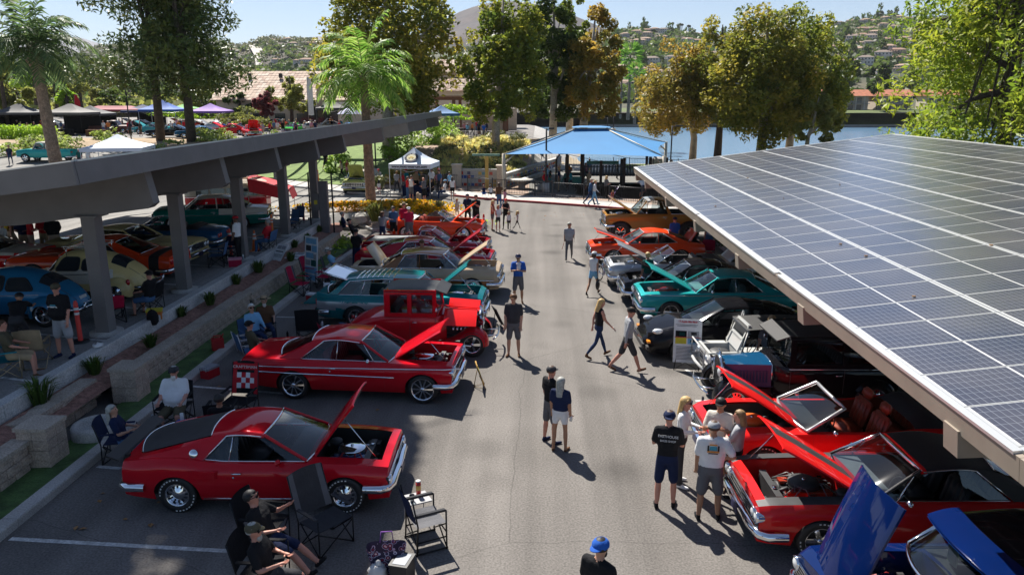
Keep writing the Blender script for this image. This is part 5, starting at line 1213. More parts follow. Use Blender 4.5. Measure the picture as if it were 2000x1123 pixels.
# L4 wagon
def hatch_extra(col):
 def fn(root,f):
  m=MB();M_=Matrix.Translation((-1.8,0,1.47)) @ Matrix.Rotation(R(18),4,'Y')
  for a,b in (((0,-.62,0),(-.75,-.66,0)),((-.75,-.66,0),(-.75,.66,0)),((-.75,.66,0),(0,.62,0)),((0,.62,0),(0,-.62,0))): m.tube([M_ @ Vector(a),M_ @ Vector(b)],.035,6,0)
  m.add([M_ @ Vector(p) for p in ((0,-.62,0),(-.75,-.66,0),(-.75,.66,0),(0,.62,0))],[(0,1,2,3)],1);m.build('tailgate_glass',[CHROME,GLASS],root)
  m=MB();m.slab([(-2.72,-.72,.72),(-3.2,-.72,.7),(-3.2,.72,.7),(-2.72,.72,.72)],(0,0,.05));m.build('tailgate',col,root)
 return fn
def fins(col,x0,x1,h,zl):
 def fn(root,f):
  m=MB()
  for s in (1,-1):
   P=[]
   for i in range(9):
    t=i/8;x=lerp(x0,x1,t);y=f['sh'](x);P.append([(x,s*(y*1.04),f['top'](x)-.06),(x,s*(y*1.02),f['top'](x)+h*t*t),(x,s*(y*.93),f['top'](x)+h*t*t*.9),(x,s*(y*.86),f['top'](x)-.01)])
   m.grid(P,0,True);m.add(P[-1],[(0,1,2,3)],0)
  m.build('tail_fin',col,root)
 return fn
FIFTY=dict(xf=2.45,xr=-2.75,ax=(1.5,-1.5),wr=.36,sill=.27,hw=[(-2.75,.82),(-2.4,.92),(-1.5,.96),(0,.95),(1.5,.95),(2.3,.92),(2.45,.86)],top=[(-2.75,.95),(-2.0,1.02),(-1,1.03),(.7,1.02),(1.5,1.03),(2.3,1.0),(2.45,.92)],cowl=.8,deck=-1.8,hood=(.88,2.3),hf=.66,doors=[(-.45,.74)],
 gh=dict(A=(.95,1.03),B=(.42,1.5),wt=.68,bow=.24,roof=[(.42,1.5),(-.4,1.56),(-1.1,1.48)],D=(-1.75,1.05),sail=(-1.25,-.95),bars=[(-.42,-.42,.02,0)],fr=.03),hl=[(.86,.095)],bars_h=5,gz=(.58,.82),bump=(.12,.5,.52),crown=.09,paint=TEAL)
car('dark teal two-door wagon with chrome roof ribs, open glass hatch and hood up',(-4.15,23.35),R(-2),mk(FIFTY,paint2=SILVER,two=lambda x,z: x<-.35 and .6<z<.82-.06*max(0,x+1.2),hood_open=40,top=[(-2.75,1.0),(-2.0,1.03),(-1,1.03),(.7,1.02),(1.5,1.04),(2.3,1.02),(2.45,.94)],
 gh=dict(A=(.95,1.03),B=(.42,1.52),wt=.7,bow=.24,roof=[(.42,1.52),(-.6,1.57),(-1.85,1.47)],D=(-2.4,1.03),sail=(-2.1,-1.7),bars=[(-.45,-.42,.018,1),(-1.35,-1.2,.014,1)],ribs=8,fr=.03,wc=.66),deck=-2.45,eng=('chrome',(.5,.5,.5),6,(.02,.02,.02)),ws='mag',trim=[(-.4,2.3,lambda x: .76-.02*x,.016)],extra=[hatch_extra(TEAL),fins(TEAL,-1.7,-2.75,.12,1)],tl=[(.9,.1,.2,'box')],int=TEALV))
# L5 beige and copper sedan,trunk up
car('beige and copper fifties sedan with brown roof, trunk and hood both open',(-3.85,27.3),R(-2),mk(FIFTY,paint=BEIGE,paint2=COPPER,two=lambda x,z: z<.62 and x<2.2,roofpaint=COPPER,hood_open=36,hoodunder=BEIGE,xr=-2.95,trunk=(-2.75,-1.9,58),trunkunder=SILVER,int=TANINT,eng=('black',(.3,.05,.02),7,(.02,.02,.02)),top=[(-2.95,.98),(-2.0,1.03),(-1,1.03),(.7,1.02),(1.5,1.04),(2.3,1.02),(2.45,.94)],wc='whitewall',ws='steel',trim=[(-2.7,2.3,.64,.018)],extra=[fins(BEIGE,-1.8,-2.95,.1,1)],bench=1))
car('maroon fastback coupe with its bright red hood raised, behind the beige sedan',(-4.35,30.1),R(-3),mk(FULL,paint=MAROON,hoodunder=HUGGER,hood_open=38,gh=dict(A=(.74,.97),B=(.05,1.42),wt=.66,roof=[(.05,1.42),(-.5,1.47),(-1.0,1.42)],D=(-2.2,1.0),sail=(-1.3,-.85),bars=[(-.5,-.5,.012,1)],arc=.08),deck=-2.1,int=REDV,eng=('chrome',(.5,.5,.5),8,(.4,.02,.02)),trim=[(-2.8,2.4,.7,.014)]))
car('maroon coupe utility with a silver covered bed and hood raised',(-4.7,32.8),R(-3),mk(FULL,paint=MAROON,hoodunder=HUGGER,hood_open=42,bed=(-2.8,-.7),cover=SILVER,deck=-.62,gh=dict(A=(.74,.97),B=(.1,1.42),wt=.68,roof=[(.1,1.42),(-.2,1.45),(-.45,1.42)],D=(-.66,1.0),sail=(-.5,-.33),bars=[(.42,.16,.01,1)],bbow=.04,rbow=.02),seat_x=.05,trim=[(-2.8,2.4,.8,.014)],int=REDV))
CONV=mk(COUPE,gh=dict(A=(.8,.93),B=(.15,1.33),wt=.64),boot=(-1.72,-1.1,.14,VINYL),headrest=0)
car('orange-red convertible with the top folded and hood raised, at the flower island',(-5.2,38.5),R(-4),mk(CONV,paint=ORANGE,hood_open=42,hoodunder=ORANGE,hl=[(.85,.085)],int=REDINT,ws='steel',wc='whitewall',doors=[(-.55,.72)],boot=(-1.72,-1.1,.12,WHITE)))
# right row
car('lifted golden brown pickup with its hood open and off-road tyres, end of the right row',(5.75,38.6),math.pi+R(2),dict(xf=2.45,xr=-3.2,ax=(1.72,-1.72),wr=.5,sill=.62,arch=.1,hw=[(-3.2,1.0),(-2,1.04),(0,1.04),(1.6,1.04),(2.3,1.02),(2.45,.98)],top=[(-3.2,1.36),(0,1.38),(1,1.38),(2.3,1.34),(2.45,1.28)],prof=[(0,.95),(.3,.98),(.6,1),(.85,.99),(1,.95)],
 cowl=.9,deck=-.72,hood=(1.0,2.36),hf=.84,hood_open=34,hoodunder=mat('hood_gold',(.55,.36,.1),.5,var=0),bed=(-3.12,-.86),paint=GOLD,gh=dict(A=(.9,1.4),B=(.4,2.0),wt=.74,roof=[(.4,2.0),(0,2.06),(-.5,2.02)],D=(-.78,1.42),sail=(-.6,-.42),bars=[(.45,.36,.014,0)],frame=MBLK,bbow=.03,rbow=.02),rooffront=.35,rooffrontpaint=SILVER,doors=[(-.62,.84)],seat_x=-.15,bench=1,gz=(.9,1.24),hl=[(.82,.1)],hl_z=1.1,ws='off',ww=.32,bump=(.14,.78,.85),tl=[(.95,.1,.3,'box')],tl_z=1.1,amber=(2.2,1.0),baycol=MBLK,crown=.03))
car('bright orange-red coupe with a black hood panel raised and its trunk lid up',(4.6,32.9),math.pi+R(3),mk(COUPE,paint=ORANGE,paint2=MBLK,hood_open=24,stripe=.6,hoodunder=ORANGE,trunk=(-2.4,-1.85,62),trunkunder=WHITE,gh=dict(A=(.8,.93),B=(.1,1.36),wt=.62,roof=[(.1,1.36),(-.4,1.4),(-.95,1.33)],D=(-1.8,.97),sail=(-1.3,-.7),bars=[(-.5,-.48,.012,0)],frame=SILVER),hl=[(.8,.085)],eng=('black',(.4,.05,.01),9,(.02,.02,.02)),mirror=ORANGE,amber=(2.1,.55),baycol=ORANGE,ws='mag',wc='lettered'))
car('silver convertible with black interior, hood up and trunk lid up',(5.15,28.75),math.pi+R(2),mk(FULL,paint=SILVER,hood_open=28,trunk=(-2.85,-2.0,48),gh=dict(A=(.74,.97),B=(.08,1.4),wt=.68),boot=(-1.85,-1.2,.12,VINYL),int=INT,hl=[(.9,.085),(.7,.085)],eng=('chrome',(.5,.5,.5),10,(.02,.02,.02)),gz=(.55,.76),bench=1,seat2=GREYV))
car('gloss black coupe with its hood raised, between the silver and turquoise cars',(5.35,26.35),math.pi+R(2),mk(COUPE,paint=BLKP,hood_open=30,hoodunder=mat('dark_olive',(.05,.05,.03),.4),hl=[(.85,.085)],gz=(.48,.7),ws='mag',int=GREYV,eng=('chrome',(.5,.5,.5),11,(.02,.02,.02)),gh=dict(A=(.8,.93),B=(.1,1.36),wt=.62,roof=[(.1,1.36),(-.4,1.41),(-.95,1.35)],D=(-2.0,.98),sail=(-1.1,-.75),bars=[(.42,.16,.01,1)])))
car('metallic turquoise hardtop with pale aqua hood underside and red air cleaner',(5.75,24.4),math.pi+R(2),mk(FULL,paint=TEAL2,hood_open=30,hoodunder=mat('aqua_enamel',(.25,.55,.5),.4,var=0),int=TEALV,dash=mat('aqua_enamel',(0,0,0)),ws='mag',eng=('red',(.5,.04,.02),12,(.5,.05,.02)),hl=[(.88,.085),(.68,.085)],trim=[(-2.85,2.4,.9,.01),(-2.8,2.4,.36,.016)],wheelcol=mat('aqua_enamel',(0,0,0)),xr=-2.8,baycol=TEAL2))
# R6 rear-engined sports car: smooth nose,round lamps,no chrome
def sports_extra(root,f):
 m=MB()
 for s in (1,-1): m.ball((1.95,s*.64,.76),(.15,.11,.075),10,5,0);
 m.build('headlight',LENS,root)
 m=MB();m.box((2.28,-.62,.3),(2.34,.62,.42),0)
 for s in (1,-1): m.box((2.2,s*.78-.1,.34),(2.27,s*.78+.1,.42),0)
 m.build('air_intake',INT,root)
 for s in (1,-1): m=MB();m.cb((2.2,s*.72,.52),(.08,.18,.05));m.build('marker_light',AMB,root)
 m=MB();m.slab([(-2.02,-.75,.98),(-2.3,-.75,1.0),(-2.3,.75,1.0),(-2.02,.75,.98)],(0,0,.05));m.build('spoiler',BLKP,root)
car('glossy black rear-engined sports coupe with oval headlamps, hood closed',(5.3,20.7),math.pi+R(3),dict(scale=1.06,xf=2.3,xr=-2.4,ax=(1.32,-1.22),wr=.33,sill=.18,hw=[(-2.4,.7),(-2.1,.84),(-1.2,.96),(0,.9),(1.3,.92),(1.9,.86),(2.2,.7),(2.3,.55)],top=[(-2.4,.7),(-2.0,.86),(-1.2,.96),(-.3,.9),(.8,.9),(1.4,.88),(1.9,.76),(2.2,.62),(2.3,.52)],prof=[(0,.88),(.25,.97),(.5,1),(.7,.98),(.88,.9),(1,.76)],cowl=.92,deck=-1.75,hood=(1.0,2.05),hf=.86,crown=.02,
 gh=dict(A=(1.0,.9),B=(.2,1.33),wt=.55,bow=.2,roof=[(.2,1.33),(-.3,1.36),(-.8,1.31)],D=(-2.05,.9),sail=(-1.35,-.75),bars=[(-.42,-.4,.02,0)],frame=BLKP,arc=.1,rc=.07),paint=BLKP,doors=[(-.45,.85)],grille=False,hl=[],fb=False,rb=False,tl=[(.7,.4,.12,'box')],extra=[sports_extra],int=GREYV,mirror=BLKP,ws='mag',headrest=1))
car('orange-red convertible with red bucket seats, black boot and striped hood raised',(5.75,14.1),math.pi+R(2),mk(FULL,paint=HUGGER,hood_open=34,hoodunder=mat('hood_orange',(.6,.09,.02),.4,var=0),stripe=.35,gh=dict(A=(.74,.95),B=(.02,1.36),wt=.7,frame=SILVER,fr=.035),boot=(-2.0,-1.28,.22,VINYL),deck=-1.95,int=REDINT,headrest=1,seat2=REDINT,hl=[(.88,.08),(.66,.08)],eng=('orange',(.2,.22,.25),13,(.02,.02,.02)),baycol=MBLK,ws='mag',wc='lettered',paint2=HUGGER,tl=[(.6,.5,.1,'box')],xr=-3.05,hw=[(-3.05,.88),(-2.6,.97),(-1.5,1.02),(0,.98),(1.5,1.0),(2.3,.96),(2.5,.86)],top=[(-3.05,.9),(-2.4,.98),(-1.5,1.0),(-.6,.92),(.6,.92),(1.5,.93),(2.3,.88),(2.5,.82)],extra=[lambda r,f: [link('spoiler',q,r) for q in [(lambda m: (m.slab([(-2.85,-.95,1.08),(-3.12,-.95,1.13),(-3.12,.95,1.13),(-2.85,.95,1.08)],(0,0,.045)),m.box((-2.98,-.9,.9),(-2.9,-.8,1.1)),m.box((-2.98,.8,.9),(-2.9,.9,1.1)),m.mesh('spoiler',HUGGER))[-1])(MB())]]]))
car('bright red muscle hardtop with black vinyl roof and black-edged hood raised',(5.9,11.55),math.pi+R(2),mk(FULL,paint=HUGGER,hood_open=33,hoodunder=MBLK,stripe=.4,roofpaint=VINYL,rooffront=.0,hf=.76,baycol=HUGGER,deckblack=lambda x,f: x>.75 and f>.74,int=INT,dash=GREYV,eng=('black',(.5,.05,.02),14,(.1,.1,.1)),hl=[(.9,.085),(.72,.085)],gz=(.55,.78),ws='mag',wc='lettered',amber=(2.2,.5),bvee=.0,gh=dict(A=(.74,.97),B=(.0,1.42),wt=.68,roof=[(0,1.42),(-.6,1.47),(-1.15,1.4)],D=(-2.05,1.0),sail=(-1.4,-.85),bars=[(.4,.08,.012,1)],fr=.03),mirror=CHROME))
def visor_extra(root,f):
 m=MB();P=[]
 for i in range(5):
  t=i/4;P.append([(.35+.42*t+.1*(1-y*y),y*.76,1.62-.1*t*t+.04*(1-y*y)) for y in [-1+k/6 for k in range(13)]])
 m.grid(P,0,True);m.grid([[(x,y,z-.035) for x,y,z in r_] for r_ in P],0,True);m.build('sun_visor',BLUE,root)
 m=MB();m.cb((.62,-.32,1.2),(.02,.2,.3),0,Matrix.Identity(4));m.build('show_card',mat('card_green',(.45,.5,.32),.6,var=.1),root)
car('royal blue fifties car with black roof, blue visor and forward-tilted hood',(6.1,8.7),math.pi+R(2),mk(FIFTY,paint=BLUE,roofpaint=BLKP,hood_open=70,hinge='front',hoodunder=BLUE,hf=.68,bulge=.05,int=mat('blue_vinyl',(.02,.12,.3),.4,var=.1),eng=('chrome',(.6,.6,.6),15,(.3,.02,.02)),extra=[visor_extra],baycol=BLUE,gh=dict(A=(.95,1.06),B=(.36,1.58),wt=.72,bow=.26,roof=[(.36,1.58),(-.4,1.64),(-1.2,1.56)],D=(-1.8,1.07),sail=(-1.4,-1.1),bars=[(-.4,-.4,.03,0)],fr=.035)))
# raised lot
car('red muscle coupe with black tail stripe parked behind the cream beetle',(-15.4,25.2),math.pi+R(3),mk(FULL,paint=ORANGE,two=lambda x,z: -2.55<x<-2.25,paint2=MBLK,gh=dict(A=(.74,.97),B=(.0,1.42),wt=.66,roof=[(0,1.42),(-.6,1.47),(-1.1,1.4)],D=(-1.95,1.0),sail=(-1.3,-.8),bars=[]),tl=[(.55,.6,.12,'box')],rb=True,ws='mag'),z=ZL)
car('pale cream car facing the planter between the red coupe and the blue convertible',(-15.3,27.6),R(-2),mk(FULL,paint=CREAM),z=ZL)
car('dark blue sports convertible with round red tail lights, top down',(-15.5,30.3),math.pi+R(4),mk(CONV,paint=ASPB,tl=[(.8,.15,.1,'round'),(.5,.15,.1,'round')],tl_z=.7,doors=[(-.55,.72)],ws='mag'),z=ZL)
car('emerald and ivory fifties hardtop with chrome wheels under the carport',(-16.0,36.2),math.pi+R(12),mk(FIFTY,paint=GREEN,paint2=IVORY,roofpaint=IVORY,two=lambda x,z: x<-.5 and z>.72,wc='whitewall',trim=[(-2.6,2.3,lambda x: .74-.03*min(x,0),.016)],gh=dict(A=(.95,1.03),B=(.42,1.52),wt=.68,bow=.24,roof=[(.42,1.52),(-.4,1.58),(-1.2,1.5)],D=(-1.75,1.05),sail=(-1.3,-1.0),bars=[(-.45,-.42,.03,0)],fr=.03),extra=[fins(IVORY,-1.8,-2.75,.08,1)]),z=.8)
car('red car nose at the bottom of the raised lot, partly behind the camp chairs',(-16.4,17.3),R(4),mk(FULL,paint=RED),z=ZL)
car('red and white car standing behind the two beetles',(-20.5,25.5),math.pi+R(5),mk(FULL,paint=HUGGER,roofpaint=IVORY,two=lambda x,z: z>.9,paint2=IVORY),z=ZL)
car('pale lime fifties car with open hood and toothed grille facing the camera by the palm',(-13.9,58.3),-math.pi/2+R(4),mk(FIFTY,paint=PALEY,hood_open=50,bars_v=14,bars_h=2,gz=(.6,.85),roofpaint=IVORY,eng=('black',(.1,.1,.1),16,(.02,.02,.02)),baycol=MBLK,hoodunder=PALEY),z=.0)
for px,py,D,rz,P_,kw,lab in ((95,326,70,math.pi,TEAL2,dict(truck=1),'teal old pickup with a white roof beyond the carport'),(452,265,96,math.pi,HUGGER,dict(hood_open=32),'red sports car with its hood raised like a wing near the purple tent'),(492,264,92,R(-60),HUGGER,dict(hood_open=55,stripe=.3),'red car with a silver-striped hood upright beside the red sports car'),
 (331,272,90,math.pi+.2,BLKP,dict(hood_open=35,hoodunder=AQUA),'black car with aqua hood underside between the pine trunks'),(388,274,88,math.pi+.3,ASPB,dict(hood_open=30),'blue car with open hood right of the pine trunks'),(573,250,98,-math.pi/2,LIME,dict(),'bright lime green car nose behind the carport roof'),(612,246,101,R(20),IVORY,dict(hood_open=45),'white car with hood raised behind the carport roof'),(652,244,104,R(10),BEIGE,dict(),'yellow-topped car behind the white car'),
 (430,354,62,math.pi,BLUE,dict(),'blue car parked across the road behind the camper bus'),(30,250,104,R(8),BLKP,dict(),'black car behind the vendor tents'),(95,246,106,math.pi,GREYP,dict(hood_open=30),'white car with hood up behind the grey canopy'),(165,254,101,R(10),BLUE,dict(),'blue car beside the vendor tables'),(270,250,106,R(170),BLKP,dict(hood_open=30),'black car behind the pine trunks'),(365,250,106,R(170),ORANGE,dict(hood_open=30),'orange car with hood raised beyond the blue car'),(480,246,110,math.pi,NAVY,dict(),'navy car beside the hedge'),(690,246,100,R(-20),ASPB,dict(hood_open=40),'blue car with hood up under the pale parasol'),(720,250,97,R(-30),GREYP,dict(),'white car nose by the parasol'),(300,262,98,math.pi,AQUA,dict(hood_open=35),'aqua car with raised hood left of the pine trunks'),(420,256,103,R(170),SILVER,dict(hood_open=30),'silver car beyond the red sports car'),(535,243,108,R(150),RED,dict(),'red car behind the plaza crowd'),(60,425,44,R(5),BLKP,dict(hood_open=30),'black car under the far edge of the raised lot'),(130,422,45.5,R(5),RED,dict(),'dark red car at the far edge of the raised lot')):
 b=GY(px,py,D);zz=hback(b.x,b.y) if D>64 else hlot(b.x,b.y)
 if kw.get('truck'): S_=dict(xf=2.3,xr=-2.8,ax=(1.5,-1.5),wr=.38,sill=.4,hw=[(-2.8,.9),(0,.95),(2.3,.9)],top=[(-2.8,1.1),(0,1.15),(1,1.15),(2.3,1.05)],cowl=.8,deck=-.6,hood=(.9,2.2),bed=(-2.75,-.75),paint=TEAL2,roofpaint=IVORY,gh=dict(A=(.8,1.16),B=(.45,1.75),wt=.7,roof=[(.45,1.75),(0,1.8),(-.45,1.75)],D=(-.66,1.18),sail=(-.5,-.4),bars=[]),seat_x=0,bench=1)
 else: S_=mk(COUPE,paint=P_,**kw)
 car(lab,(b.x,b.y),rz,S_,z=zz)
# ------------------------------------------------------------ thirties coupe and twenties sedan
def rod(label,pos,rz,P,roofm,body,cabx,cabw,z1,tail,hoodx,radx,ax,Rf,Rr_,hoodm,wins,hood_up=False,fend=True,visor=True,sedan=False,drip=None):
 root=thing('show_car',label,'car',(pos[0],pos[1],0),rz);c0,c1=cabx;z0=.42;zb=1.12
 B=MB();P0=[]
 prof=tail+[(c0,zb+.02)] if not sedan else [(c0,zb)]
 # lower body lofted from tail to cowl
 sts=[(x,zt,w_) for x,zt,w_ in tail]+[(c0,zb,cabw),(lerp(c0,c1,.5),zb,cabw),(c1,zb,cabw*.94),(c1+.25,zb-.01,cabw*.74),(hoodx[0],zb-.03,cabw*.62)]
 for x,zt,w_ in sts:
  zl=z0+.0;P0.append([(x,-w_*.94,zl),(x,-w_,lerp(zl,zt,.4)),(x,-w_,lerp(zl,zt,.8)),(x,-w_*.93,zt),(x,-w_*.6,zt+.035),(x,0,zt+.05),(x,w_*.6,zt+.035),(x,w_*.93,zt),(x,w_,lerp(zl,zt,.8)),(x,w_,lerp(zl,zt,.4)),(x,w_*.94,zl)])
 B.grid(P0,0,True);B.add(P0[0],[tuple(range(11))],0)
 # cab sides with window openings
 for s in (1,-1):
  edges=[c0]+[v for w_ in wins for v in w_]+[c1];zw0,zw1=zb+.1,z1-.12
  y=lambda z: s*lerp(cabw,cabw*.93,(z-zb)/(z1-zb))
  for x0,x1 in zip(edges[::2],edges[1::2]): B.slab([(x0,y(zb),zb),(x1,y(zb),zb),(x1,y(z1),z1),(x0,y(z1),z1)],(0,-s*.05,0),0)
  for x0,x1 in wins:
   B.slab([(x0,y(zb),zb),(x1,y(zb),zb),(x1,y(zw0),zw0),(x0,y(zw0),zw0)],(0,-s*.05,0),0);B.slab([(x0,y(zw1),zw1),(x1,y(zw1),zw1),(x1,y(z1),z1),(x0,y(z1),z1)],(0,-s*.05,0),0)
   g_=MB();g_.add([(x0,y(zw0)-s*.03,zw0),(x1,y(zw0)-s*.03,zw0),(x1,y(zw1)-s*.03,zw1),(x0,y(zw1)-s*.03,zw1)],[(0,1,2,3)]);g_.build('side_window',GLASS,root)
   t=MB();t.tube([(x0,y(zw0)+s*.006,zw0),(x1,y(zw0)+s*.006,zw0),(x1,y(zw1)+s*.006,zw1),(x0,y(zw1)+s*.006,zw1)],.012,5,0,False,True,True);t.build('window_trim',P,root)
  t=MB();t.tube([(c0,s*(cabw+.004),zb-.02),(c1,s*(cabw*.97),zb-.02)],.012,5);t.build('belt_moulding',drip or P,root)
  if wins:
   d=MB();x0=wins[-1][0]-.06;d.tube([(x0,s*(cabw+.004),z0+.1),(x0,s*(cabw+.004),zb-.03)],.006,4);d.tube([(c1-.03,s*(cabw*.985),z0+.1),(c1-.03,s*(cabw*.985),zb-.03)],.006,4);do=d.build('door',INT,root)
   h=MB();h.tube([(x0+.06,s*(cabw+.03),zb-.16),(x0+.2,s*(cabw+.04),zb-.15)],.014,5);h.build('handle',CHROME,do)
 wf=MB();wf.add([(c1,-cabw*.88,zb+.04),(c1,cabw*.88,zb+.04),(c1-.1,cabw*.86,z1-.08),(c1-.1,-cabw*.86,z1-.08)],[(0,1,2,3)]);wf.build('windshield',GLASS,root)
 wt=MB();wt.tube([(c1+.01,-cabw*.89,zb+.03),(c1+.01,cabw*.89,zb+.03),(c1-.1,cabw*.87,z1-.07),(c1-.1,-cabw*.87,z1-.07)],.022,6,0,False,True,True);wt.build('window_trim',P,root)
 B.slab([(c0+.02,-cabw*.95,zb),(c0+.02,cabw*.95,zb),(c0+.06,cabw*.9,z1),(c0+.06,-cabw*.9,z1)],(.04,0,0),0)
 B.build('body',P,root)
 RF=MB();P1=[]
 for i in range(9):
  x=lerp(c0-.02,c1-.02,i/8);e=(1-abs(2*i/8-1)**4)*.07;P1.append([(x,t*cabw*.97,z1-.05+(e+.03)*(1-abs(t)**5)) for t in [-1.0,-.96,-.85,-.6,-.3,0,.3,.6,.85,.96,1.0]])
 RF.grid(P1,0,True)
 if visor: RF.slab([(c1-.03,-cabw*.86,z1-.01),(c1-.03,cabw*.86,z1-.01),(c1+.28,cabw*.78,z1-.14),(c1+.28,-cabw*.78,z1-.14)],(0,0,.03),0)
 RF.build('roof',roofm,root)
 I=MB();I.box((c0+.08,-cabw*.9,z0+.05),(c1-.05,cabw*.9,z0+.1));I.build('interior',INT,root)
 for k in range(2 if sedan else 1): seat_mb(cabw*1.6,.45,.6).build('seat',INT,root).location=(c1-.95-.95*k,0,.72)
 sw=MB();sw.T=Matrix.Translation((c1-.4,.34,1.16)) @ Matrix.Rotation(R(60),4,'Y');sw.tube([(math.cos(a)*.2,math.sin(a)*.2,0) for a in np.linspace(0,6.283,16,False)],.014,5,0,False,True,True);sw.tube([(-.2,0,0),(.2,0,0)],.01,4);sw.build('steering_wheel',CHROME,root)
 # hood
 h0,h1=hoodx;wA,wB=cabw*.6,.3;zA,zB_=zb-.02,zb-.06
 def hp(x,t):
  f=(x-h0)/(h1-h0);w_=lerp(wA,wB,f);z=lerp(zA,zB_,f);return Vector((x,t*w_,z+.05*(1-t*t)))
 H=MB()
 if hood_up:
  H.grid([[hp(lerp(h0,h1,i/5),t)+Vector((0,0,.03)) for t in (-.5,-.25,0,.25,.5)] for i in range(6)],0,True);
  for s in (-1,1):
   q=[hp(h0,.5*s),hp(h1,.5*s)];up=[p+Vector((0,s*.34,.18)) for p in q];dn=[p+Vector((0,s*.46,-.34)) for p in up]
   H.slab([q[0]+Vector((0,0,.03)),q[1]+Vector((0,0,.03)),up[1],up[0]],(0,0,.02),0);H.slab([up[0],up[1],dn[1],dn[0]],(0,s*.02,0),0)
  H.build('hood',hoodm,root);engine(root,h0,h1-.05,wB*1.15,zA-.02,'chrome',(.6,.6,.6),21,(.3,.02,.02))
 else:
  H.grid([[hp(lerp(h0,h1,i/6),t) for t in (-1,-.8,-.5,-.2,0,.2,.5,.8,1)] for i in range(7)],0,True)
  for s in (1,-1): H.grid([[hp(lerp(h0,h1,i/6),s),hp(lerp(h0,h1,i/6),s)+Vector((0,s*.04,-.52))] for i in range(7)],1,True)
  for s in (1,-1):
   for k in range(12): x=lerp(h0+.12,h1-.14,k/11);p=hp(x,s)+Vector((0,s*.03,-.28));H.box((p.x-.012,p.y-.012,p.z-.14),(p.x+.02,p.y+.012,p.z+.14),1)
  H.build('hood',[hoodm,hoodm],root)
  t=MB();t.tube([hp(h0+.01,-1)+Vector((0,-.03,-.5)),hp(h0+.01,-1)]+[hp(h0+.01,t_)+Vector((0,0,.008)) for t_ in (-.5,0,.5)]+[hp(h0+.01,1),hp(h0+.01,1)+Vector((0,.03,-.5))],.016,5);t.build('hood_strap',CHROME,root)
 F=MB();F.box((c0-.9,-.42,.36),(radx,.42,.5));F.box((c1-.2,-.3,.42),(radx-.05,.3,.72));F.build('chassis',INT,root)
 G_=MB();G_.box((radx-.04,-.3,.5),(radx+.03,.3,zB_+.04),1)
 for k in range(11): G_.box((radx+.03,-.26+.052*k-.006,.54),(radx+.045,-.26+.052*k+.006,zB_),0)
 G_.tube([(radx+.02,-.31,.5),(radx+.02,-.31,zB_-.02),(radx+.02,-.16,zB_+.09),(radx+.02,0,zB_+.1),(radx+.02,.16,zB_+.09),(radx+.02,.31,zB_-.02),(radx+.02,.31,.5)],.045,6,0);G_.lathe([(0,.09),(.035,.08),(.04,0)],10,Matrix.Translation((radx,0,zB_+.12)));G_.build('radiator',[CHROME,INT],root)
 L_=MB()
 for s in (1,-1):
  m=MB();m.lathe([(0,-.14),(.07,-.12),(.105,-.02),(.115,.02)],14,Matrix.Translation((radx+.1,s*.44,.92)) @ Matrix.Rotation(math.pi/2,4,'Y'),0);m.lathe([(.11,.02),(.06,.05),(0,.06)],14,Matrix.Translation((radx+.1,s*.44,.92)) @ Matrix.Rotation(math.pi/2,4,'Y'),1);m.tube([(radx+.02,s*.44,.6),(radx+.05,s*.44,.84)],.02,5);m.build('headlight',[CHROME,LENS],root)
 if fend:
  for s in (1,-1):
   fm=MB();yi,yo=(.46,.86);a,b=(yi,yo) if s>0 else (-yi,-yo)
   fender_arc(fm,ax[0],Rf,Rf+.09,-8,135,a,b,0,14,[(ax[0]-Rf-.2,.5),(ax[0]-Rf-.6,.36)]);fm.build('front_fender',P,root)
   fm=MB();a,b=(cabw-.06,.92) if s>0 else (-cabw+.06,-.92);fender_arc(fm,ax[1],Rr_,Rr_+.09,25,190,a,b,0,14);fm.build('rear_fender',P,root)
   fm=MB();x0,x1=ax[1]+Rr_+.02,ax[0]-Rf-.5;y0,y1=(s*cabw*.8,s*.88);fm.box((x0,min(y0,y1),.32),(x1,max(y0,y1),.36));fm.build('running_board',INT if sedan else P,root)
 bm_=MB();bm_.tube([(radx+.42,-.7,.5),(radx+.5,-.4,.5),(radx+.52,0,.5),(radx+.5,.4,.5),(radx+.42,.7,.5)],.028,6);bm_.tube([(ax[0],-.7,Rf),(ax[0],.7,Rf)],.035,6);
 for y in (-.3,.3): bm_.tube([(radx,y,.45),(radx+.5,y,.5)],.02,5)
 bm_.build('front_bumper',CHROME,root)
 mm=MB();mm.tube([(c1-.05,-cabw,1.25),(c1+.02,-cabw-.14,1.33)],.01,5);mm.lathe([(0,0),(.07,0),(.07,.02),(0,.03)],12,Matrix.Translation((c1+.02,-cabw-.17,1.36)) @ Matrix.Rotation(math.pi/2,4,'Y'));mm.build('mirror',CHROME,root)
 for k,(x,rr,ww) in enumerate(((ax[0],Rf,.2),(ax[1],Rr_,.28))):
  rm,tm=wheel_mesh(rr,ww,'mag' if not sedan else 'steel',None)
  for s in (1,-1): o=link('wheel',rm,root,(x,s*.74,rr));link('tyre',tm,o)
 for s in (1,-1): m=MB();m.lathe([(.06,-.05),(.06,.02),(0,.03)],10,Matrix.Translation((sts[0][0]-.05,s*.6,.7)) @ Matrix.Rotation(-math.pi/2,4,'Y'));m.build('tail_light',REDL,root)
 return root
rod('red thirties coupe hot rod with black roof insert and hood sides folded up',(-3.3,20.75),R(-1),RED,MBLK,None,(-.95,.5),.74,1.86,[(-2.15,.62,.5),(-1.95,.82,.62),(-1.5,1.02,.7)],(.72,1.62),1.66,(1.5,-1.3),.36,.4,HUGGER,[(-.78,-.3),(-.18,.4)],hood_up=True)
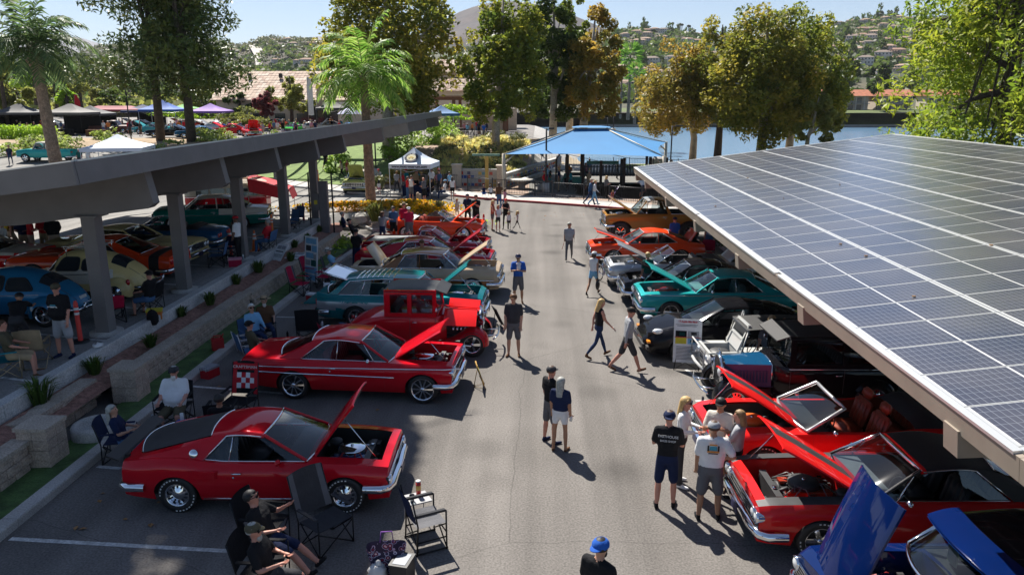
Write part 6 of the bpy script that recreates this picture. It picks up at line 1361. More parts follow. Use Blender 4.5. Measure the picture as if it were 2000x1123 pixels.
rod('navy and black twenties sedan hot rod with fabric roof and chrome radiator shell',(6.05,17.0),math.pi+R(2),BLKP,VINYL,None,(-2.0,.45),.8,1.84,[(-2.06,.9,.74)],(.72,1.75),1.8,(1.62,-1.5),.36,.41,NAVY,[(-1.75,-.85),(-.72,.32)],sedan=True,drip=CHROME)
# ------------------------------------------------------------ beetles
def beetle(label,pos,rz,P,P2=None,rack=False,ws='mag',wr=.32):
 root=thing('show_car',label,'car',(pos[0],pos[1],ZL),rz)
 zt=crv([(-2.0,.5),(-1.85,.78),(-1.4,1.15),(-.8,1.42),(-.1,1.54),(.45,1.47),(.62,1.36),(.95,1.02),(1.1,.98),(1.6,.86),(1.9,.62),(2.0,.45)]);wd=crv([(-2.0,.32),(-1.7,.52),(-1,.68),(0,.76),(.8,.74),(1.4,.6),(1.85,.42),(2.0,.25)])
 def sec(x,u):                                   # u 0..1 from right sill over the roof to the left sill
  a=math.pi*u;w_=wd(x);z=zt(x);cz=.42;c,s=math.cos(a),math.sin(a)
  n=.62 if x<.9 else .75;yy=-w_*math.copysign(abs(c)**n,c);t=abs(s)**.8;zz=lerp(cz-.05,z,t)
  if zz>.95 and -1.6<x<.95: yy *= 1-.22*min((zz-.95)/.6,1)
  return Vector((x,yy,zz))
 B=MB();X=list(np.linspace(-2,2,41));U=[i/24 for i in range(25)]
 two=(lambda z: .55<z<.98) if P2 else (lambda z: False)
 for x0,x1 in zip(X,X[1:]):
  for u0,u1 in zip(U,U[1:]):
   q=[sec(x0,u0),sec(x1,u0),sec(x1,u1),sec(x0,u1)];B.add(q,[(0,1,2,3)],1 if two(sum(p.z for p in q)/4) and -1.2<x0<.8 else 0,True)
 B.build('body',[P,P2 or P],root)
 def patch(nm,m,pts,s,off=.014,trim=True):   # window patch on the side
  zc=sum(p[1] for p in pts)/len(pts);xc=sum(p[0] for p in pts)/len(pts)
  def on(x,z):
   lo,hi=0.,.5
   for _ in range(24):
    mid=(lo+hi)/2
    if sec(x,mid).z<z: lo=mid
    else: hi=mid
   p=sec(x,lo);return Vector((p.x,s*(abs(p.y)+off),p.z))
  k=len(pts);rows=[[on(lerp(xc,x,t),lerp(zc,z,t)) for x,z in pts] for t in (0,.35,.7,1)];mb=MB();mb.grid(rows,0,True,True);mb.build(nm,m,root)
  if trim: t=MB();t.tube(rows[-1],.016,5,0,False,True,True);t.build('window_trim',MBLK,root)
 dg=mat('dark_glass',(.03,.035,.04),.04,var=0,spec=.8)
 def rr(x0,x1,z0,z1,sl=0.,sr=0.,r=.09):
  out=[]
  for cx_,cz_,a0 in ((x1-r,z1-r,0),(x0+r,z1-r,90),(x0+r,z0+r,180),(x1-r,z0+r,270)):
   for k in range(4): a=R(a0+30*k);x=cx_+r*math.cos(a);z=cz_+r*math.sin(a);f=(z-z0)/(z1-z0);out.append((x+lerp(0,sr if x>(x0+x1)/2 else sl,f),z))
  return out
 for s in (1,-1): patch('side_window',dg,rr(-.95,-.2,1.0,1.33,.28,0),s);patch('side_window',dg,rr(-.12,.62,1.0,1.38,0,-.22),s)
 m=MB();rows=[[sec(lerp(-1.42,-1.0,v)+0,.5+(u-.5)*.42)+Vector((-.012,0,.012)) for u in [i/8 for i in range(9)]] for v in (0,.25,.5,.75,1)];m.grid(rows,0,True);m.build('rear_window',dg,root)
 m=MB();rows=[[sec(lerp(.98,.64,v),.5+(u-.5)*.56)+Vector((.014,0,.012)) for u in [i/8 for i in range(9)]] for v in (0,.25,.5,.75,1)];m.grid(rows,0,True);m.build('windshield',dg,root)
 m=MB();m.tube([sec(x,.5+d)+Vector((0,0,.004)) for x,d in ((-1.5,.17),(-1.7,.18),(-1.9,.2))],.008,4);m.tube([sec(x,.5-d)+Vector((0,0,.004)) for x,d in ((-1.5,.17),(-1.7,.18),(-1.9,.2))],.008,4);m.build('engine_lid_seam',INT,root)
 p=sec(-1.86,.5);m=MB();m.cb((p.x-.05,0,p.z-.1),(.03,.3,.14));m.build('licence_plate',WHITE,root)
 for s in (1,-1):
  for nm,xc,a0,a1 in (('front_fender',1.2,-25,200),('rear_fender',-1.2,-20,205)):
   fm=MB();a,b=(.5,.86) if s>0 else (-.5,-.86);fender_arc(fm,xc,wr+.02,wr+.13,a0,a1,a,b,0,16,None,.1);fm.build(nm,P,root)
  m=MB();m.lathe([(.1,-.15),(.1,.02),(.09,.04),(0,.06)],14,Matrix.Translation((1.58,s*.66,.7)) @ Matrix.Rotation(R(75),4,'Y'));m.build('headlight',LENS,root)
  m=MB();m.ball((-1.55,s*.68,.62),(.07,.06,.1),8,5);m.build('tail_light',REDL,root)
  fm=MB();fm.box((-.75,.72*s-.1,.28),(.75,.72*s+.1,.32));fm.build('running_board',INT,root)
  m=MB();m.tube([(x,s*(abs(sec(x,.06).y)+.035),.9) for x in np.linspace(-1.1,1.2,9)],.012,5);m.build('side_trim',CHROME,root)
 for sg,nm in ((1,'front_bumper'),(-1,'rear_bumper')):
  m=MB();m.tube([(sg*1.75,-.72,.48),(sg*2.08,-.6,.46),(sg*2.16,0,.46),(sg*2.08,.6,.46),(sg*1.75,.72,.48)],.045,7)
  for s in (1,-1): m.tube([(sg*2.14,s*.4,.4),(sg*2.18,s*.4,.62)],.035,6)
  m.tube([(sg*2.15,-.4,.6),(sg*2.15,.4,.6)],.014,5);m.build(nm,CHROME,root)
 if rack:
  m=MB()
  for y in (-.5,-.3,-.1,.1,.3,.5): m.tube([(-.7,y,1.66),(.35,y,1.66)],.012,4)
  m.tube([(-.7,-.55,1.72),(.35,-.55,1.72),(.35,.55,1.72),(-.7,.55,1.72)],.014,5,0,False,True,True)
  for x in (-.6,.25):
   for y in (-.55,.55): m.tube([(x,y,1.42),(x,y,1.72)],.012,4)
  m.build('roof_rack',CHROME,root)
 wheels(root,(1.2,-1.2),.78,wr,.2,ws)
 return root
beetle('blue rounded beetle-shaped small car with chrome five-spoke wheel, behind the man in black shirt',(-14.75,20.2),math.pi+R(1),SKYB,None,False,'mag',.36)
beetle('cream and white beetle-shaped small car with a chrome roof rack',(-14.2,22.75),math.pi+R(4),CREAM,IVORY,True,'steel')
# ------------------------------------------------------------ camper bus with red awning
root=thing('camper_bus','red and ivory vintage camper bus with a roof rack and red rear awning','van',(-17.3,41.6,hlot(-17.3,41.6)),math.pi+R(10))
def bus_sec(x,ta):
 w_=.86*(1-max(0,abs(x)-1.85)**2*2.2);z1=1.92-max(0,abs(x)-1.7)**2*.9
 return [(x+(ta*.0),s*w_*f,z) for s,f,z in ((-1,.96,.35),(-1,1,.6),(-1,1,1.02),(-1,.98,1.1),(-1,.95,1.55),(-1,.88,z1-.13),(-1,.7,z1-.02),(-1,.3,z1+.03),(1,.3,z1+.03),(1,.7,z1-.02),(1,.88,z1-.13),(1,.95,1.55),(1,.98,1.1),(1,1,1.02),(1,1,.6),(1,.96,.35))]
m=MB();X=np.linspace(-2.15,2.15,25);P=[bus_sec(x,0) for x in X]
for a,b in zip(P,P[1:]):
 for j in range(15): m.add([a[j],b[j],b[j+1],a[j+1]],[(0,1,2,3)],1 if 3 <= j <= 11 else 0,True)
m.add(P[0],[tuple(range(16))],0);m.add(P[-1],[tuple(range(16))],0);m.build('body',[RED,IVORY],root)
for s in (1,-1):
 for x0,x1 in ((-1.7,-.95),(-.85,-.1),(0,.75),(.85,1.5)):
  m=MB();m.add([(x0,s*.868,1.14),(x1,s*.868,1.14),(x1,s*.835,1.54),(x0,s*.835,1.54)],[(0,1,2,3)],0);m.build('side_window',mat('dark_glass',(0,0,0)),root)
 m=MB();m.tube([(-2.1,s*.85,1.06),(2.1,s*.85,1.06)],.014,5);m.build('side_trim',CHROME,root)
 m=MB();m.lathe([(.12,-.05),(.12,.03),(0,.06)],14,Matrix.Translation((2.14,s*.55,.85)) @ Matrix.Rotation(math.pi/2,4,'Y'));m.build('headlight',LENS,root)
m=MB();m.box((2.06,-.7,1.15),(2.13,-.04,1.55));m.box((2.06,.04,1.15),(2.13,.7,1.55));m.build('windshield',mat('dark_glass',(0,0,0)),root)
m=MB()
for y in np.linspace(-.7,.7,8): m.tube([(-1.6,y,2.02),(1.3,y,2.02)],.02,4,1)
for z in (2.02,2.16): m.tube([(-1.6,-.75,z),(1.3,-.75,z),(1.3,.75,z),(-1.6,.75,z)],.016,5,0,False,True,True)
for x in (-1.5,-.6,.3,1.2):
 for y in (-.75,.75): m.tube([(x,y*1.1,1.8),(x,y,2.16)],.014,4)
m.build('roof_rack',[CHROME,mat('rack_wood',(.35,.2,.08),.6)],root)
m=MB()
for y in (0,.3): m.tube([(-1.25+y,.92,.75),(-1.25+y,.8,2.1)],.018,5)
for z in (.85,1.1,1.35,1.6): m.tube([(-1.25,.92-.03*z,z),(-.95,.92-.03*z,z)],.014,5)
m.build('ladder',IVORY,root)
m=MB();aw=mat('red_awning',(.5,.015,.03),.8,var=.1);P=[[(-1.2-.55*i,y,2.1-.16*i-.05*math.sin(3*y+i)) for y in np.linspace(-1.0,1.0,9)] for i in range(5)];m.grid(P,0,True)
m.grid([[(-1.25-.55*i,1.0,2.08-.16*i),(-1.35-.5*i,1.08,1.35-.12*i)] for i in range(5)],0,True);m.grid([[(-3.4,y,1.46),(-3.6,y,.9)] for y in np.linspace(-1,1,5)],0,True);m.build('awning',aw,root)
for y in (-1,1): m=MB();m.tube([(-3.4,y,1.46),(-3.4,y,0)],.02,5);m.build('awning_pole',STEEL,root)
wheels(root,(1.25,-1.25),.82,.33,.19,'steel','whitewall')
# ------------------------------------------------------------ white beach buggy with open bonnet
root=thing('show_car','small white open beach buggy with upright bonnet and black soft top','car',(5.72,18.5,0),math.pi+R(3));WB=GREYP
m=MB()
for s in (1,-1):
 m.box((-1.2,s*.5-.2 if s<0 else .3,.28),(.75,s*.5+.2 if s>0 else -.3,.62),0)
m.box((-1.35,-.62,.3),(.8,.62,.36),0);m.box((.7,-.62,.36),(.78,.62,.95),0);m.box((-1.4,-.66,.3),(-1.3,.66,.7),0)
m.box((.78,-.42,.4),(1.5,-.36,.86),0);m.box((.78,.36,.4),(1.5,.42,.86),0);m.box((1.46,-.5,.4),(1.53,.5,.88),0);m.box((.78,-.36,.36),(1.5,.36,.45),1)
for s in (1,-1):
 y0,y1=(.4,.7) if s>0 else (-.7,-.4);m.box((.72,y0,.76),(1.5,y1,.82),0);m.slab([(1.5,y0,.82),(1.62,y0,.62),(1.58,y0,.62),(1.46,y0,.82)],(0,y1-y0,0),0);m.slab([(.74,y0,.82),(.55,y0,.4),(.6,y0,.4),(.8,y0,.82)],(0,y1-y0,0),0);m.box((-1.35,y0,.72),(-.6,y1,.78),0);m.slab([(-.6,y0,.78),(-.4,y0,.4),(-.44,y0,.4),(-.66,y0,.78)],(0,y1-y0,0),0)
m.build('body',[WB,INT],root)
engine(root,.82,1.46,.34,.82,'black',(.5,.5,.5),31,(.3,.02,.02))
m=MB();M_=Matrix.Translation((.8,0,.9)) @ Matrix.Rotation(R(-112),4,'Y')
m.box((0,-.46,0),(.72,.46,.03),0,M_)
for a,b in (((0,-.46),(.72,-.4)),((0,.4),(.72,.46)),((.66,-.46),(.72,.46)),((.3,-.46),(.36,.46))): m.box((a[0],a[1],-.03),(b[0],b[1],-.002),0,M_)
m.build('hood',WB,root)
m=MB()
for z in (.5,.58,.66,.74): m.box((1.53,-.25,z-.012),(1.55,.25,z+.012),1)
m.build('grille',[WB,INT],root)
for s in (1,-1): q=MB();q.lathe([(.08,-.02),(.085,.03),(0,.05)],14,Matrix.Translation((1.54,s*.38,.7)) @ Matrix.Rotation(math.pi/2,4,'Y'));q.build('headlight',LENS,root)
m=MB();m.tube([(1.68,-.7,.5),(1.72,0,.5),(1.68,.7,.5)],.04,7);m.tube([(1.68,-.6,.5),(1.66,-.6,.95),(1.66,.6,.95),(1.68,.6,.5)],.022,6);m.tube([(1.5,-.4,.45),(1.7,-.4,.5)],.025,5);m.tube([(1.5,.4,.45),(1.7,.4,.5)],.025,5);m.build('front_bumper',WB,root)
m=MB();W_=[(.74,-.6,.95),(.74,.6,.95),(.62,.58,1.45),(.62,-.58,1.45)];m.tube(W_,.025,5,0,False,True,True);m.build('window_trim',WB,root);m=MB();m.add(W_,[(0,1,2,3)]);m.build('windshield',GLASS,root)
m=MB();m.grid([[(x,y,1.5+.04*(1-(x+.4)**2)) for y in (-.62,-.3,0,.3,.62)] for x in np.linspace(-1.4,.66,8)],0,True);m.grid([[(-1.4,y,1.5),(-1.5,y,.9)] for y in (-.62,0,.62)],0,True);m.build('soft_top',VINYL,root)
for s in (1,-1): q=MB();q.tube([(-1.3,s*.62,.7),(-1.35,s*.62,1.5)],.018,5);q.build('top_frame',CHROME,root)
for s in (1,-1): seat_mb(.5,.42,.5).build('seat',INT,root).location=(-.15,s*.32,.5)
q=MB();q.T=Matrix.Translation((.4,.32,.98)) @ Matrix.Rotation(R(60),4,'Y');q.tube([(math.cos(a)*.2,math.sin(a)*.2,0) for a in np.linspace(0,6.283,16,False)],.014,5,0,False,True,True);q.tube([(-.2,0,0),(.2,0,0)],.01,4);q.build('steering_wheel',STEEL,root)
wheels(root,(1.05,-1.05),.68,.28,.17,'steel')
# ============================================================ PEOPLE
CLO=dict(black=(.012,.012,.014),grey=(.12,.12,.13),lgrey=(.33,.34,.36),white=(.72,.72,.72),cream=(.6,.55,.48),navy=(.012,.02,.06),blue=(.02,.1,.42),sky=(.2,.42,.62),denim=(.06,.13,.26),jean=(.02,.04,.1),red=(.5,.02,.03),crimson=(.42,.01,.05),teal=(.02,.22,.26),green=(.015,.1,.09),olive=(.09,.08,.05),khaki=(.35,.27,.17),beige=(.5,.4,.3),char=(.045,.045,.05),purple=(.15,.06,.25),pink=(.6,.25,.32),orange=(.6,.2,.05),rust=(.35,.07,.04),lav=(.45,.45,.6),yellow=(.6,.5,.05),brown=(.12,.06,.03),aqua=(.1,.5,.5))
SKIN=dict(f=(.5,.27,.18),t=(.38,.19,.11),d=(.16,.08,.05),r=(.52,.24,.17))
HAIRC=dict(black=(.012,.01,.01),brown=(.07,.035,.018),blond=(.5,.33,.13),grey=(.33,.33,.3),white=(.65,.64,.6),dirty=(.26,.16,.07))
def cloth(c): return mat('cloth_'+c,CLO[c],.85,var=.1,scale=5,spec=.2,bump=.35)
def skinm(k): return mat('skin_'+k,SKIN[k],.55,var=.06,scale=9)
def hairm(k): return mat('hair_'+k,HAIRC[k],.6,var=.25,scale=30)
POSES=dict(  # legs: (hip flex,knee,abduct) R,L ;arms: (flex,abduct,elbow,inward) R,L ;lean
 stand=(((2,3,5),(-2,3,5)),((4,9,12,4),(2,9,12,4)),0),walk=(((24,6,2),(-20,22,2)),((-20,8,14,0),(22,8,22,0)),3),walk2=(((-18,24,2),(22,5,2)),((20,8,25,0),(-18,8,14,0)),3),
 fold=(((2,2,5),(-2,2,5)),((28,12,105,55),(28,12,100,55)),-2),hold=(((3,3,5),(-3,4,5)),((10,12,80,30),(12,12,80,30)),2),akimbo=(((2,2,7),(-2,2,7)),((-18,32,75,55),(4,9,12,4)),0),
 phone=(((3,3,4),(-3,3,4)),((35,14,110,18),(6,9,12,4)),0),point=(((4,4,4),(-4,4,4)),((70,15,10,0),(6,9,12,4)),3),bend=(((35,10,5),(25,10,6)),((60,10,25,5),(55,10,30,5)),48),raise_=(((2,3,5),(-2,3,5)),((150,25,115,30),(6,14,20,4)),0),
 carry=(((4,4,5),(-3,3,5)),((35,10,75,45),(25,12,85,45)),-2),sit=(((82,80,10),(82,80,10)),((30,12,45,10),(30,12,45,10)),-8),recline=(((72,30,5),(70,22,5)),((35,16,60,30),(45,30,80,20)),-22),lounge=(((75,55,9),(80,70,9)),((30,20,70,35),(25,20,70,35)),-14),crouch=(((105,120,10),(105,120,10)),((60,12,40,10),(60,12,40,10)),20))
PEOPLE=[]
def person(label,pos,face,h=1.72,pose='stand',top='black',bottom='char',shoes='black',skin='f',hair='brown',head=None,sleeve='short',leg='shorts',vox=.03,z=0.,long_hair=False,seat=None,belly=0.,bust=0.,child=False,acc=(),group=None,hyaw=0.,hpitch=0.,glasses=False,beard=None,slim=1.,lean=None,capc='black',capback=False):
 PEOPLE.append(dict(locals()))
def pbones(d):
 s=d['h']/1.75;legs,arms,lean=POSES[d['pose']];lean=d['lean'] if d['lean'] is not None else lean;sl=d['slim'];caps=[]
 if d['child']: headk=1.32
 else: headk=1.0
 C=lambda a,b,ra,rb,m: caps.append((Vector(a),Vector(b),ra,rb,m))
 hip=Vector((0,0,0));feet=[];parts=[]
 zmin=0
 for i,sd in enumerate((1,-1)):
  fl,kn,ab=[R(v) for v in legs[i]]
  h0=Vector((sd*.088,0,-.02));td=Vector((sd*math.sin(ab),math.sin(fl)*math.cos(ab),-math.cos(fl)*math.cos(ab)));k=h0+td*.425
  sd_=Vector((sd*math.sin(ab)*.3,math.sin(fl-kn),-math.cos(fl-kn))).normalized();a=k+sd_*.40
  fwd=Vector((sd*.12,math.cos(fl-kn)*.9,math.sin(fl-kn))).normalized()
  if d['pose'] in ('stand','hold','fold','akimbo','phone','carry','point','raise_','sit','lounge') : fwd=Vector((sd*.2,.97,-.05)).normalized()
  if d['pose'] in ('walk','walk2') and legs[i][0]<0: fwd=Vector((0,.8,-.6))
  heel=a+Vector((0,-.03,-.055));toe=a+fwd*.17+Vector((0,0,-.05))
  parts.append((h0,k,a,heel,toe,td));zmin=min(zmin,heel.z-.035,toe.z-.03)
 zr=-zmin if d['seat'] is None else d['seat']/s+.1
 O=Vector((0,0,zr));lm=d['leg'];sk,tp,bt,sh=0,1,2,3
 for h0,k,a,heel,toe,td in parts:
  h0,k,a,heel,toe=[v+O for v in (h0,k,a,heel,toe)]
  if lm=='pants': C(h0,k,.092*sl,.066*sl,bt);C(k,a,.064*sl,.055,bt)
  elif lm=='leggings': C(h0,k,.088*sl,.058*sl,bt);C(k,k.lerp(a,.35),.058*sl,.058,bt);C(k.lerp(a,.35),a,.058,.036,bt)
  elif lm=='short': C(h0,h0.lerp(k,.42),.096*sl,.09*sl,bt);C(h0.lerp(k,.3),k,.078*sl,.054*sl,sk);C(k,k.lerp(a,.35),.053,.056,sk);C(k.lerp(a,.35),a,.056,.036,sk)
  else: C(h0,h0.lerp(k,.86),.098*sl,.088*sl,bt);C(h0.lerp(k,.6),k,.064*sl,.055*sl,sk);C(k,k.lerp(a,.35),.054,.059,sk);C(k.lerp(a,.35),a,.058,.037,sk)
  C(a,heel.lerp(toe,.15),.04,.04,sh if d['shoes'] != 'sandal' else sk);C(heel,toe,.04,.036,sh);C(heel.lerp(toe,.6),toe,.043,.034,sh)
 Rl=Matrix.Rotation(R(-lean),4,'X');Tm=Matrix.Translation(O) @ Rl
 def B(x,y,z): return Tm @ Vector((x,y,z))
 bl=d['belly']
 for z,wx,r,y,m in ((-.03,.075,.108,0,bt),(.03,.07,.108,0,bt),(.09,.065,.108+bl*.3,bl*.35,tp),(.15,.062,.106+bl*.5,bl*.6,tp),(.21,.066,.108+bl*.4,bl*.5,tp),(.28,.078,.112+bl*.2,.005+bl*.2,tp),(.35,.09,.114,.008,tp),(.42,.1,.108,.0,tp),(.48,.105,.088,-.008,tp)): C(B(-wx*sl,y,z),B(wx*sl,y,z),r*(.6+.4*sl),r*(.6+.4*sl),m)
 C(B(-.15*sl,-.012,.5),B(.15*sl,-.012,.5),.058,.058,tp)
 if d['bust']:
  for sd in (1,-1): C(B(sd*.075,.075,.36),B(sd*.07,.085,.35),.065,.062,tp)
 ha=[]
 for i,sd in enumerate((1,-1)):
  fl,ab,el,iw=[R(v) for v in arms[i]]
  s0=B(sd*.178*(.5+.5*sl),-.012,.495);ud=Vector((sd*math.sin(ab),math.sin(fl)*math.cos(ab),-math.cos(fl)*math.cos(ab)));fd=Vector((sd*math.sin(ab)*.4-sd*math.sin(iw),math.sin(fl+el)*math.cos(iw),-math.cos(fl+el)*math.cos(iw))).normalized()
  e=s0+ud*.29;w_=e+fd*.245;hn=w_+fd*.08
  if d['sleeve']=='long': C(s0,e,.06*sl,.048,tp);C(e,w_,.048,.036,tp)
  elif d['sleeve']=='none': C(s0,e,.05*sl,.04,sk);C(e,w_,.04,.028,sk)
  else: C(s0,s0.lerp(e,.72),.067*sl,.064*sl,tp);C(s0.lerp(e,.5),e,.047,.04,sk);C(e,w_,.042,.029,sk)
  C(w_,hn,.03,.034,sk);ha.append((w_,hn,fd,sd))
 nk=B(0,.0,.53);hc=B(0,.025,.705)
 Hm=Matrix.Translation(hc) @ Matrix.Rotation(R(d['hyaw']),4,'Z') @ Matrix.Rotation(R(d['hpitch']-lean*.5),4,'X') @ Matrix.Scale(headk,4)
 Hp=lambda x,y,z: Hm @ Vector((x,y,z))
 C(nk,Hp(0,-.015,-.06),.056,.052,sk);C(Hp(0,-.018,.02),Hp(0,.012,.025),.09*headk,.085*headk,sk);C(Hp(0,.02,-.03),Hp(0,.048,-.085),.068*headk,.045*headk,sk);C(Hp(0,.088,.01),Hp(0,.11,-.022),.014*headk,.017*headk,sk)
 for sd in (1,-1): C(Hp(sd*.088,-.005,.012),Hp(sd*.092,-.012,-.02),.016*headk,.013*headk,sk)
 S=Matrix.Scale(s,4)
 return [(S @ a,S @ b,ra*s,rb*s,m) for a,b,ra,rb,m in caps],S @ Hm,[(S @ w_,S @ hn,fd,sd,s) for w_,hn,fd,sd in ha],S @ Tm
def finish_people():
 tmp=[]
 for d in PEOPLE:
  caps,Hm,ha,Tm=pbones(d);mb=MB()
  for a,b,ra,rb,m in caps:
   ax=b-a;L=ax.length;n=8
   if L<1e-5: ax=Vector((0,0,1e-4));L=1e-4
   q=ax.to_track_quat('Z','Y').to_matrix().to_4x4();M_=Matrix.Translation(a) @ q
   prof=[(ra*math.cos(t),-ra*math.sin(t)) for t in (math.pi/2*.985,1.1,.55,0)]+[(rb*math.cos(t),L+rb*math.sin(t)) for t in (0,.55,1.1,math.pi/2*.985)]
   mb.lathe(prof,10,M_);k=len(mb.v);mb.add([],[]);mb.f.append([k-80+i for i in range(10)][::-1]);mb.mi.append(0);mb.sm.append(True);mb.f.append([k-10+i for i in range(10)]);mb.mi.append(0);mb.sm.append(True)
  me=mb.mesh('tmp_body',[]);o=bpy.data.objects.new('tmp_body',me);COL.objects.link(o)
  r=o.modifiers.new('r','REMESH');r.mode='VOXEL';r.voxel_size=d['vox'];r.use_smooth_shade=True
  sm=o.modifiers.new('s','SMOOTH');sm.factor=.5;sm.iterations=3
  tmp.append((d,o,caps,Hm,ha,Tm))
 dg=bpy.context.evaluated_depsgraph_get();dg.update()
 for d,o,caps,Hm,ha,Tm in tmp:
  me=bpy.data.meshes.new_from_object(o.evaluated_get(dg));me.name='person'
  nf=len(me.polygons);c=np.empty(nf*3);me.polygons.foreach_get('center',c);c=c.reshape(-1,3)
  best=np.full(nf,9.);mi=np.zeros(nf,np.int32)
  for a,b,ra,rb,m in caps:
   A_=np.array(a);v=np.array(b-a);t=np.clip(((c-A_) @ v)/max(v @ v,1e-9),0,1);dist=np.linalg.norm(c-A_-t[:,None]*v,axis=1)-(ra+(rb-ra)*t)
   k=dist<best;best[k]=dist[k];mi[k]=m
  me.materials.clear();shm={'sandal': cloth('brown')}.get(d['shoes']) or cloth(d['shoes'])
  for m in (skinm(d['skin']),cloth(d['top']),cloth(d['bottom']),shm): me.materials.append(m)
  # five fingers on each hand
  if d['vox'] <= .026:
   bm=bmesh.new();bm.from_mesh(me);lay=mi.tolist()
   for w_,hn,fd,sd,s in ha:
    side=fd.cross(Vector((0,0,1)))
    if side.length<.2: side=Vector((0,1,0))
    side.normalize();pn=fd.cross(side)
    for k in range(5):
     q=MB()
     if k==0: p0=w_+fd*.03*s+side*.03*s;d0=(fd*.6+side*.75+pn*.2).normalized();ln,rr=.055*s,.0105*s
     else: p0=hn+side*(k-2.5)*-.019*s+fd*.012*s;d0=fd;ln,rr=(.068,.075,.07,.055)[k-1]*s,.0092*s
     d1=(d0-pn*.45).normalized();d2=(d0-pn*1.1).normalized();q.tube([p0,p0+d0*ln*.45,p0+d0*ln*.45+d1*ln*.35,p0+d0*ln*.45+d1*ln*.35+d2*ln*.25],[rr,rr,rr*.9,rr*.7],5)
     vs=[bm.verts.new(v) for v in q.v]
     for f in q.f:
      try: bm.faces.new([vs[i] for i in f]).smooth=True;lay.append(0)
      except ValueError: pass
   bm.to_mesh(me);bm.free();mi=np.array(lay,np.int32)
  me.polygons.foreach_set('material_index',mi);me.polygons.foreach_set('use_smooth',np.ones(len(me.polygons),bool));me.update()
  bpy.data.objects.remove(o,do_unlink=True)
  p=d['pos'];root=link('person',me,None,(p[0],p[1],d['z']),R(d['face']),d['label'],'person',d['group'])
  near=d['vox'] <= .03
  def hb(): m=MB();m.T=Hm;return m
  # hair
  if d['hair'] and d['hair'] != 'bald':
   m=hb();P=[];zl=-.03 if d['head'] not in ('cap','hat','beanie') else -.035
   for i in range(6):
    a=lerp(-.35,math.pi/2,i/5);P.append([((.1*math.cos(a))*math.cos(t),-.012+(.112*math.cos(a))*math.sin(t)-(.02 if math.sin(t)>.3 and a<.35 else 0),.03+.105*math.sin(a)+(.045 if math.sin(t)>.35 and a<.3 else 0)) for t in [2*math.pi*j/14 for j in range(14)]])
   m.grid(P,0,True,True)
   if d['long_hair']:
    L=d['long_hair'] if not isinstance(d['long_hair'],bool) else .26;P=[]
    for i in range(6):
     f=i/5;P.append([(.098*(1-.12*f)*math.sin(t),-.05-.072*math.cos(t)*(1+.1*f)-.03*f,.04-L*f) for t in [lerp(-1.75,1.75,j/9) for j in range(10)]])
    m.grid(P,0,True);m.grid([[Vector(q)*.97+Vector((0,.006,0)) for q in row] for row in P],0,True)
   m.build('hair',hairm(d['hair']),root)
  if d['beard']:
   m=hb();m.ball((0,.055,-.105),(.05,.04,.055 if d['beard'] != 'white' else .075),10,6);m.build('beard',hairm(d['beard']),root)
  hd=d['head'];cm=cloth(d['capc']) if hd else None
  if hd=='cap':
   m=hb();m.ball((0,-.012,.04),(.104,.118,.09),14,5,0,0.);m.lathe([(.104,-.02),(.105,0)],14,Matrix.Translation((0,-.01,.045)));sg=-1 if d['capback'] else 1;P=[]
   for i in range(5): P.append([(.085*math.sin(t)*(1-.1*i/4),-.012+sg*((.1+.075*i/4)*math.cos(t*.8)),.045-.012*i/4) for t in [lerp(-1.1,1.1,j/8) for j in range(9)]])
   m.grid(P,0,True);m.grid([[(x,y,z-.008) for x,y,z in row] for row in P],0,True);m.ball((0,-.012,.128),.012,6,3);m.build('cap',cm,root)
  elif hd=='hat':
   m=hb();m.lathe([(.0,.15),(.06,.15),(.085,.13),(.1,.06),(.105,.04),(.15,.035),(.205,.055),(.205,.048),(.15,.028),(.1,.035)],18,Matrix.Translation((0,-.01,.02)));m.build('hat',cm,root);m=hb();m.lathe([(.104,.045),(.101,.075)],18,Matrix.Translation((0,-.01,.02)));m.build('hat_band',cloth('black'),root)
  elif hd=='beanie': m=hb();m.ball((0,-.012,.03),(.105,.115,.115),12,5,0,-.15);m.build('beanie',cm,root)
  if d['glasses'] or near:
   m=hb();dk=mat('dark_lens',(.01,.01,.012),.08,var=0)
   if d['glasses']:
    for sd in (1,-1): m.cb((sd*.04,.094,.022),(.062,.02,.04));m.tube([(sd*.075,.09,.026),(sd*.096,.0,.026)],.005,4)
    m.build('sunglasses',dk,root)
   else:
    for sd in (1,-1): m.ball((sd*.035,.082,.02),(.014,.012,.009),6,4)
    m.build('eyes',dk,root);m=hb();m.ball((0,.088,-.058),(.026,.012,.007),8,4);m.build('mouth',mat('lip',(.3,.1,.09),.5,var=0),root)
  for fn in d['acc']: fn(root,d,Hm,ha,Tm)
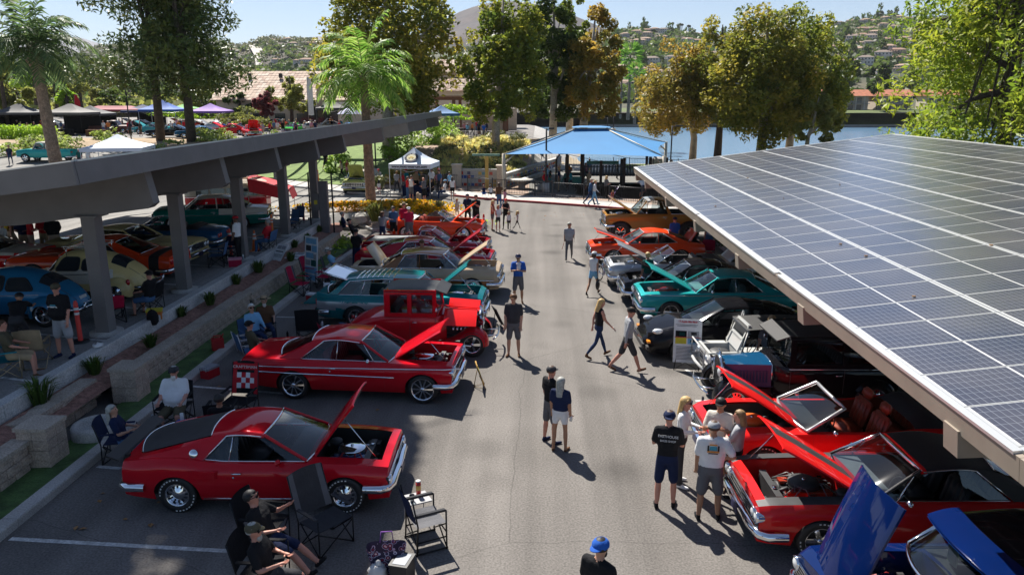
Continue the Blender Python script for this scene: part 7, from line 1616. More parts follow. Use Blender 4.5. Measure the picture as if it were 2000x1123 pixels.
# accessories
def in_hand(i,what='phone',col='black'):
 def fn(root,d,Hm,ha,Tm):
  w_,hn,fd,sd,s=ha[i];m=MB();c=hn+fd*.04
  if what=='phone': m.cb((0,0,0),(.075,.012,.15),0,Matrix.Translation(c) @ Matrix.Rotation(.5,4,'X'))
  elif what=='cup': m.lathe([(0,-.06),(.03,-.06),(.038,.06),(.034,.06),(.028,-.05)],12,Matrix.Translation(c))
  elif what=='bottle': m.lathe([(0,-.1),(.03,-.1),(.032,.03),(.012,.08),(.012,.11),(0,.11)],10,Matrix.Translation(c))
  elif what=='bag': m.ball(c+Vector((0,0,-.28)),(.07,.14,.2),10,6);m.tube([c,c+Vector((0,.08,-.12))],.01,5);m.tube([c,c+Vector((0,-.08,-.12))],.01,5)
  elif what=='stick': m.tube([c,c+Vector((.1,-.25,-.35))],.012,5)
  elif what=='hatch': m.lathe([(0,.05),(.1,.05),(.2,.0),(.21,.0)],14,Matrix.Translation(c+Vector((0,0,-.05))))
  o=m.build({'hatch': 'hat','bag': 'hand_bag'}.get(what,what),mat('item_'+col,CLO.get(col,(.5,.5,.5)),.4,var=0),None,loc=root.location,rz=root.rotation_euler.z)
  tag(o,'x',{'hatch': 'hat'}.get(what,what))
  o['label']=ITEM2.get(what,what)+' held by the '+' '.join(d['label'].split()[:9]).rstrip(',').replace(' with','') if True else ''
 return fn
ITEM={}
ITEM2=dict(phone='phone',cup='drink cup',bottle='water bottle',bag='black hand bag',stick='rust red stick',hatch='dark sun hat')
def pack(col='black'):
 def fn(root,d,Hm,ha,Tm):
  m=MB();m.T=Tm;m.ball((0,-.16,.3),(.15,.1,.22),10,7);
  for sd in (1,-1): m.tube([(sd*.1,-.1,.48),(sd*.11,.02,.55),(sd*.11,.115,.42),(sd*.12,.06,.2),(sd*.12,-.1,.14)],.02,5)
  o=m.build('backpack',cloth(col),None,loc=root.location,rz=root.rotation_euler.z);tag(o,' '.join(f"{col} backpack worn by the {d['label']}".split()[:15]),'backpack')
 return fn
def printed(lines,size,y,z,col='white',back=True,emblem=None):
 def fn(root,d,Hm,ha,Tm):
  s=d['h']/1.75
  for k,(tx,sz) in enumerate(lines):
   cu=bpy.data.curves.new('shirt_print','FONT');cu.body=tx;cu.size=sz*s;cu.align_x='CENTER';cu.extrude=.002;cu.materials.append(mat('print_'+col,CLO[col],.8,var=0))
   o=bpy.data.objects.new('shirt_print',cu);COL.objects.link(o);o.parent=root;p=Tm @ Vector((0,-y if back else y,z-k*.075));o.location=p;o.rotation_euler=(math.pi/2,0,0 if back else math.pi)
  if emblem:
   m=MB();m.T=Tm;sg=-1 if back else 1
   for (cx,cz,w_,h_,mi) in emblem: m.add([(cx-w_/2*1,sg*y,cz-h_/2),(cx+w_/2,sg*y,cz-h_/2),(cx+w_/2*.9,sg*(y+.004),cz+h_/2),(cx-w_/2*.9,sg*(y+.004),cz+h_/2)],[(0,1,2,3)],mi)
   m.build('shirt_print',[mat('print_white',CLO['white'],.8,var=0),mat('print_orange',(.6,.25,.04),.8,var=0),mat('print_teal',(.05,.3,.4),.8,var=0),mat('print_black',(.02,.02,.02),.8,var=0)],root)
 return fn
def at(px,py,z=0.): p=G(px,py,z);return (p.x,p.y)
N=.024;M_=.03;F_=.038;FF=.05
person('man in charcoal shirt and grey shorts with brown cap and sunglasses standing in the aisle',at(1003,695),172,1.78,'stand','char','grey','sandal','f','brown','cap',vox=N,glasses=True,capc='brown',belly=.03)
person('man in blue shirt and cap cradling a baby in the middle of the aisle',at(1012,593),182,1.76,'carry','blue','grey','sandal','t','brown','cap',vox=M_,capc='navy')
person('man in light grey polo and grey trousers walking with a stick past the orange-red coupe',at(1111,508),175,1.72,'walk','lgrey','grey','black','t','grey',None,leg='pants',vox=F_,acc=(in_hand(0,'stick','rust'),),belly=.03)
person('woman in white vest and denim shorts with a cap walking beside the chrome bicycle',at(1158,576),-25,1.64,'walk','white','sky','black','t','brown','cap','none','short',vox=M_,slim=.9,long_hair=.15,capc='white',acc=(in_hand(0,'bag','black'),))
person('blond woman in black vest and blue leggings with a red sweater round her waist',at(1168,698),-70,1.7,'walk2','black','jean','brown','r','blond',None,'none','leggings',vox=N,slim=.9,long_hair=.3,bust=1,acc=(in_hand(0,'phone','lgrey'),),hpitch=-10)
person('man in pale grey sweatshirt, dark shorts and black cap walking right in the aisle',at(1224,726),-82,1.78,'walk','lgrey','char','sandal','r','brown','cap','long',vox=N,hpitch=-14)
person('man in black shirt and dark cap standing with the long-haired woman',at(1074,864),-55,1.68,'stand','black','grey','navy','r','brown','cap',vox=N,capc='char',acc=(in_hand(0,'hatch','char'),))
person('woman with long silver hair, navy top and white shorts seen from behind',at(1093,880),-20,1.58,'stand','navy','white','sandal','t','grey',None,leg='short',vox=N,long_hair=.34,slim=.95,acc=(in_hand(0,'cup','white'),))
p=G(1172,1062,1.74);person('man in black shirt with a backwards royal blue cap, cropped at the bottom edge',(p.x,p.y),-40,1.8,'stand','black','char','black','f','black','cap',vox=N,capc='blue',capback=True,beard='black')
person('man in black shop shirt and navy shorts seen from behind, in the talking group',at(1298,990),-12,1.8,'hold','black','navy','black','r','brown','cap',vox=N,capc='navy',capback=True,acc=(printed((('FASTHOUSE',.062),('BIKES SHOP',.05)),.05,.128,.4),))
person('blond woman in dark jacket and sunglasses holding a drink in the talking group',at(1326,945),-110,1.74,'hold','white','char','white','r','blond',None,'long','pants',vox=N,glasses=True,long_hair=.26,slim=.9,bust=1,acc=(in_hand(1,'cup','orange'),))
person('man in cream shirt and black cap holding a red cup, facing the others',at(1396,952),155,1.76,'fold','cream','char','beige','t','black','cap',vox=N,capc='black',belly=.02,acc=(in_hand(1,'cup','red'),))
person('man in white shirt with a pictured back, grey shorts and grey cap, hand on hip',at(1382,1014),-8,1.8,'akimbo','white','grey','black','t','brown','cap',vox=N,capc='lgrey',belly=.05,slim=1.1,acc=(printed((),.05,.142,.4,emblem=((0,.36,.2,.03,1),(0,.42,.12,.07,2),(-.08,.42,.03,.1,3),(.08,.42,.03,.1,3),(0,.48,.13,.025,1),(0,.33,.16,.02,3))),))
person('woman in grey top and black trousers with tied hair standing by the red car grille',at(1432,968),60,1.66,'fold','lgrey','black','black','r','dirty',None,leg='leggings',vox=N,long_hair=.2,bust=1)
# seated at the lower left
def seated(label,pxy,face,z=0.,seat=.42,**k): person(label,at(pxy[0],pxy[1],z+seat),face,k.pop('h',1.74),k.pop('pose','sit'),z=z,seat=seat,**k)
seated('man in black polo with dark hair and sunglasses lounging in a camp chair, legs stretched',(528,1062),-97,pose='recline',top='black',bottom='navy',shoes='black',skin='r',hair='black',glasses=True,vox=N,hyaw=20)
seated('man in olive-grey cap and black shirt lounging at the bottom edge',(525,1135),-92,pose='lounge',top='black',bottom='char',shoes='lgrey',skin='r',hair='grey',head='cap',capc='olive',glasses=True,beard='grey',vox=N)
seated('large bearded man in white shirt and khaki shorts sitting behind the red fastback',(345,800),187,top='white',bottom='olive',shoes='black',skin='r',hair='grey',head='cap',capc='char',beard='white',glasses=True,belly=.1,slim=1.15,vox=N,h=1.84)
seated('woman with long grey hair sitting at the kerb behind the fastback tail',(243,868),-75,pose='lounge',top='navy',bottom='denim',shoes='black',skin='f',hair='grey',long_hair=.3,leg='pants',vox=N,h=1.62)
seated('man in black shirt with a round white print on his back, seated facing the chairs',(437,850),8,top='black',bottom='char',shoes='black',skin='t',hair='black',vox=N,acc=(printed((('O',.34),('X',.16)),.1,.13,.22),))
seated('white-haired man in pale blue shirt and sunglasses beside the bearded cowboy-hatted man',(497,655),-140,top='sky',bottom='jean',shoes='black',skin='f',hair='white',leg='pants',glasses=True,sleeve='long',vox=M_)
seated('man with long white beard and straw cowboy hat seated by the block wall',(520,640),-155,top='brown',bottom='jean',shoes='black',skin='f',hair='white',head='hat',capc='khaki',beard='white',leg='pants',vox=M_)
seated('man in olive shirt with his back turned, holding a bottle in a lawn chair',(497,690),-50,top='olive',bottom='jean',shoes='black',skin='r',hair='black',head='cap',capc='black',leg='pants',vox=M_,acc=(in_hand(0,'bottle','white'),))
seated('man in a blue flowered shirt and straw hat lounging in a grey chair',(655,528),-80,pose='recline',top='sky',bottom='black',shoes='black',skin='r',hair='grey',head='hat',capc='cream',leg='pants',glasses=True,vox=F_)
person('man in black shirt standing behind the beige sedan, back turned',at(698,530),-20,1.76,'hold','black','navy','black','r','black','cap',leg='pants',vox=F_)
seated('grey-haired man in navy shirt and khaki shorts sitting on the end of the block wall',(673,450),-75,z=.1,seat=.55,top='navy',bottom='khaki',shoes='brown',skin='r',hair='grey',vox=F_)
seated('person in black hoodie sitting by the wall end with legs out',(693,462),-85,pose='recline',top='black',bottom='grey',shoes='black',skin='r',hair='black',head='cap',leg='shorts',sleeve='long',vox=F_,z=.1,seat=.35)
for lab,px,py,f,h,po,tp,bt,kw in (
 ('woman in light grey shirt and cap pointing, by the orange convertible tail',748,478,-30,1.62,'point','lgrey','jean',dict(long_hair=.2,head='cap',leg='pants',capc='brown')),('young man in blue-grey shirt and cap facing the camera by the island',770,470,170,1.72,'stand','denim','black',dict(head='cap',capc='char')),('man in red shirt and straw hat by the orange convertible',791,465,175,1.78,'stand','crimson','char',dict(head='hat',capc='khaki')),('man in bright red shirt and white cap, back turned, beside the orange convertible',800,472,15,1.74,'stand','crimson','grey',dict(head='cap',capc='white',capback=True,belly=.04)),
 ('man in plaid shirt and brown beanie between the maroon and beige cars',826,556,-150,1.74,'stand','lgrey','jean',dict(head='beanie',capc='brown',leg='pants')),('small boy in beige shirt and shorts at the island tip',893,426,150,1.15,'stand','cream','beige',dict(child=True,hair='blond',slim=.85)),('man in navy shirt and dark cap behind the raised orange hood',914,441,165,1.78,'hold','navy','black',dict(head='cap',leg='pants',capc='navy')),('heavy man in black clothes and cap behind the raised orange hood',930,444,160,1.78,'fold','black','black',dict(head='cap',belly=.06,slim=1.12)),
 ('woman with long wavy blond hair and grey shorts at the edge of the lot',962,451,-100,1.66,'hold','rust','grey',dict(long_hair=.3,hair='blond',leg='short',sleeve='none',slim=.9)),('girl in white vest and dark shorts beside the red post',973,455,-150,1.5,'hold','white','char',dict(long_hair=.25,hair='dirty',leg='short',sleeve='none',slim=.82)),('woman in black with a red cap holding a child in the lot',988,448,175,1.68,'carry','black','black',dict(long_hair=.25,hair='blond',head='cap',capc='red',leg='leggings',sleeve='none',slim=.9)),('little girl in white top and black leggings holding close to the woman in black',994,452,170,1.05,'stand','white','black',dict(child=True,long_hair=.2,hair='dirty',leg='leggings',slim=.8)),('small blond girl in white top walking alone in the lot',1010,452,-75,1.1,'walk','white','black',dict(child=True,long_hair=.2,hair='blond',leg='leggings',sleeve='none',slim=.8)),
 ('woman with brown hair and jeans behind the girls at the red kerb',975,408,20,1.64,'phone','brown','denim',dict(long_hair=.2,leg='pants',skin='t')),('girl in pink top walking behind the group of girls',986,410,-60,1.4,'walk','pink','denim',dict(long_hair=.2,leg='pants',slim=.85)),
 ('man in white vest and grey shorts at the white museum tent',804,393,-40,1.76,'hold','white','grey',dict(sleeve='none')),('man in grey shirt and black shorts at the tent table, arms out',829,396,60,1.72,'hold','grey','black',dict(belly=.05,hair='bald')),('woman in white shirt and black skirt walking from the tent',884,392,10,1.66,'walk','white','black',dict(leg='short',long_hair=.2,sleeve='none',slim=.9)),('woman in a patterned teal top behind the tent table',816,376,180,1.64,'hold','teal','black',dict(long_hair=.2,hair='black')),('woman in red behind the tent corner',797,392,-60,1.66,'stand','red','denim',dict(leg='pants',long_hair=.15)),
 ('woman in grey hoodie behind the little girl in pink shorts',741,372,175,1.66,'hold','lgrey','char',dict(leg='pants',head='cap',capc='red',sleeve='long')),('little girl in white top and pink shorts by the pale lime car',741,384,0,1.15,'stand','white','pink',dict(child=True,long_hair=.2,hair='black',leg='short',slim=.8)),
 ('man in dark blue jacket with a shoulder bag walking on the sidewalk',1152,401,-95,1.76,'walk','denim','jean',dict(head='cap',capc='beige',leg='pants',sleeve='long',hair='grey')),('woman in white top and pale jeans walking on the sidewalk',1160,402,-90,1.68,'walk2','white','sky',dict(hair='blond',leg='pants',sleeve='long')),
 ('man in white shirt and cap walking up the playground ramp',1091,334,5,1.8,'walk','lgrey','lgrey',dict(head='cap',capc='white')),('boy in blue shirt standing on the playground',1105,366,10,1.3,'stand','teal','black',dict(child=True,hair='black',leg='pants')),('child in dark shirt on the playground bench',1051,344,-20,1.2,'stand','black','grey',dict(child=True,hair='black',leg='pants')),('girl in a turquoise skirt running on the playground',1074,364,-60,1.25,'walk','green','aqua',dict(child=True,hair='black',long_hair=.15,leg='short')),('woman in grey with a baby stroller behind the playground fence',1183,390,-60,1.66,'hold','grey','black',dict(long_hair=.2,leg='pants',hair='blond')),('person in white and navy bending over under the play deck',1256,388,20,1.7,'bend','white','navy',dict()),('person in beige shorts behind the fence near the carport corner',1300,394,0,1.75,'stand','brown','beige',dict()),
 ('boy in white and blue sitting on the red kerb',945,386,0,1.2,'crouch','navy','blue',dict(child=True)),('girl in white top sitting on the red kerb',959,386,20,1.2,'crouch','white','black',dict(child=True,hair='black'))):
 kw.setdefault('vox',F_);kw.setdefault('shoes','white' if h<1.5 else 'black');kw.setdefault('skin','r');hair=kw.pop('hair','brown');sk_=kw.pop('skin');zz=.14 if ('sidewalk' in lab or 'kerb' in lab) else .03 if 'playground' in lab or 'fence' in lab else 0
 person(lab,at(px,py,zz),f,h,po,tp,bt,kw.pop('shoes'),sk_,hair,z=zz,**kw)
seated('woman in white shirt and blue cap seated at the tent table',(868,376),100,top='white',bottom='jean',shoes='brown',skin='t',hair='black',long_hair=.2,head='cap',capc='sky',leg='pants',vox=F_)
seated('woman in dark clothes seated in the shade of the tent',(842,374),160,top='black',bottom='black',shoes='black',skin='t',hair='black',long_hair=.2,leg='pants',vox=F_)
for lab,px,py,zz,D,f,h,po,tp,bt,kw in (
 ('man leading a child across the lawn by the hand',637,337,None,69,-10,1.82,'walk','black','char',dict()),('toddler in white shirt on the lawn',656,335,None,69,160,1.0,'stand','white','black',dict(child=True,hair='blond',leg='pants')),('woman in black trousers walking off the lawn',668,351,None,64.5,85,1.66,'walk','beige','black',dict(long_hair=.2,leg='pants',slim=.9)),('girl in red at the edge of the lawn',679,341,None,67,180,1.3,'stand','rust','pink',dict(child=True,long_hair=.2)),
 ('man in teal shirt and dark shorts on the sunny road',323,394,None,56,-60,1.74,'walk','aqua','navy',dict()),('person standing in a dark outfit on the sunny road',385,381,None,59,180,1.7,'stand','char','black',dict()),('person in purple shirt near the camper bus nose',404,384,None,57,160,1.7,'stand','purple','olive',dict()),('person in white cap beside the blue car',428,372,None,58,180,1.72,'stand','khaki','grey',dict(head='cap',capc='white')),
 ('man in straw hat and navy shirt by the teal pickup',22,322,None,68,200,1.74,'stand','navy','jean',dict(head='hat',capc='khaki',leg='pants')),('man in sage shirt and white cap beside the white canopy',155,305,None,66,190,1.74,'stand','green','char',dict(head='cap',capc='white')),('person in white shirt by the white canopy corner',172,305,None,66,170,1.66,'stand','white','char',dict()),
 ('person pushing a stroller past the black vendor tent',45,272,None,92,60,1.7,'walk','lgrey','khaki',dict(leg='pants')),('person in black near the hedge by the vendor tent',70,268,None,92,180,1.7,'stand','black','black',dict(leg='pants')),('person in white shirt by the brown old pickup',204,260,None,96,175,1.74,'stand','white','denim',dict(leg='pants')),('person in navy walking beyond the brown pickup',240,252,None,104,-60,1.74,'walk','navy','khaki',dict()),('person in red beside the lamp post',253,262,None,97,180,1.72,'stand','red','grey',dict()),('person in dark shirt left of the pine trunk',276,268,None,93,170,1.74,'stand','char','olive',dict()),
 ('man in grey shirt and beige trousers crossing the plaza',514,263,None,92,60,1.76,'walk','lgrey','beige',dict(leg='pants')),('man in red shirt in the plaza crowd',528,262,None,93,150,1.72,'stand','red','jean',dict(leg='pants')),('man in grey shirt in the plaza crowd',536,256,None,97,180,1.74,'stand','denim','grey',dict()),('person in white shirt in the plaza crowd',543,258,None,96,0,1.72,'stand','white','beige',dict()),('person in black shirt in the plaza crowd',553,258,None,96,20,1.78,'stand','black','black',dict()),('person in rust shirt in the plaza crowd',562,256,None,98,30,1.7,'stand','rust','green',dict()),('tall person with white cap at the back of the plaza crowd',553,250,None,101,180,1.76,'stand','char','char',dict(head='cap',capc='white')),('person in black by the palo verde tree',576,256,None,98,0,1.76,'stand','black','char',dict()),('person in pink by the palo verde tree',579,263,None,94,0,1.62,'stand','crimson','red',dict()),
 ('person in turquoise at the black pop-up tent',609,250,None,98,180,1.72,'stand','aqua','black',dict()),('person in navy and white cap at the black pop-up tent',616,250,None,98,200,1.72,'stand','navy','navy',dict(head='cap',capc='white')),('person in blue leaning at the red sports car',443,252,None,98,90,1.74,'bend','blue','jean',dict()),('person in purple by the red sports car',449,250,None,99,180,1.7,'stand','purple','black',dict()),('person in grey by the hedge beyond the red cars',470,252,None,97,180,1.7,'stand','denim','grey',dict()),('person in white leaning by the blue hood',380,258,None,94,60,1.7,'bend','white','lgrey',dict()),('person in black beyond the blue hood',396,254,None,96,180,1.7,'stand','black','black',dict()),
 ('person in dark clothes under the plaza pergola',935,233,None,96,180,1.7,'stand','navy','black',dict()),('person in black seated near the blue tent',865,248,None,92,180,1.7,'stand','black','rust',dict()),('person in blue under the plaza trees',945,252,None,90,0,1.7,'walk','blue','grey',dict())):
 b=GY(px,py,D);zz=hback(b.x,b.y) if D>64 else hlot(b.x,b.y) if b.x<-10 else 0;kw.setdefault('vox',FF)
 person(lab,(b.x,b.y),f,h,po,tp,bt,'black','r',kw.pop('hair','brown'),z=zz,**kw)
# raised lot
person('burly man in black shirt with a white car print, grey shorts and white socks',at(130,697,ZL),172,1.84,'akimbo','black','lgrey','navy','r','brown','cap',vox=N,z=ZL,belly=.09,slim=1.15,capc='olive',glasses=True,hyaw=25,acc=(printed((),.05,.2,.34,back=False,emblem=((0,.32,.26,.03,0),(-.02,.36,.15,.03,2),(-.07,.3,.05,.04,3),(.07,.3,.05,.04,3))),))
person('man in white and blue polo and red cap standing against a carport post',at(468,512,ZL),80,1.78,'phone','white','black','black','d','black','cap',leg='pants',vox=F_,z=ZL,capc='red')
seated('bald man in red shirt seated beside the tail of the blue convertible',(522,472),80,z=ZL,top='red',bottom='denim',shoes='white',skin='r',hair='grey',leg='pants',vox=F_)
seated('man in black shirt and cap seated in shadow behind the cream beetle',(293,588),75,z=ZL,top='black',bottom='denim',shoes='brown',skin='r',hair='black',head='cap',vox=M_)
seated('man in olive shirt seated in the green camp chair at the left edge',(22,700),-60,z=ZL,top='olive',bottom='khaki',shoes='brown',skin='r',hair='brown',vox=M_)
person('man in black shirt and cap leaning over the red car nose',at(42,690,ZL),20,1.7,'bend','black','char','black','t','black','cap',vox=M_,z=ZL)
for lab,px,py,f,tp,bt,kw in (('man in white shirt and navy shorts walking at the left edge of the raised lot',14,522,-20,'white','navy',dict(pose='walk')),('person with a yellow backpack and brown shorts on the raised lot',27,498,-25,'brown','khaki',dict(pose='walk',acc=(pack('yellow'),))),('man in navy shirt and khaki trousers in the talking group of five',53,508,-160,'navy','khaki',dict(leg='pants',head='cap',capc='beige')),('grey-haired man in red shirt, back turned, in the group on the raised lot',67,508,-40,'red','beige',dict(leg='pants',head='cap',capc='olive',hair='grey')),('man in red shirt and white cap facing the camera on the raised lot',92,504,170,'red','khaki',dict(leg='pants',head='cap',capc='cream')),('big bald man in black shirt in the group on the raised lot',112,508,40,'black','beige',dict(leg='pants',hair='bald',belly=.07,slim=1.15))):
 person(lab,at(px,py,ZL),f,1.78,kw.pop('pose','hold'),tp,bt,'black','r',kw.pop('hair','brown'),z=ZL,vox=F_,**kw)
# right row
person('woman in green shirt with a blond bun between the silver and black cars',at(1262,583),25,1.68,'stand','green','grey','black','r','blond',None,leg='short',vox=M_,long_hair=.08)
person('man in blue shirt and navy cap leaning behind the orange-red coupe',at(1315,498),10,1.74,'stand','blue','char','black','r','brown','cap',vox=F_,capc='navy')
person('person in white shirt under the carport beside the pickup wheel',at(1383,500),20,1.74,'stand','lav','denim','black','r','brown',None,vox=F_)
person('man in grey-blue shirt scratching his neck beside the white beach buggy',at(1497,752),-10,1.8,'raise_','grey','khaki','brown','r','dirty',None,vox=N,leg='pants',belly=.05)
person('man in lavender shirt and glasses standing behind the navy sedan hood',at(1560,735),85,1.74,'stand','lav','grey','black','r','black',None,vox=M_,glasses=True)
seated('person in black seated under the carport behind the black sports coupe',(1600,660),90,top='black',bottom='black',shoes='black',skin='t',hair='black',vox=F_,leg='pants')
seated('person in grey shirt seated under the carport in the shade',(1575,640),110,top='lgrey',bottom='olive',shoes='black',skin='r',hair='grey',vox=F_)
seated('toddler in pink in a stroller behind the playground fence',(1196,386),150,z=.03,seat=.3,h=.9,child=True,top='rust',bottom='pink',shoes='white',skin='r',hair='blond',vox=F_)
# the baby the man in blue carries
p=at(1012,593);person('baby in a white romper held in the arms of the man in blue',(p[0]+.02,p[1]-.17),0,.68,'crouch','white','white','white','f','blond',None,'long','pants',vox=.026,z=1.12,child=True)
cols=['white','black','red','navy','lgrey','teal','khaki','denim','pink','olive','orange','sky'];r=random.Random(77);CN=dict(lgrey='pale grey',denim='dusty blue',sky='light blue')
WH=[('at the vendor tents on the left',20,130,250,272,91,100),('between the rose beds and the old pickup',150,285,244,266,92,104),('round the open hoods by the pines',300,420,246,268,92,104),('in the plaza crowd by the clubhouse',490,600,246,262,93,106),('by the black peaked tent',600,720,240,256,96,106),('on the upper plaza under the trees',850,960,236,258,90,100),('round the white museum tent',770,880,382,390,55,57.5),('inside the playground fence',1030,1290,350,384,56.5,68),('on the sunny road by the camper bus',300,430,360,392,55,62)]
for wn,xa,xb,ya,yb,da,db in WH:
 cc=cols[:];r.shuffle(cc)
 for k in range(10):
  px=r.uniform(xa,xb);D=r.uniform(da,db);py=lerp(yb,ya,(D-da)/(db-da));b=GY(px,py,D);tp=cc[k]
  person('distant person in '+CN.get(tp,tp)+' shirt '+wn,(b.x,b.y),r.uniform(0,360),r.uniform(1.6,1.8),r.choice(('stand','walk','hold','phone')),tp,r.choice(('char','denim','khaki','black','grey')),'black',r.choice('frtd'),r.choice(('brown','black','grey','blond')),r.choice((None,None,'cap')),leg=r.choice(('shorts','pants')),vox=FF,z=hback(b.x,b.y) if D>72 else .03,capc=r.choice(('white','navy','red')))
finish_people()
# ============================================================ CHAIRS,SIGNS,SMALL THINGS
def camp_chair(label,pos,face,col,frame='black',z=0.,h=.95,seat=.42,w_=.56,rec=14,kind='quad',arms=True,band=None,text=None,check=None):
 root=thing('camp_chair',label,'chair',(pos[0],pos[1],z),R(face));fm=mat('chair_frame_'+frame,CLO[frame],.35,.5,var=0);cm=cloth(col);hw_=w_/2;d=.25;tl=math.tan(R(rec));bt=h-seat
 f=MB();r=.012
 if kind=='quad':
  for s in (1,-1): f.tube([(s*hw_,d,.0),(s*hw_*.95,-d,seat-.02)],r,5);f.tube([(s*hw_,-d-.05,.0),(s*hw_*.95,d,seat-.02)],r,5);f.tube([(s*hw_,d,.0),(s*hw_,d+.01,seat+.2)],r,5);f.tube([(s*hw_,-d-.05,.0),(s*hw_,-d-.03,seat),(s*hw_*.98,-d-.03-bt*tl,h)],r,5)
  f.tube([(-hw_,d,0),(hw_,d,seat-.04)],r,5);f.tube([(hw_,d,0),(-hw_,d,seat-.04)],r,5);f.tube([(-hw_,-d-.05,0),(hw_,-d,seat-.04)],r,5);f.tube([(hw_,-d-.05,0),(-hw_,-d,seat-.04)],r,5)
 else:
  for s in (1,-1):
   f.tube([(s*hw_,d+.08,0),(s*hw_,-d,seat-.0)],r,5);f.tube([(s*hw_,-d-.12,0),(s*hw_,d,seat)],r,5);f.tube([(s*hw_,-d-.05,seat-.05),(s*hw_,-d-.05-bt*tl,h)],r,5);f.tube([(s*hw_,d,seat),(s*hw_,d+.02,seat+.22),(s*hw_,-d-.1,seat+.24)],r,5)
  f.tube([(-hw_,d+.08,.02),(hw_,d+.08,.02)],r,5);f.tube([(-hw_,-d-.12,.02),(hw_,-d-.12,.02)],r,5);f.tube([(-hw_,-d-.05-bt*tl,h),(hw_,-d-.05-bt*tl,h)],r,5)
 f.build('frame',fm,root)
 m=MB();P=[[(lerp(-hw_,hw_,i/6),lerp(-d,d,j/4),seat-.05*math.sin(math.pi*i/6)*math.sin(math.pi*(j+.4)/4.8)) for i in range(7)] for j in range(5)];m.grid(P,0,True);m.grid([[(x,y,q-.008) for x,y,q in row] for row in P],0,True);m.build('seat',cm,root)
 m=MB();P=[[(lerp(-hw_,hw_,i/6),-d-.03-tl*(j/6*bt)-.03*math.sin(math.pi*i/6),seat+.04+j/6*(bt-.04)+(.03*math.sin(math.pi*i/6) if j==6 else 0)) for i in range(7)] for j in range(7)]
 ms=[cm,cloth(band) if band else cm,mat('print_white',CLO['white'],.8,var=0)];m.v=[]
 for j in range(6):
  for i in range(6):
   k=1 if band and (i in (0,5)) else 0
   if check and 1 <= j <= 3 and 1 <= i <= 4: k=2 if (i+j) % 2 else 1
   m.add([P[j][i],P[j][i+1],P[j+1][i+1],P[j+1][i]],[(0,1,2,3)],k,True)
 m.grid([[(x,y-.012,q) for x,y,q in row] for row in P],0,True);b=m.build('backrest',ms,root)
 if text:
  cu=bpy.data.curves.new('chair_text','FONT');cu.body=text;cu.size=.1;cu.align_x='CENTER';cu.extrude=.002;cu.materials.append(mat('print_white',CLO['white'],.8,var=0));me=text_mesh(cu)
  o=link('lettering',me,b,(0,-d-.03-tl*bt*.88+.03,h-.12));o.rotation_euler=(math.pi/2-R(rec)*0+R(rec),0,math.pi)
  m=MB();y=-d-.03-tl*bt*.9+.012;m.add([(-hw_*.9,y+.01,h-.16),(hw_*.9,y+.01,h-.16),(hw_*.9,y-.02,h-.02),(-hw_*.9,y-.02,h-.02)],[(0,1,2,3)]);m.build('name_panel',cloth('red'),b)
 if arms:
  for s in (1,-1): m=MB();m.cb((s*hw_,-.02,seat+.21),(.06,.5,.02));m.build('armrest',cm if kind=='quad' else fm,root)
 return root
def text_mesh(cu):
 o=bpy.data.objects.new('tmp_text',cu);COL.objects.link(o);dg=bpy.context.evaluated_depsgraph_get();me=bpy.data.meshes.new_from_object(o.evaluated_get(dg));bpy.data.objects.remove(o,do_unlink=True);return me
def text_obj(name,body,size,m,parent,loc,rot,align='CENTER',ext=.002,sx=1.):
 cu=bpy.data.curves.new(name,'FONT');cu.body=body;cu.size=size;cu.align_x=align;cu.align_y='CENTER';cu.extrude=ext;cu.offset=size*.035;cu.materials.append(m);me=text_mesh(cu);o=link(name,me,parent,loc);o.rotation_euler=rot;o.scale=(sx,1,1);return o
for o in [x for x in bpy.data.objects if x.type=='FONT']:
 me=text_mesh(o.data);q=link('shirt_print',me,o.parent,o.location);q.rotation_euler=o.rotation_euler;bpy.data.objects.remove(o,do_unlink=True)
def ch(label,px,py,face,col,z=0.,**k): camp_chair(label,at(px,py,z),face,col,z=z,**k)
ch('red and black chequered camp chair with a lettered headrest band',470,815,175,'black',h=1.15,w_=.62,band='red',check=1,text='CRAFTSMAN')
ch('tall purple-grey mesh camp chair in front of the red fastback',640,1062,232,'char',h=1.15,w_=.66,seat=.45,rec=18,band='grey')
ch('black camp chair under the man with dark hair',522,1066,-97,'black',h=.9,w_=.6)
ch('black camp chair under the man in the olive-grey cap',520,1150,-92,'black',h=.88,w_=.6)
ch('dark camp chair under the large bearded man',343,826,187,'black',h=.85,w_=.66)
ch('navy camp chair under the grey-haired woman',240,893,-75,'navy',h=.85)
ch('black camp chair under the man with the round back print',437,842,8,'black',h=.75)
ch('blue camp chair under the man in pale blue shirt',495,684,-140,'denim',h=.85,seat=.4)
ch('folding chair under the man in the cowboy hat',520,668,-155,'char',h=.85,seat=.4)
ch('white-framed lawn chair under the man in olive shirt',495,712,-50,'denim',h=.95,frame='white',kind='lawn')
ch('large empty black camp chair standing alone between the cars',606,668,10,'black',h=1.1,w_=.66)
ch('blue low camp chair by the teal wagon rear wheel',690,668,60,'denim',h=.8)
ch('red camp chair partly hidden behind the long red hardtop',655,690,-60,'crimson',h=.9)
ch('red and grey camp chair by the tall blue poster, nearer one',588,575,-100,'crimson',h=1.0,band='grey')
ch('red and grey camp chair by the tall blue poster, farther one',612,552,-100,'crimson',h=1.0,band='grey')
ch('red camp chair facing the poster, by the open tailgate',636,560,80,'crimson',h=.85)
ch('grey mesh camp chair under the man in the flowered shirt',652,552,-80,'grey',h=1.0)
ch('tan folding chair on the raised lot beside the burly man',72,712,20,'khaki',z=ZL,frame='khaki',kind='lawn',h=.95)
ch('green camp chair with pale legs at the left edge of the raised lot',20,735,-60,'teal',z=ZL,frame='khaki',h=.85)
ch('black camp chair under the man in black cap behind the cream beetle',293,606,75,'black',z=ZL,h=.85)
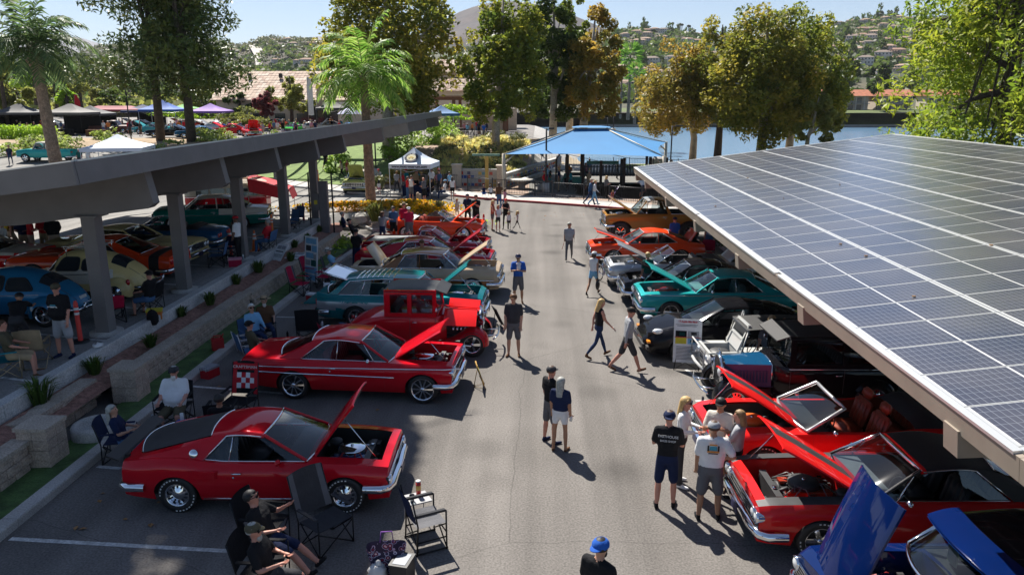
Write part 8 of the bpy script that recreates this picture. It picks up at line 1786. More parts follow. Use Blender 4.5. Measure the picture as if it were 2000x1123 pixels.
ch('pink draped camp chair beside the carport post',222,628,40,'crimson',z=ZL,h=.8)
ch('blue camp chair under the bald man in red',522,490,80,'denim',z=ZL,h=.85)
ch('blue folded-back camp chair with brown blanket on the raised lot',425,520,100,'denim',z=ZL,h=.9)
ch('dark blue camp chair near the pink cooler',448,505,170,'navy',z=ZL,h=.8)
ch('grey-blue empty camp chair beside the camper bus, front one',568,452,150,'denim',z=.75,h=1.0)
ch('grey-blue empty camp chair beside the camper bus, rear one',578,444,150,'denim',z=.7,h=1.0)
ch('red camp chair standing behind the turquoise hardtop tail',1543,628,150,'crimson',h=1.0)
ch('black camp chair under the carport behind the sports coupe',1602,672,90,'black',h=.9)
ch('dark camp chair with blue trim under the carport',1622,690,100,'black',h=.95,band='blue',frame='blue')
ch('maroon camp chair behind the orange-red coupe tail',1380,512,160,'crimson',h=.9)
# director's chair with side table,crisps can and plastic cup
p=at(832,1060);root=thing('directors_chair','navy folding director chair with a side table standing half in the sun','chair',(p[0],p[1],0),R(-62));fm=mat('chair_frame_black',CLO['black'],.35,.5);m=MB();hw_=.29
for s in (1,-1):
 m.tube([(s*hw_,.25,0),(s*hw_,.25,.68)],.014,6);m.tube([(s*hw_,-.25,0),(s*hw_,-.22,.5),(s*hw_,-.3,.98)],.014,6);m.tube([(s*hw_,.27,.02),(s*hw_,-.27,.02)],.014,6);m.tube([(s*hw_,.25,.68),(s*hw_,-.26,.68)],.018,6);m.tube([(s*hw_,.25,.22),(s*hw_,-.24,.22)],.012,6)
m.tube([(-hw_,.24,.06),(hw_,.24,.45)],.012,6);m.tube([(hw_,.24,.06),(-hw_,.24,.45)],.012,6);m.tube([(-hw_,-.22,.06),(hw_,-.22,.45)],.012,6);m.tube([(hw_,-.22,.06),(-hw_,-.22,.45)],.012,6);m.tube([(-hw_,.25,.3),(hw_,.25,.3)],.012,6);m.build('frame',fm,root)
m=MB();m.grid([[(lerp(-hw_,hw_,i/6),lerp(-.22,.26,j/3),.47-.03*math.sin(math.pi*i/6)) for i in range(7)] for j in range(4)],0,True);m.build('seat',cloth('grey'),root)
m=MB();P=[[(lerp(-hw_,hw_,i/6),-.24-.1*j/4-.03*math.sin(math.pi*i/6),.55+.42*j/4+(.03*math.sin(math.pi*i/6) if j==4 else 0)) for i in range(7)] for j in range(5)];m.grid(P,0,True);m.grid([[(x,y-.01,z) for x,y,z in r_] for r_ in P],0,True);m.build('backrest',cloth('navy'),root)
for s in (1,-1): m=MB();m.cb((s*hw_,0,.7),(.05,.46,.03));m.build('armrest',cloth('char'),root)
m=MB();m.cb((-.56,.05,.5),(.36,.42,.02));m.tube([(-.72,-.12,.49),(-.72,-.12,.1)],.01,5);m.tube([(-.72,.22,.49),(-.72,.22,.1)],.01,5);m.lathe([(.04,.013),(.05,.013)],12,Matrix.Translation((-.45,.12,.5)));m.build('side_table',mat('table_grey',(.3,.3,.31),.5,var=.05),root)
Mw=Matrix.Translation(root.location) @ Matrix.Rotation(R(-62),4,'Z')
def put(mb_,name,m,loc,label,cat,rz=0): return mb_.build(name,m,None,loc=loc,rz=rz,label=label,cat=cat)
q=Mw @ Vector((-.66,.12,.512));m=MB();m.lathe([(0,0),(.042,0),(.042,.24),(.0,.24)],16,None,0);m.lathe([(.0,.252),(.044,.252),(.044,.238)],16,None,1);m.lathe([(.043,.09),(.043,.17)],16,None,2);put(m,'snack_can',[mat('can_red',(.55,.03,.02),.35,var=0),mat('can_lid',(.7,.7,.68),.4,var=0),mat('can_label',(.7,.45,.1),.4,var=0)],q,'tall red crisps can with a pale lid on the side table','can')
q=Mw @ Vector((-.5,-.05,.512));m=MB();m.lathe([(0,0),(.035,0),(.045,.11),(.042,.11),(.032,.01)],14);put(m,'plastic_cup',glass_mat('clear_plastic',(.8,.85,.85),.9),q,'clear plastic cup beside the crisps can on the side table','cup')
# floral bag,plastic bag,bin
def floral():
 m=bpy.data.materials.new('floral_print');m.use_nodes=True;n=m.node_tree.nodes;l=m.node_tree.links;p=n['Principled BSDF'];tc=n.new('ShaderNodeTexCoord');v=n.new('ShaderNodeTexVoronoi');v.inputs['Scale'].default_value=11;r=n.new('ShaderNodeValToRGB');e=r.color_ramp.elements
 r.color_ramp.interpolation='CONSTANT';e[0].color=(.65,.55,.55,1);e[1].position=.17;e[1].color=(.3,.02,.05,1)
 for po,c in ((.3,(.03,.02,.07)),(.42,(.5,.45,.6)),(.5,(.02,.015,.05))): x=e.new(po);x.color=c+(1,)
 l.new(tc.outputs['Object'],v.inputs['Vector']);l.new(v.outputs['Distance'],r.inputs[0]);l.new(r.outputs[0],p.inputs['Base Color']);p.inputs['Roughness'].default_value=.7;return m
p=at(757,1118);m=MB();P=[]
for k in range(6): t=k/5;P.append([((.2+.1*t)*math.copysign(abs(math.cos(a))**.5,math.cos(a)),(.12+.03*t)*math.copysign(abs(math.sin(a))**.5,math.sin(a)),.46*t) for a in [2*math.pi*j/20 for j in range(20)]])
m.grid(P,0,True,True);m.add(P[0],[tuple(range(20))]);fb=put(m,'tote_bag',floral(),(p[0],p[1],0),'dark floral tote bag standing on the asphalt at the bottom edge','bag',R(8))
m=MB();m.tube([(-.1,.1,.46),(-.08,.13,.62),(.08,.13,.62),(.1,.1,.46)],.012,5);m.build('handle',cloth('purple'),fb)
m=MB();m.ball((0,0,.13),(.15,.13,.17),16,10,zmin=-.8);q_=random.Random(4);m.v=[(x*(1+q_.uniform(-.16,.16)),y*(1+q_.uniform(-.16,.16)),z*(1+q_.uniform(-.1,.12))) for x,y,z in m.v];m.ball((.02,0,.31),(.05,.04,.07),8,4);p=at(738,1136);put(m,'plastic_bag',mat('bag_film',(.62,.6,.58),.3,var=.1,scale=8),(p[0],p[1],0),'crumpled white plastic bag in front of the floral tote','bag')
m=MB();m.box((-.13,-.17,0),(.13,.17,.34),0);m.box((-.145,-.185,.34),(.145,.185,.375),0);m.box((-.1,-.14,.376),(.1,.14,.381),1);p=at(787,1135);put(m,'cooler',[mat('cooler_black',(.02,.02,.022),.45,var=0),mat('cooler_grey',(.25,.27,.3),.4,var=0)],(p[0],p[1],0),'small black cool box with a grey lid beside the floral tote','cooler',R(-12))
def cooler(label,px,py,z,body,lid,rz=0,s=1.):
 p=at(px,py,z);root=thing('cooler',label,'cooler',(p[0],p[1],z),R(rz));m=MB();m.box((-.25*s,-.17*s,0),(.25*s,.17*s,.28*s));m.build('body',cloth(body),root);m=MB();m.box((-.265*s,-.185*s,.282*s),(.265*s,.185*s,.35*s));m.build('lid',cloth(lid),root);m=MB();m.tube([(-.27*s,-.1*s,.26*s),(-.27*s,-.1*s,.42*s),(-.27*s,.1*s,.42*s),(-.27*s,.1*s,.26*s)],.012,5);m.build('handle',cloth('white'),root)
cooler('red cooler with a white lid near the open glass hatch of the wagon',648,572,0,'red','white',10);cooler('small red and white cooler under the wagon tailgate',612,588,0,'red','white',-15,.8);cooler('red and white cooler on the kerb edge below the long hardtop',411,735,0,'red','lgrey',70,.8);cooler('pink cooler with a white lid on the raised lot',460,520,ZL,'crimson','pink',20,.9);cooler('orange bag-like cooler beside the black backpack',303,622,ZL,'orange','yellow',20,.8)
m=MB();m.box((-.16,-.12,0),(.16,.12,.32));m.tube([(-.1,0,.32),(-.1,0,.4),(.1,0,.4),(.1,0,.32)],.02,6);m.tube([(.12,.06,.32),(.18,.06,.42)],.02,6);p=at(426,682,.1);put(m,'fuel_can',mat('fuel_red',(.42,.02,.02),.45,var=.1),(p[0],p[1],.1),'red fuel can lying on the grass strip by the kerb','can',R(30))
m=MB();m.ball((0,0,.22),(.17,.12,.24),12,8,zmin=-.85);m.cb((0,.1,.16),(.2,.06,.18));m.tube([(0,-.02,.44),(.0,-.06,.5),(.03,-.02,.44)],.012,5);p=at(323,625,.98);put(m,'backpack',cloth('black'),(-10.75,p[1],.82),'black backpack leaning on the white kerb of the planter','backpack')
m=MB();m.ball((0,0,.03),(.14,.1,.06),9,5);m.v=[(x+q_.uniform(-.03,.03),y+q_.uniform(-.03,.03),max(0,z+q_.uniform(-.02,.03))) for x,y,z in m.v];p=at(183,678,ZL+.13);put(m,'paper_napkin',cloth('white'),(-10.9,p[1],ZL+.14),'crumpled white napkin on the white kerb beside the carport post','napkin')
for lab,px,py,z in (('clear water bottle on the white kerb by the pink cooler',475,507,ZL+.13),('silver drink can near the kerb by the pink cooler',452,520,ZL),('dark soda bottle on the asphalt by the empty black chair',562,660,0.),('grey drink tumbler on the kerb beside the bearded man',300,820,.15)):
 p=at(px,py,z);m=MB();hh=.22 if 'bottle' in lab else .13;m.lathe([(0,0),(.034,0),(.034,hh*.7),(.014,hh*.9),(.014,hh),(0,hh)] if 'bottle' in lab else [(0,0),(.033,0),(.035,hh),(0,hh)],10);put(m,'drink_bottle' if 'bottle' in lab else 'drink_can',cloth('black') if 'dark' in lab else mat('clear_plastic_body',(.5,.55,.58),.2,.2,var=0),(p[0],p[1],z),lab,'bottle' if 'bottle' in lab else 'can')
# small folding tables
for lab,px,py,z,c in (('low table with snacks and bottles behind the fastback tail',372,862,0,'blue'),('small dark side table with food by the blue low chair',640,668,0,'char')):
 p=at(px,py,z);root=thing('camp_table',lab,'table',(p[0],p[1],z));m=MB();m.cb((0,0,.4),(.6,.4,.025));m.build('table_top',cloth(c),root)
 for sx in (-.26,.26):
  for sy in (-.16,.16): m=MB();m.tube([(sx,sy,0),(sx*.9,sy*.9,.39)],.012,5);m.build('leg',STEEL,root)
 for k,(x,y,c2,hh) in enumerate(((-.15,.05,'white',.2),(.0,-.08,'yellow',.08),(.14,.06,'orange',.1))): m=MB();m.lathe([(0,0),(.04,0),(.035,hh),(0,hh)],10);put(m,'drink_bottle' if hh>.15 else 'snack_tub',cloth(c2),(p[0]+x,p[1]+y,z+.413),f"{c2} {'bottle' if hh > .15 else 'snack tub'} on the {lab.split(' with')[0]} {'behind the fastback' if 'fastback' in lab else 'by the blue chair'}",'bottle' if hh>.15 else 'tub')
# display boards
def board(label,pos,rz,w_,h,tilt,m,z0=.05,easel=True,lines=0,cells=(),title=None,frame=None,leg='black'):
 root=thing('sign_board',label,'sign',pos,R(rz));Mt=Matrix.Translation((0,0,z0)) @ Matrix.Rotation(R(-tilt),4,'X');b=MB();b.T=Mt;b.box((-w_/2,-.012,0),(w_/2,.012,h));b.build('panel',m,root)
 b=MB();b.T=Mt;mats=[cloth(c) for c in ('char','red','black','yellow','sky','lgrey','green')]
 for k in range(lines): ww=w_*(.78 if k % 4 != 3 else .5);z=h*.36-k*h*.032;b.box((-w_*.4,-.0155,z),(-w_*.4+ww,-.0125,z+h*.01),0)
 for (x,z,cw,chh,c) in cells: b.box((x*w_-cw*w_/2,-.016,z*h-chh*h/2),(x*w_+cw*w_/2,-.0126,z*h+chh*h/2),c)
 if b.v: b.build('print',mats,root)
 if title: t=text_obj('lettering',title,.075,mats[1],root,Mt @ Vector((0,-.014,h*.94)),(math.pi/2+R(-tilt),0,0),sx=.8)
 if frame: b=MB();b.T=Mt;b.tube([(-w_/2,0,0),(w_/2,0,0),(w_/2,0,h),(-w_/2,0,h)],.02,5,0,False,True,True);b.build('frame',frame,root)
 if easel:
  b=MB();tp=Mt @ Vector((0,.02,h*.75));b.tube([tp,(0,h*.45,0)],.012,5)
  for s in (1,-1): b.tube([Mt @ Vector((s*w_*.3,.02,h*.5)),(s*w_*.45,-.06,0)],.012,5)
  b.tube([(-w_*.45,-.06,.02),(0,h*.45,.02)],.007,4);b.tube([(w_*.45,-.06,.02),(0,h*.45,.02)],.007,4);b.build('easel',cloth(leg),root)
 return root
p=at(1340,722);board('tall white information board with car pictures on a wire easel before the black coupe',(p[0],p[1],0),-8,.72,1.15,12,cloth('white'),.2,True,10,[(-.24,.66,.4,.14,2),(.2,.66,.4,.14,5),(-.24,.5,.4,.14,3),(.2,.5,.4,.14,4),(-.2,.66,.2,.08,6),(.2,.5,.24,.06,2),(.22,.67,.2,.07,2),(0,.58,.94,.016,1),(-.05,.87,.8,.01,0),(-.05,.84,.7,.01,0)],'67 Austin Mini Moke')
p=at(943,755);board('small gold-framed sign on an easel in front of the long red hardtop',(p[0],p[1],0),100,.45,.5,18,cloth('black'),.12,True,4,[(0,.6,.5,.3,3)],frame=mat('gold_frame',(.5,.32,.1),.4,.6,var=0),leg='khaki')
p=at(980,638);board('black sign board on a thin stand beside the man in charcoal shirt',(p[0],p[1],0),110,.5,.62,25,cloth('char'),.1,True)
p=at(608,555);board('tall blue and white picture poster standing by the block wall',(p[0],p[1],0),-35,.75,1.75,5,cloth('white'),.1,False,0,[(0,.9,.8,.12,4),(-.2,.74,.4,.12,0),(.25,.74,.4,.14,4),(-.1,.58,.6,.12,4),(.3,.56,.2,.12,5),(-.25,.42,.4,.12,5),(.2,.42,.4,.14,6),(0,.26,.9,.14,4),(0,.1,.8,.12,4)])
p=at(537,500,.8);board('white poster with small pictures leaning on the white kerb',(p[0],p[1],.62),-30,.6,.75,40,cloth('white'),.0,False,6,[(-.2,.8,.35,.2,5),(.2,.8,.35,.2,5),(0,.55,.7,.06,0)])
p=at(567,505,.66);board('white poster lying flat on the mulch bed',(p[0],p[1],.66),-20,.6,.8,84,cloth('white'),.0,False,6,[(0,.75,.7,.2,5),(0,.9,.5,.04,0)])
# cones and delineator posts
def cone(label,px,py,z,h=.72,col='orange',post=False,grp=None):
 p=at(px,py,z);root=thing('traffic_post' if post else 'traffic_cone',label,'traffic cone' if not post else 'post',(p[0],p[1],z));om=mat('cone_'+col,{'orange': (.8,.16,.02),'red': (.7,.05,.04)}[col],.5,var=.05)
 m=MB();m.box((-.19,-.19,0),(.19,.19,.035)) if not post else m.lathe([(.0,.05),(.2,.05),(.22,0)],8);m.build('base',BLACK if post else om,root)
 m=MB();m.lathe([(.14,.035),(.03,h),(0,h)] if not post else [(.06,.04),(.055,h*.93),(.03,h),(0,h)],14);m.build('body',om,root)
 for a,b in ((.55,.68),(.76,.86)) if not post else ((.66,.72),(.78,.84)):
  r0,r1=[(lerp(.14,.03,t)+.004 if not post else .061) for t in (a,b)];m=MB();m.lathe([(r0,lerp(.035,h,a)),(r1,lerp(.035,h,b))],14);m.build('reflective_band',WHITE,root)
cone('bright orange traffic cone with white bands on the raised lot by the white kerb',499,490,ZL,.85);cone('red post with white bands at the end of the left row',945,461,0,1.15,'red',True);cone('red post with white bands behind the blue convertible tail',452,500,ZL,1.1,'red',True);cone('orange post with white bands left of the third carport post',533,466,.8,1.1,'orange',True);cone('red post with white bands near the camper awning',594,440,.6,1.15,'red',True)
cone('red post beside the burly man at the nearest carport post',158,668,ZL,1.1,'red',True);cone('red marker post at the edge of the lawn',622,358,.1,1.1,'orange',True);cone('red cone on the far plaza by the rose beds',96,272,2.4,.7,'red')
# bicycle and strollers
def bicycle(label,pos,rz):
 root=thing('bicycle',label,'bicycle',pos,R(rz));m=MB()
 for a,b in (((-.42,0,.33),(-.05,0,.3)),((-.05,0,.3),(-.2,0,.82)),((-.42,0,.33),(-.17,0,.72)),((-.17,0,.72),(.35,0,.78)),((-.05,0,.3),(.33,0,.66)),((.35,0,.82),(.55,0,.33)),((.35,0,.78),(.31,0,1.0))): m.tube([a,b],.018,6)
 m.build('frame',CHROME,root);m=MB();m.tube([(.2,-.3,1.12),(.3,-.18,1.05),(.31,0,1.0),(.3,.18,1.05),(.2,.3,1.12)],.013,6);m.build('handlebar',CHROME,root);m=MB();m.ball((-.22,0,.86),(.15,.08,.05),10,5);m.build('saddle',INT,root)
 for x in (-.42,.55):
  m=MB();m.tube([(math.cos(t)*.31,0,math.sin(t)*.31) for t in np.linspace(0,6.283,22,False)],.022,6,0,False,True,True);w_=m.build('wheel',BLACK,root,loc=(x,0,.33));s_=MB()
  for k in range(14): s_.tube([(0,0,0),(math.cos(k*.449)*.3,0,math.sin(k*.449)*.3)],.004,3)
  s_.lathe([(.0,-.04),(.03,-.04),(.03,.04),(0,.04)],8,None,0,True,'y');s_.build('spokes',CHROME,w_)
 m=MB();m.tube([(-.05,-.1,.22),(-.05,0,.3),(-.05,.1,.38)],.012,5);m.build('pedals',CHROME,root)
p=at(1180,552);bicycle('chrome low-rider bicycle standing beside the orange-red coupe',(p[0],p[1],0),-65)
def stroller(label,pos,rz,c):
 root=thing('stroller',label,'stroller',pos,R(rz));m=MB()
 for s in (-.22,.22): m.tube([(-.35,s,.15),(.1,s,.55),(.45,s,1.0)],.014,5);m.tube([(.35,s,.15),(0,s,.5)],.014,5)
 m.tube([(.45,-.22,1.0),(.45,.22,1.0)],.014,5);m.build('frame',STEEL,root);m=MB();m.grid([[(-.25+.1*i,y,.38+.03*abs(i-2)+(.12*(i-3) if i>3 else 0)) for y in (-.2,0,.2)] for i in range(7)],0,True);m.grid([[(.0+.1*i,y,.95-.03*i*i) for y in (-.2,0,.2)] for i in range(4)],0,True);m.build('seat',cloth(c),root)
 for x,y in ((-.35,-.24),(-.35,.24),(.35,-.24),(.35,.24)): m=MB();m.lathe([(.0,-.02),(.14,-.02),(.14,.02),(0,.02)],14,None,0,True,'y');m.build('wheel',BLACK,root,loc=(x,y,.14))
b=GY(288,384,58);stroller('dark pram standing alone on the sunny road',(b.x,b.y,hlot(b.x,b.y)),40,'char');p=at(1197,391);stroller('purple pushchair with a toddler behind the playground fence',(p[0],p[1],.03),0,'purple')
# hood prop stand by the beige sedan
p=at(962,500);m=MB();m.tube([(0,0,0),(-.25,.1,1.3)],.01,5);m.tube([(.1,-.5,0),(-.25,-.4,1.3)],.01,5);m.tube([(-.25,.1,1.3),(-.25,-.4,1.3)],.01,5);put(m,'sign_stand',cloth('char'),(p[0]-.2,p[1],0),'thin empty wire stand in front of the beige sedan bumper','stand')
# ============================================================ STREET FURNITURE,TENTS,BUILDINGS
# meter pedestal by the planter end
p=G(632,452,.7);root=thing('meter_pedestal','grey electric meter pedestal with two thin conduits at the end of the white kerb','utility box',(-10.4,36.2,.6));m=MB();m.box((-.2,-.14,0),(.2,.14,2.5));m.build('cabinet',mat('cabinet_grey',(.16,.15,.15),.6,var=.1),root);m=MB();m.box((-.5,-.16,1.1),(-.22,.12,1.9));m.build('meter_box',mat('cabinet_grey',(0,0,0)),root);m=MB();m.box((-.44,-.166,1.4),(-.28,-.16,1.6));m.build('label',cloth('yellow'),root)
for x in (-.7,.42): m=MB();m.tube([(x,0,0),(x,0,2.9)],.04,6);m.build('conduit',DARK,root)
def lamp(label,base,h,arm=(1,0),grp='dark lamp posts'):
 root=thing('street_lamp',label,'street lamp',base,0,grp);dm=mat('lamp_black',(.02,.02,.022),.5,var=0);m=MB();m.tube([(0,0,0),(0,0,h)],.065,8);m.build('pole',dm,root);m=MB();m.lathe([(0,.7),(.28,.7),(.3,.0),(.3,0)],14);m.build('footing',concw,root);m=MB();m.tube([(0,0,h-.1),(arm[0]*.35,arm[1]*.35,h-.05)],.04,6);a=Vector((arm[0],arm[1],0));m.box((min(.3*a.x,.95*a.x)-.16*abs(a.y),min(.3*a.y,.95*a.y)-.16*abs(a.x),h-.08),(max(.3*a.x,.95*a.x)+.16*abs(a.y),max(.3*a.y,.95*a.y)+.16*abs(a.x),h+.06));m.build('lamp_head',dm,root)
b=G(1066,376,.15);lamp('black lamp post with a white concrete base in front of the shade sail',b,GY(1066,251,b.y).z-b.z,(.6,0))
for lab,px,pyb,pyt,D,arm in (('black lamp post with an arm at the right corner of the shade sail',1309,330,246,72,(1,0)),('black lamp post against the lake behind the shade sail',1198,262,222,100,(1,0)),('second lamp post against the lake, left of the other',1186,262,230,104,(-1,0)),('lamp post between the pines with a small sign',258,285,190,82,(1,0)),('thin lamp post behind the white tent beside the sycamore trunk',735,345,262,66,(-1,0))):
 b=GY(px,pyb,D);lamp(lab,b,GY(px,pyt,D).z-b.z,arm)
# iron fence
def fence(label,pts,h,z,step=.13,post=2.4,m=None):
 m=m or mat('fence_black',(.02,.02,.024),.5,var=0);a0=Vector(pts[0]);root=thing('iron_fence',label,'fence',(a0.x,a0.y,0));pk=MB();n=0
 for a,b in zip(pts,pts[1:]):
  a=Vector(a);b=Vector(b);L=(b-a).length;d=(b-a)/L;k=int(L/step)
  for i in range(k):
   p=a+d*(i*step)-a0;zz=z(a.x+d.x*i*step,a.y+d.y*i*step) if callable(z) else z;pk.box((p.x-.011,p.y-.011,zz+.08),(p.x+.011,p.y+.011,zz+h-.05))
  for hh in (.15,h-.12):
   za,zb_=[(z(q.x,q.y) if callable(z) else z)+hh for q in (a,b)];pk.tube([(a.x-a0.x,a.y-a0.y,za),(b.x-a0.x,b.y-a0.y,zb_)],.022,4)
  for i in range(int(L/post)+1):
   p=a+d*min(i*post,L)-a0;zz=z(p.x+a0.x,p.y+a0.y) if callable(z) else z;q=MB();q.box((p.x-.035,p.y-.035,zz),(p.x+.035,p.y+.035,zz+h));q.build('post',m,root)
 pk.build('pickets',m,root,kind='stuff')
F1=[tuple(p)[:2]+(0,) for p in offs(KERB,2.45)[4:]]
fence('long black iron fence along the sidewalk in front of the playground',F1,1.15,.14);fence('black iron fence on the bank above the museum tent',[(-9.0,61.5,0),(-4.3,60.6,0)],1.5,lambda x,y: hback(x,y));fence('black iron fence behind the white tent legs',[(-9.4,59.2,0),(-6.2,58.0,0)],1.2,.15);fence('black railing up the steps beside the white roses',[(-9.5,70,0),(-5.5,78,0),(-5.5,84,0)],1.1,hback);fence('thin railing along the upper plaza edge',[(-12,85,0),(-2,85,0)],1.1,hback,.16);fence('dark fence along the rear of the playground',[(-2.2,77,0),(9,77,0),(18,74,0)],1.2,hback,.16)
# terrace walls with mosaic tiles
def mosaic_wall(label,a,b,h,z,seed,dens=1.):
 a=Vector(a);b=Vector(b);L=(b-a).length;root=thing('mosaic_wall',label,'wall',a,math.atan2(b.y-a.y,b.x-a.x));m=MB();m.box((0,0,z),(L,.3,z+h));m.build('wall_body',concw,root);m=MB();m.box((-.03,-.04,z+h+.002),(L+.03,.34,z+h+.09));m.build('coping',concw,root)
 r=random.Random(seed);m=MB();n=int(L/.3);k=int(h/.3)
 for i in range(n):
  for j in range(k):
   if r.random()<dens: m.box((i*.3+.02,-.03,z+j*.3+.04),(i*.3+.27,-.002,z+j*.3+.28),r.randrange(7))
 m.build('tiles',[mat('tile_%d' % i,c,.25,var=0,coat=.5) for i,c in enumerate(((.04,.1,.35),(.55,.55,.5),(.4,.25,.08),(.5,.06,.04),(.1,.3,.35),(.6,.42,.1),(.12,.12,.2)))],root,kind='stuff')
mosaic_wall('mosaic tiled wall facing the road behind the playground gate',(-6.3,60.2,0),(-3.0,59.6,0),1.3,.15,1,.55);mosaic_wall('long mosaic tiled ramp wall rising beside the playground',(-2.6,59.4,0),(2.2,77,0),1.05,.1,2);mosaic_wall('lower mosaic bench wall in front of the ramp wall',(-1.5,60.5,0),(1.6,71,0),.5,.05,3)
for lab,x,y,zz,h in (('cream stucco gate pillar at the playground corner',-2.95,59.2,.1,1.7),('cream stucco pillar behind the museum tent',-6.5,60.0,.1,1.7)):
 m=MB();m.box((-.35,-.35,0),(.35,.35,h));m.box((-.42,-.42,h+.002),(.42,.42,h+.12));put(m,'gate_pillar',stucco[0],(x,y,zz),lab,'pillar')
for lab,x0,x1,y,z0,n in (('brown block terrace wall stepping up below the white roses',-9.6,-5.6,71,1.0,3),('brown block terrace wall under the upper plaza railing',-6.2,0.5,83.6,1.7,4)): block_wall('terrace_wall',y,x0,x1,n,lab,.22,.5,.4,z0,'x',9)
m=MB();m.box((-.13,-.13,0),(.13,.13,2.6));root=thing('post_sign','yellow post with a weathered green crossbar by the playground gate','sign',(-4.0,57.9,.1));m.build('post',mat('post_yellow',(.5,.33,.08),.6,var=.1),root);m=MB();m.box((-1.1,-.1,2.6),(1.0,.1,2.75));m.build('crossbar',mat('verdigris',(.12,.25,.2),.6,var=.2),root)
# blue shade sail on posts
root=thing('shade_sail','large blue hipped shade sail with a raised vent over the playground','canopy',(0,56,0));sail=mat('sail_blue',(.03,.19,.42),.8,var=.05,scale=.5)
FLc,FRc,BRc,BLc=Vector((-2.6,55.6,3.0)),Vector((8.75,54.2,2.95)),Vector((11.0,67.5,3.2)),Vector((-.6,68.5,3.2));PK=Vector((3.9,61.2,4.85))
def sail_quad(mb,a,b,c,d,sag):
 N_=12;P=[]
 for i in range(N_+1):
  v=i/N_;row=[]
  for j in range(N_+1):
   u=j/N_;q=a.lerp(b,u).lerp(d.lerp(c,u),v);e=math.sin(math.pi*u)*(1-v);q=q+(Vector((PK.x,PK.y,q.z))-q)*(.09*e)+Vector((0,0,-sag*math.sin(math.pi*v)+.06*e));row.append(q)
  P.append(row)
 mb.grid(P,0,True)
m=MB();T4=[PK+Vector((x,y,-.25)) for x,y in ((-1.1,-.7),(1.3,-.7),(1.4,.7),(-1.0,.7))];C4=[FLc,FRc,BRc,BLc]
for i in range(4): sail_quad(m,C4[i],C4[(i+1) % 4],T4[(i+1) % 4],T4[i],.13)
m.build('canopy',sail,root,loc=(0,-56,0));m=MB();V4=[PK+Vector((x,y,-.12)) for x,y in ((-1.4,-.95),(1.6,-.95),(1.7,1.0),(-1.3,1.0))];U4=[PK+Vector((x,y,-.02)) for x,y in ((-.7,-.1),(.9,-.1),(.9,.1),(-.7,.1))]
m.grid([V4+[V4[0]],U4+[U4[0]]],0,False);m.add(U4,[(0,1,2,3)]);m.build('vent_canopy',sail,root,loc=(0,-56,0))
for c in C4: m=MB();m.tube([(c.x,c.y-56,-.1),(c.x,c.y-56,c.z+.05)],.13,8);m.tube([(c.x,c.y-56,c.z-.7),(lerp(c.x,PK.x,.12),lerp(c.y,PK.y,.12)-56,c.z+.0)],.06,6);m.build('post',mat('post_cream',(.55,.5,.4),.5,var=.05),root)
m=MB()
for c,t in zip(C4,T4): m.tube([Vector(c)-Vector((0,56,0)),t-Vector((0,56,0))],.05,6)
m.build('hip_rafters',mat('post_cream',(0,0,0)),root)
# play structure
root=thing('play_structure','dark brown wooden play structure with slatted bridge and green panels','playground',(4.6,61,.03));wd=mat('play_brown',(.055,.035,.028),.7,var=.2,scale=4);gp=mat('play_green',(.03,.2,.16),.45,var=.05)
for i,(x,y,h) in enumerate(((-2.4,-1,2.6),(-1.2,-1,3.0),(-2.4,1,2.9),(-1.2,1,3.0),(.2,-1.2,2.2),(2.0,-1.2,2.4),(4.0,-1.2,2.5),(4.0,.8,2.5),(2.0,.8,2.2),(5.6,-1.2,2.3),(5.6,.8,2.3))): m=MB();m.box((x-.1,y-.1,0),(x+.1,y+.1,h));m.build('post',wd,root)
for x0,x1 in ((-2.4,-1.2),(-1.2,4.0),(4.0,5.6)): m=MB();m.box((x0,-1.1,1.0),(x1,.8,1.1));m.build('deck',wd,root)
m=MB()
for i in range(22): m.box((-1.1+i*.235,-1.25,1.0),(-1.0+i*.235,-1.18,1.85))
m.box((-1.2,-1.24,1.7),(4.0,-1.19,1.76));m.build('slatted_rail',mat('play_slat',(.05,.06,.07),.6,var=.1),root,kind='stuff')
m=MB();m.box((-2.3,-1.06,.35),(-1.3,-1.0,.95));m.box((-.9,-.9,1.9),(1.6,-.8,2.15));m.build('side_panel',gp,root);m=MB();m.tube([(-3.3,-1.2,0),(-3.3,-1.2,2.3),(-3.0,-1.2,2.7),(-2.4,-1.2,2.75)],.06,6);m.build('arch_bar',wd,root);m=MB();m.grid([[(-2.6+1.6*i/6,y,3.0+.35*math.sin(math.pi*i/6)) for y in (-1.2,0,1.2)] for i in range(7)],0,True);m.build('roof',wd,root);m=MB()
for z in (.3,.6,.9): m.tube([(4.3,-1.3,z),(5.2,-1.3,z)],.025,5)
for x in (4.3,5.2): m.tube([(x,-1.3,0),(x,-1.25,1.2)],.025,5)
m.build('ladder',STEEL,root);m=MB();m.slab([(-3.0,-.4,.1),(-2.4,-.4,1.1),(-2.4,.4,1.1),(-3.0,.4,.1)],(-.1,0,.05));m.build('slide',gp,root)
p=at(1010,378,.03);root=thing('picnic_table','stone picnic table behind the fence under the sail corner','table',(p[0]+.3,p[1]+2,.05));m=MB();m.lathe([(0,.8),(1.0,.8),(1.0,.72),(.3,.7),(.25,0)],16);m.build('table_top',conc,root);m=MB();m.box((-1.6,-.2,.0),(-1.2,.2,.45));m.box((1.2,-.2,0),(1.6,.2,.45));m.build('bench',conc,root)
root=thing('trash_bin','stone clad bin at the far edge of the playground path','bin',(12.2,79,-.1));m=MB();m.box((-.7,-.7,0),(.7,.7,1.0));m.build('body',blockm,root);m=MB();m.lathe([(.75,1.0),(.4,1.25),(0,1.3)],12);m.build('lid',conc,root)
m=MB();m.lathe([(0,1.2),(.42,1.2),(.45,1.1),(.4,.9),(.4,0)],14);b=GY(899,272,86);put(m,'trash_bin',mat('bin_brown',(.06,.045,.04),.7,var=.1),b,'dark brown litter bin on the upper plaza by the railing','bin')
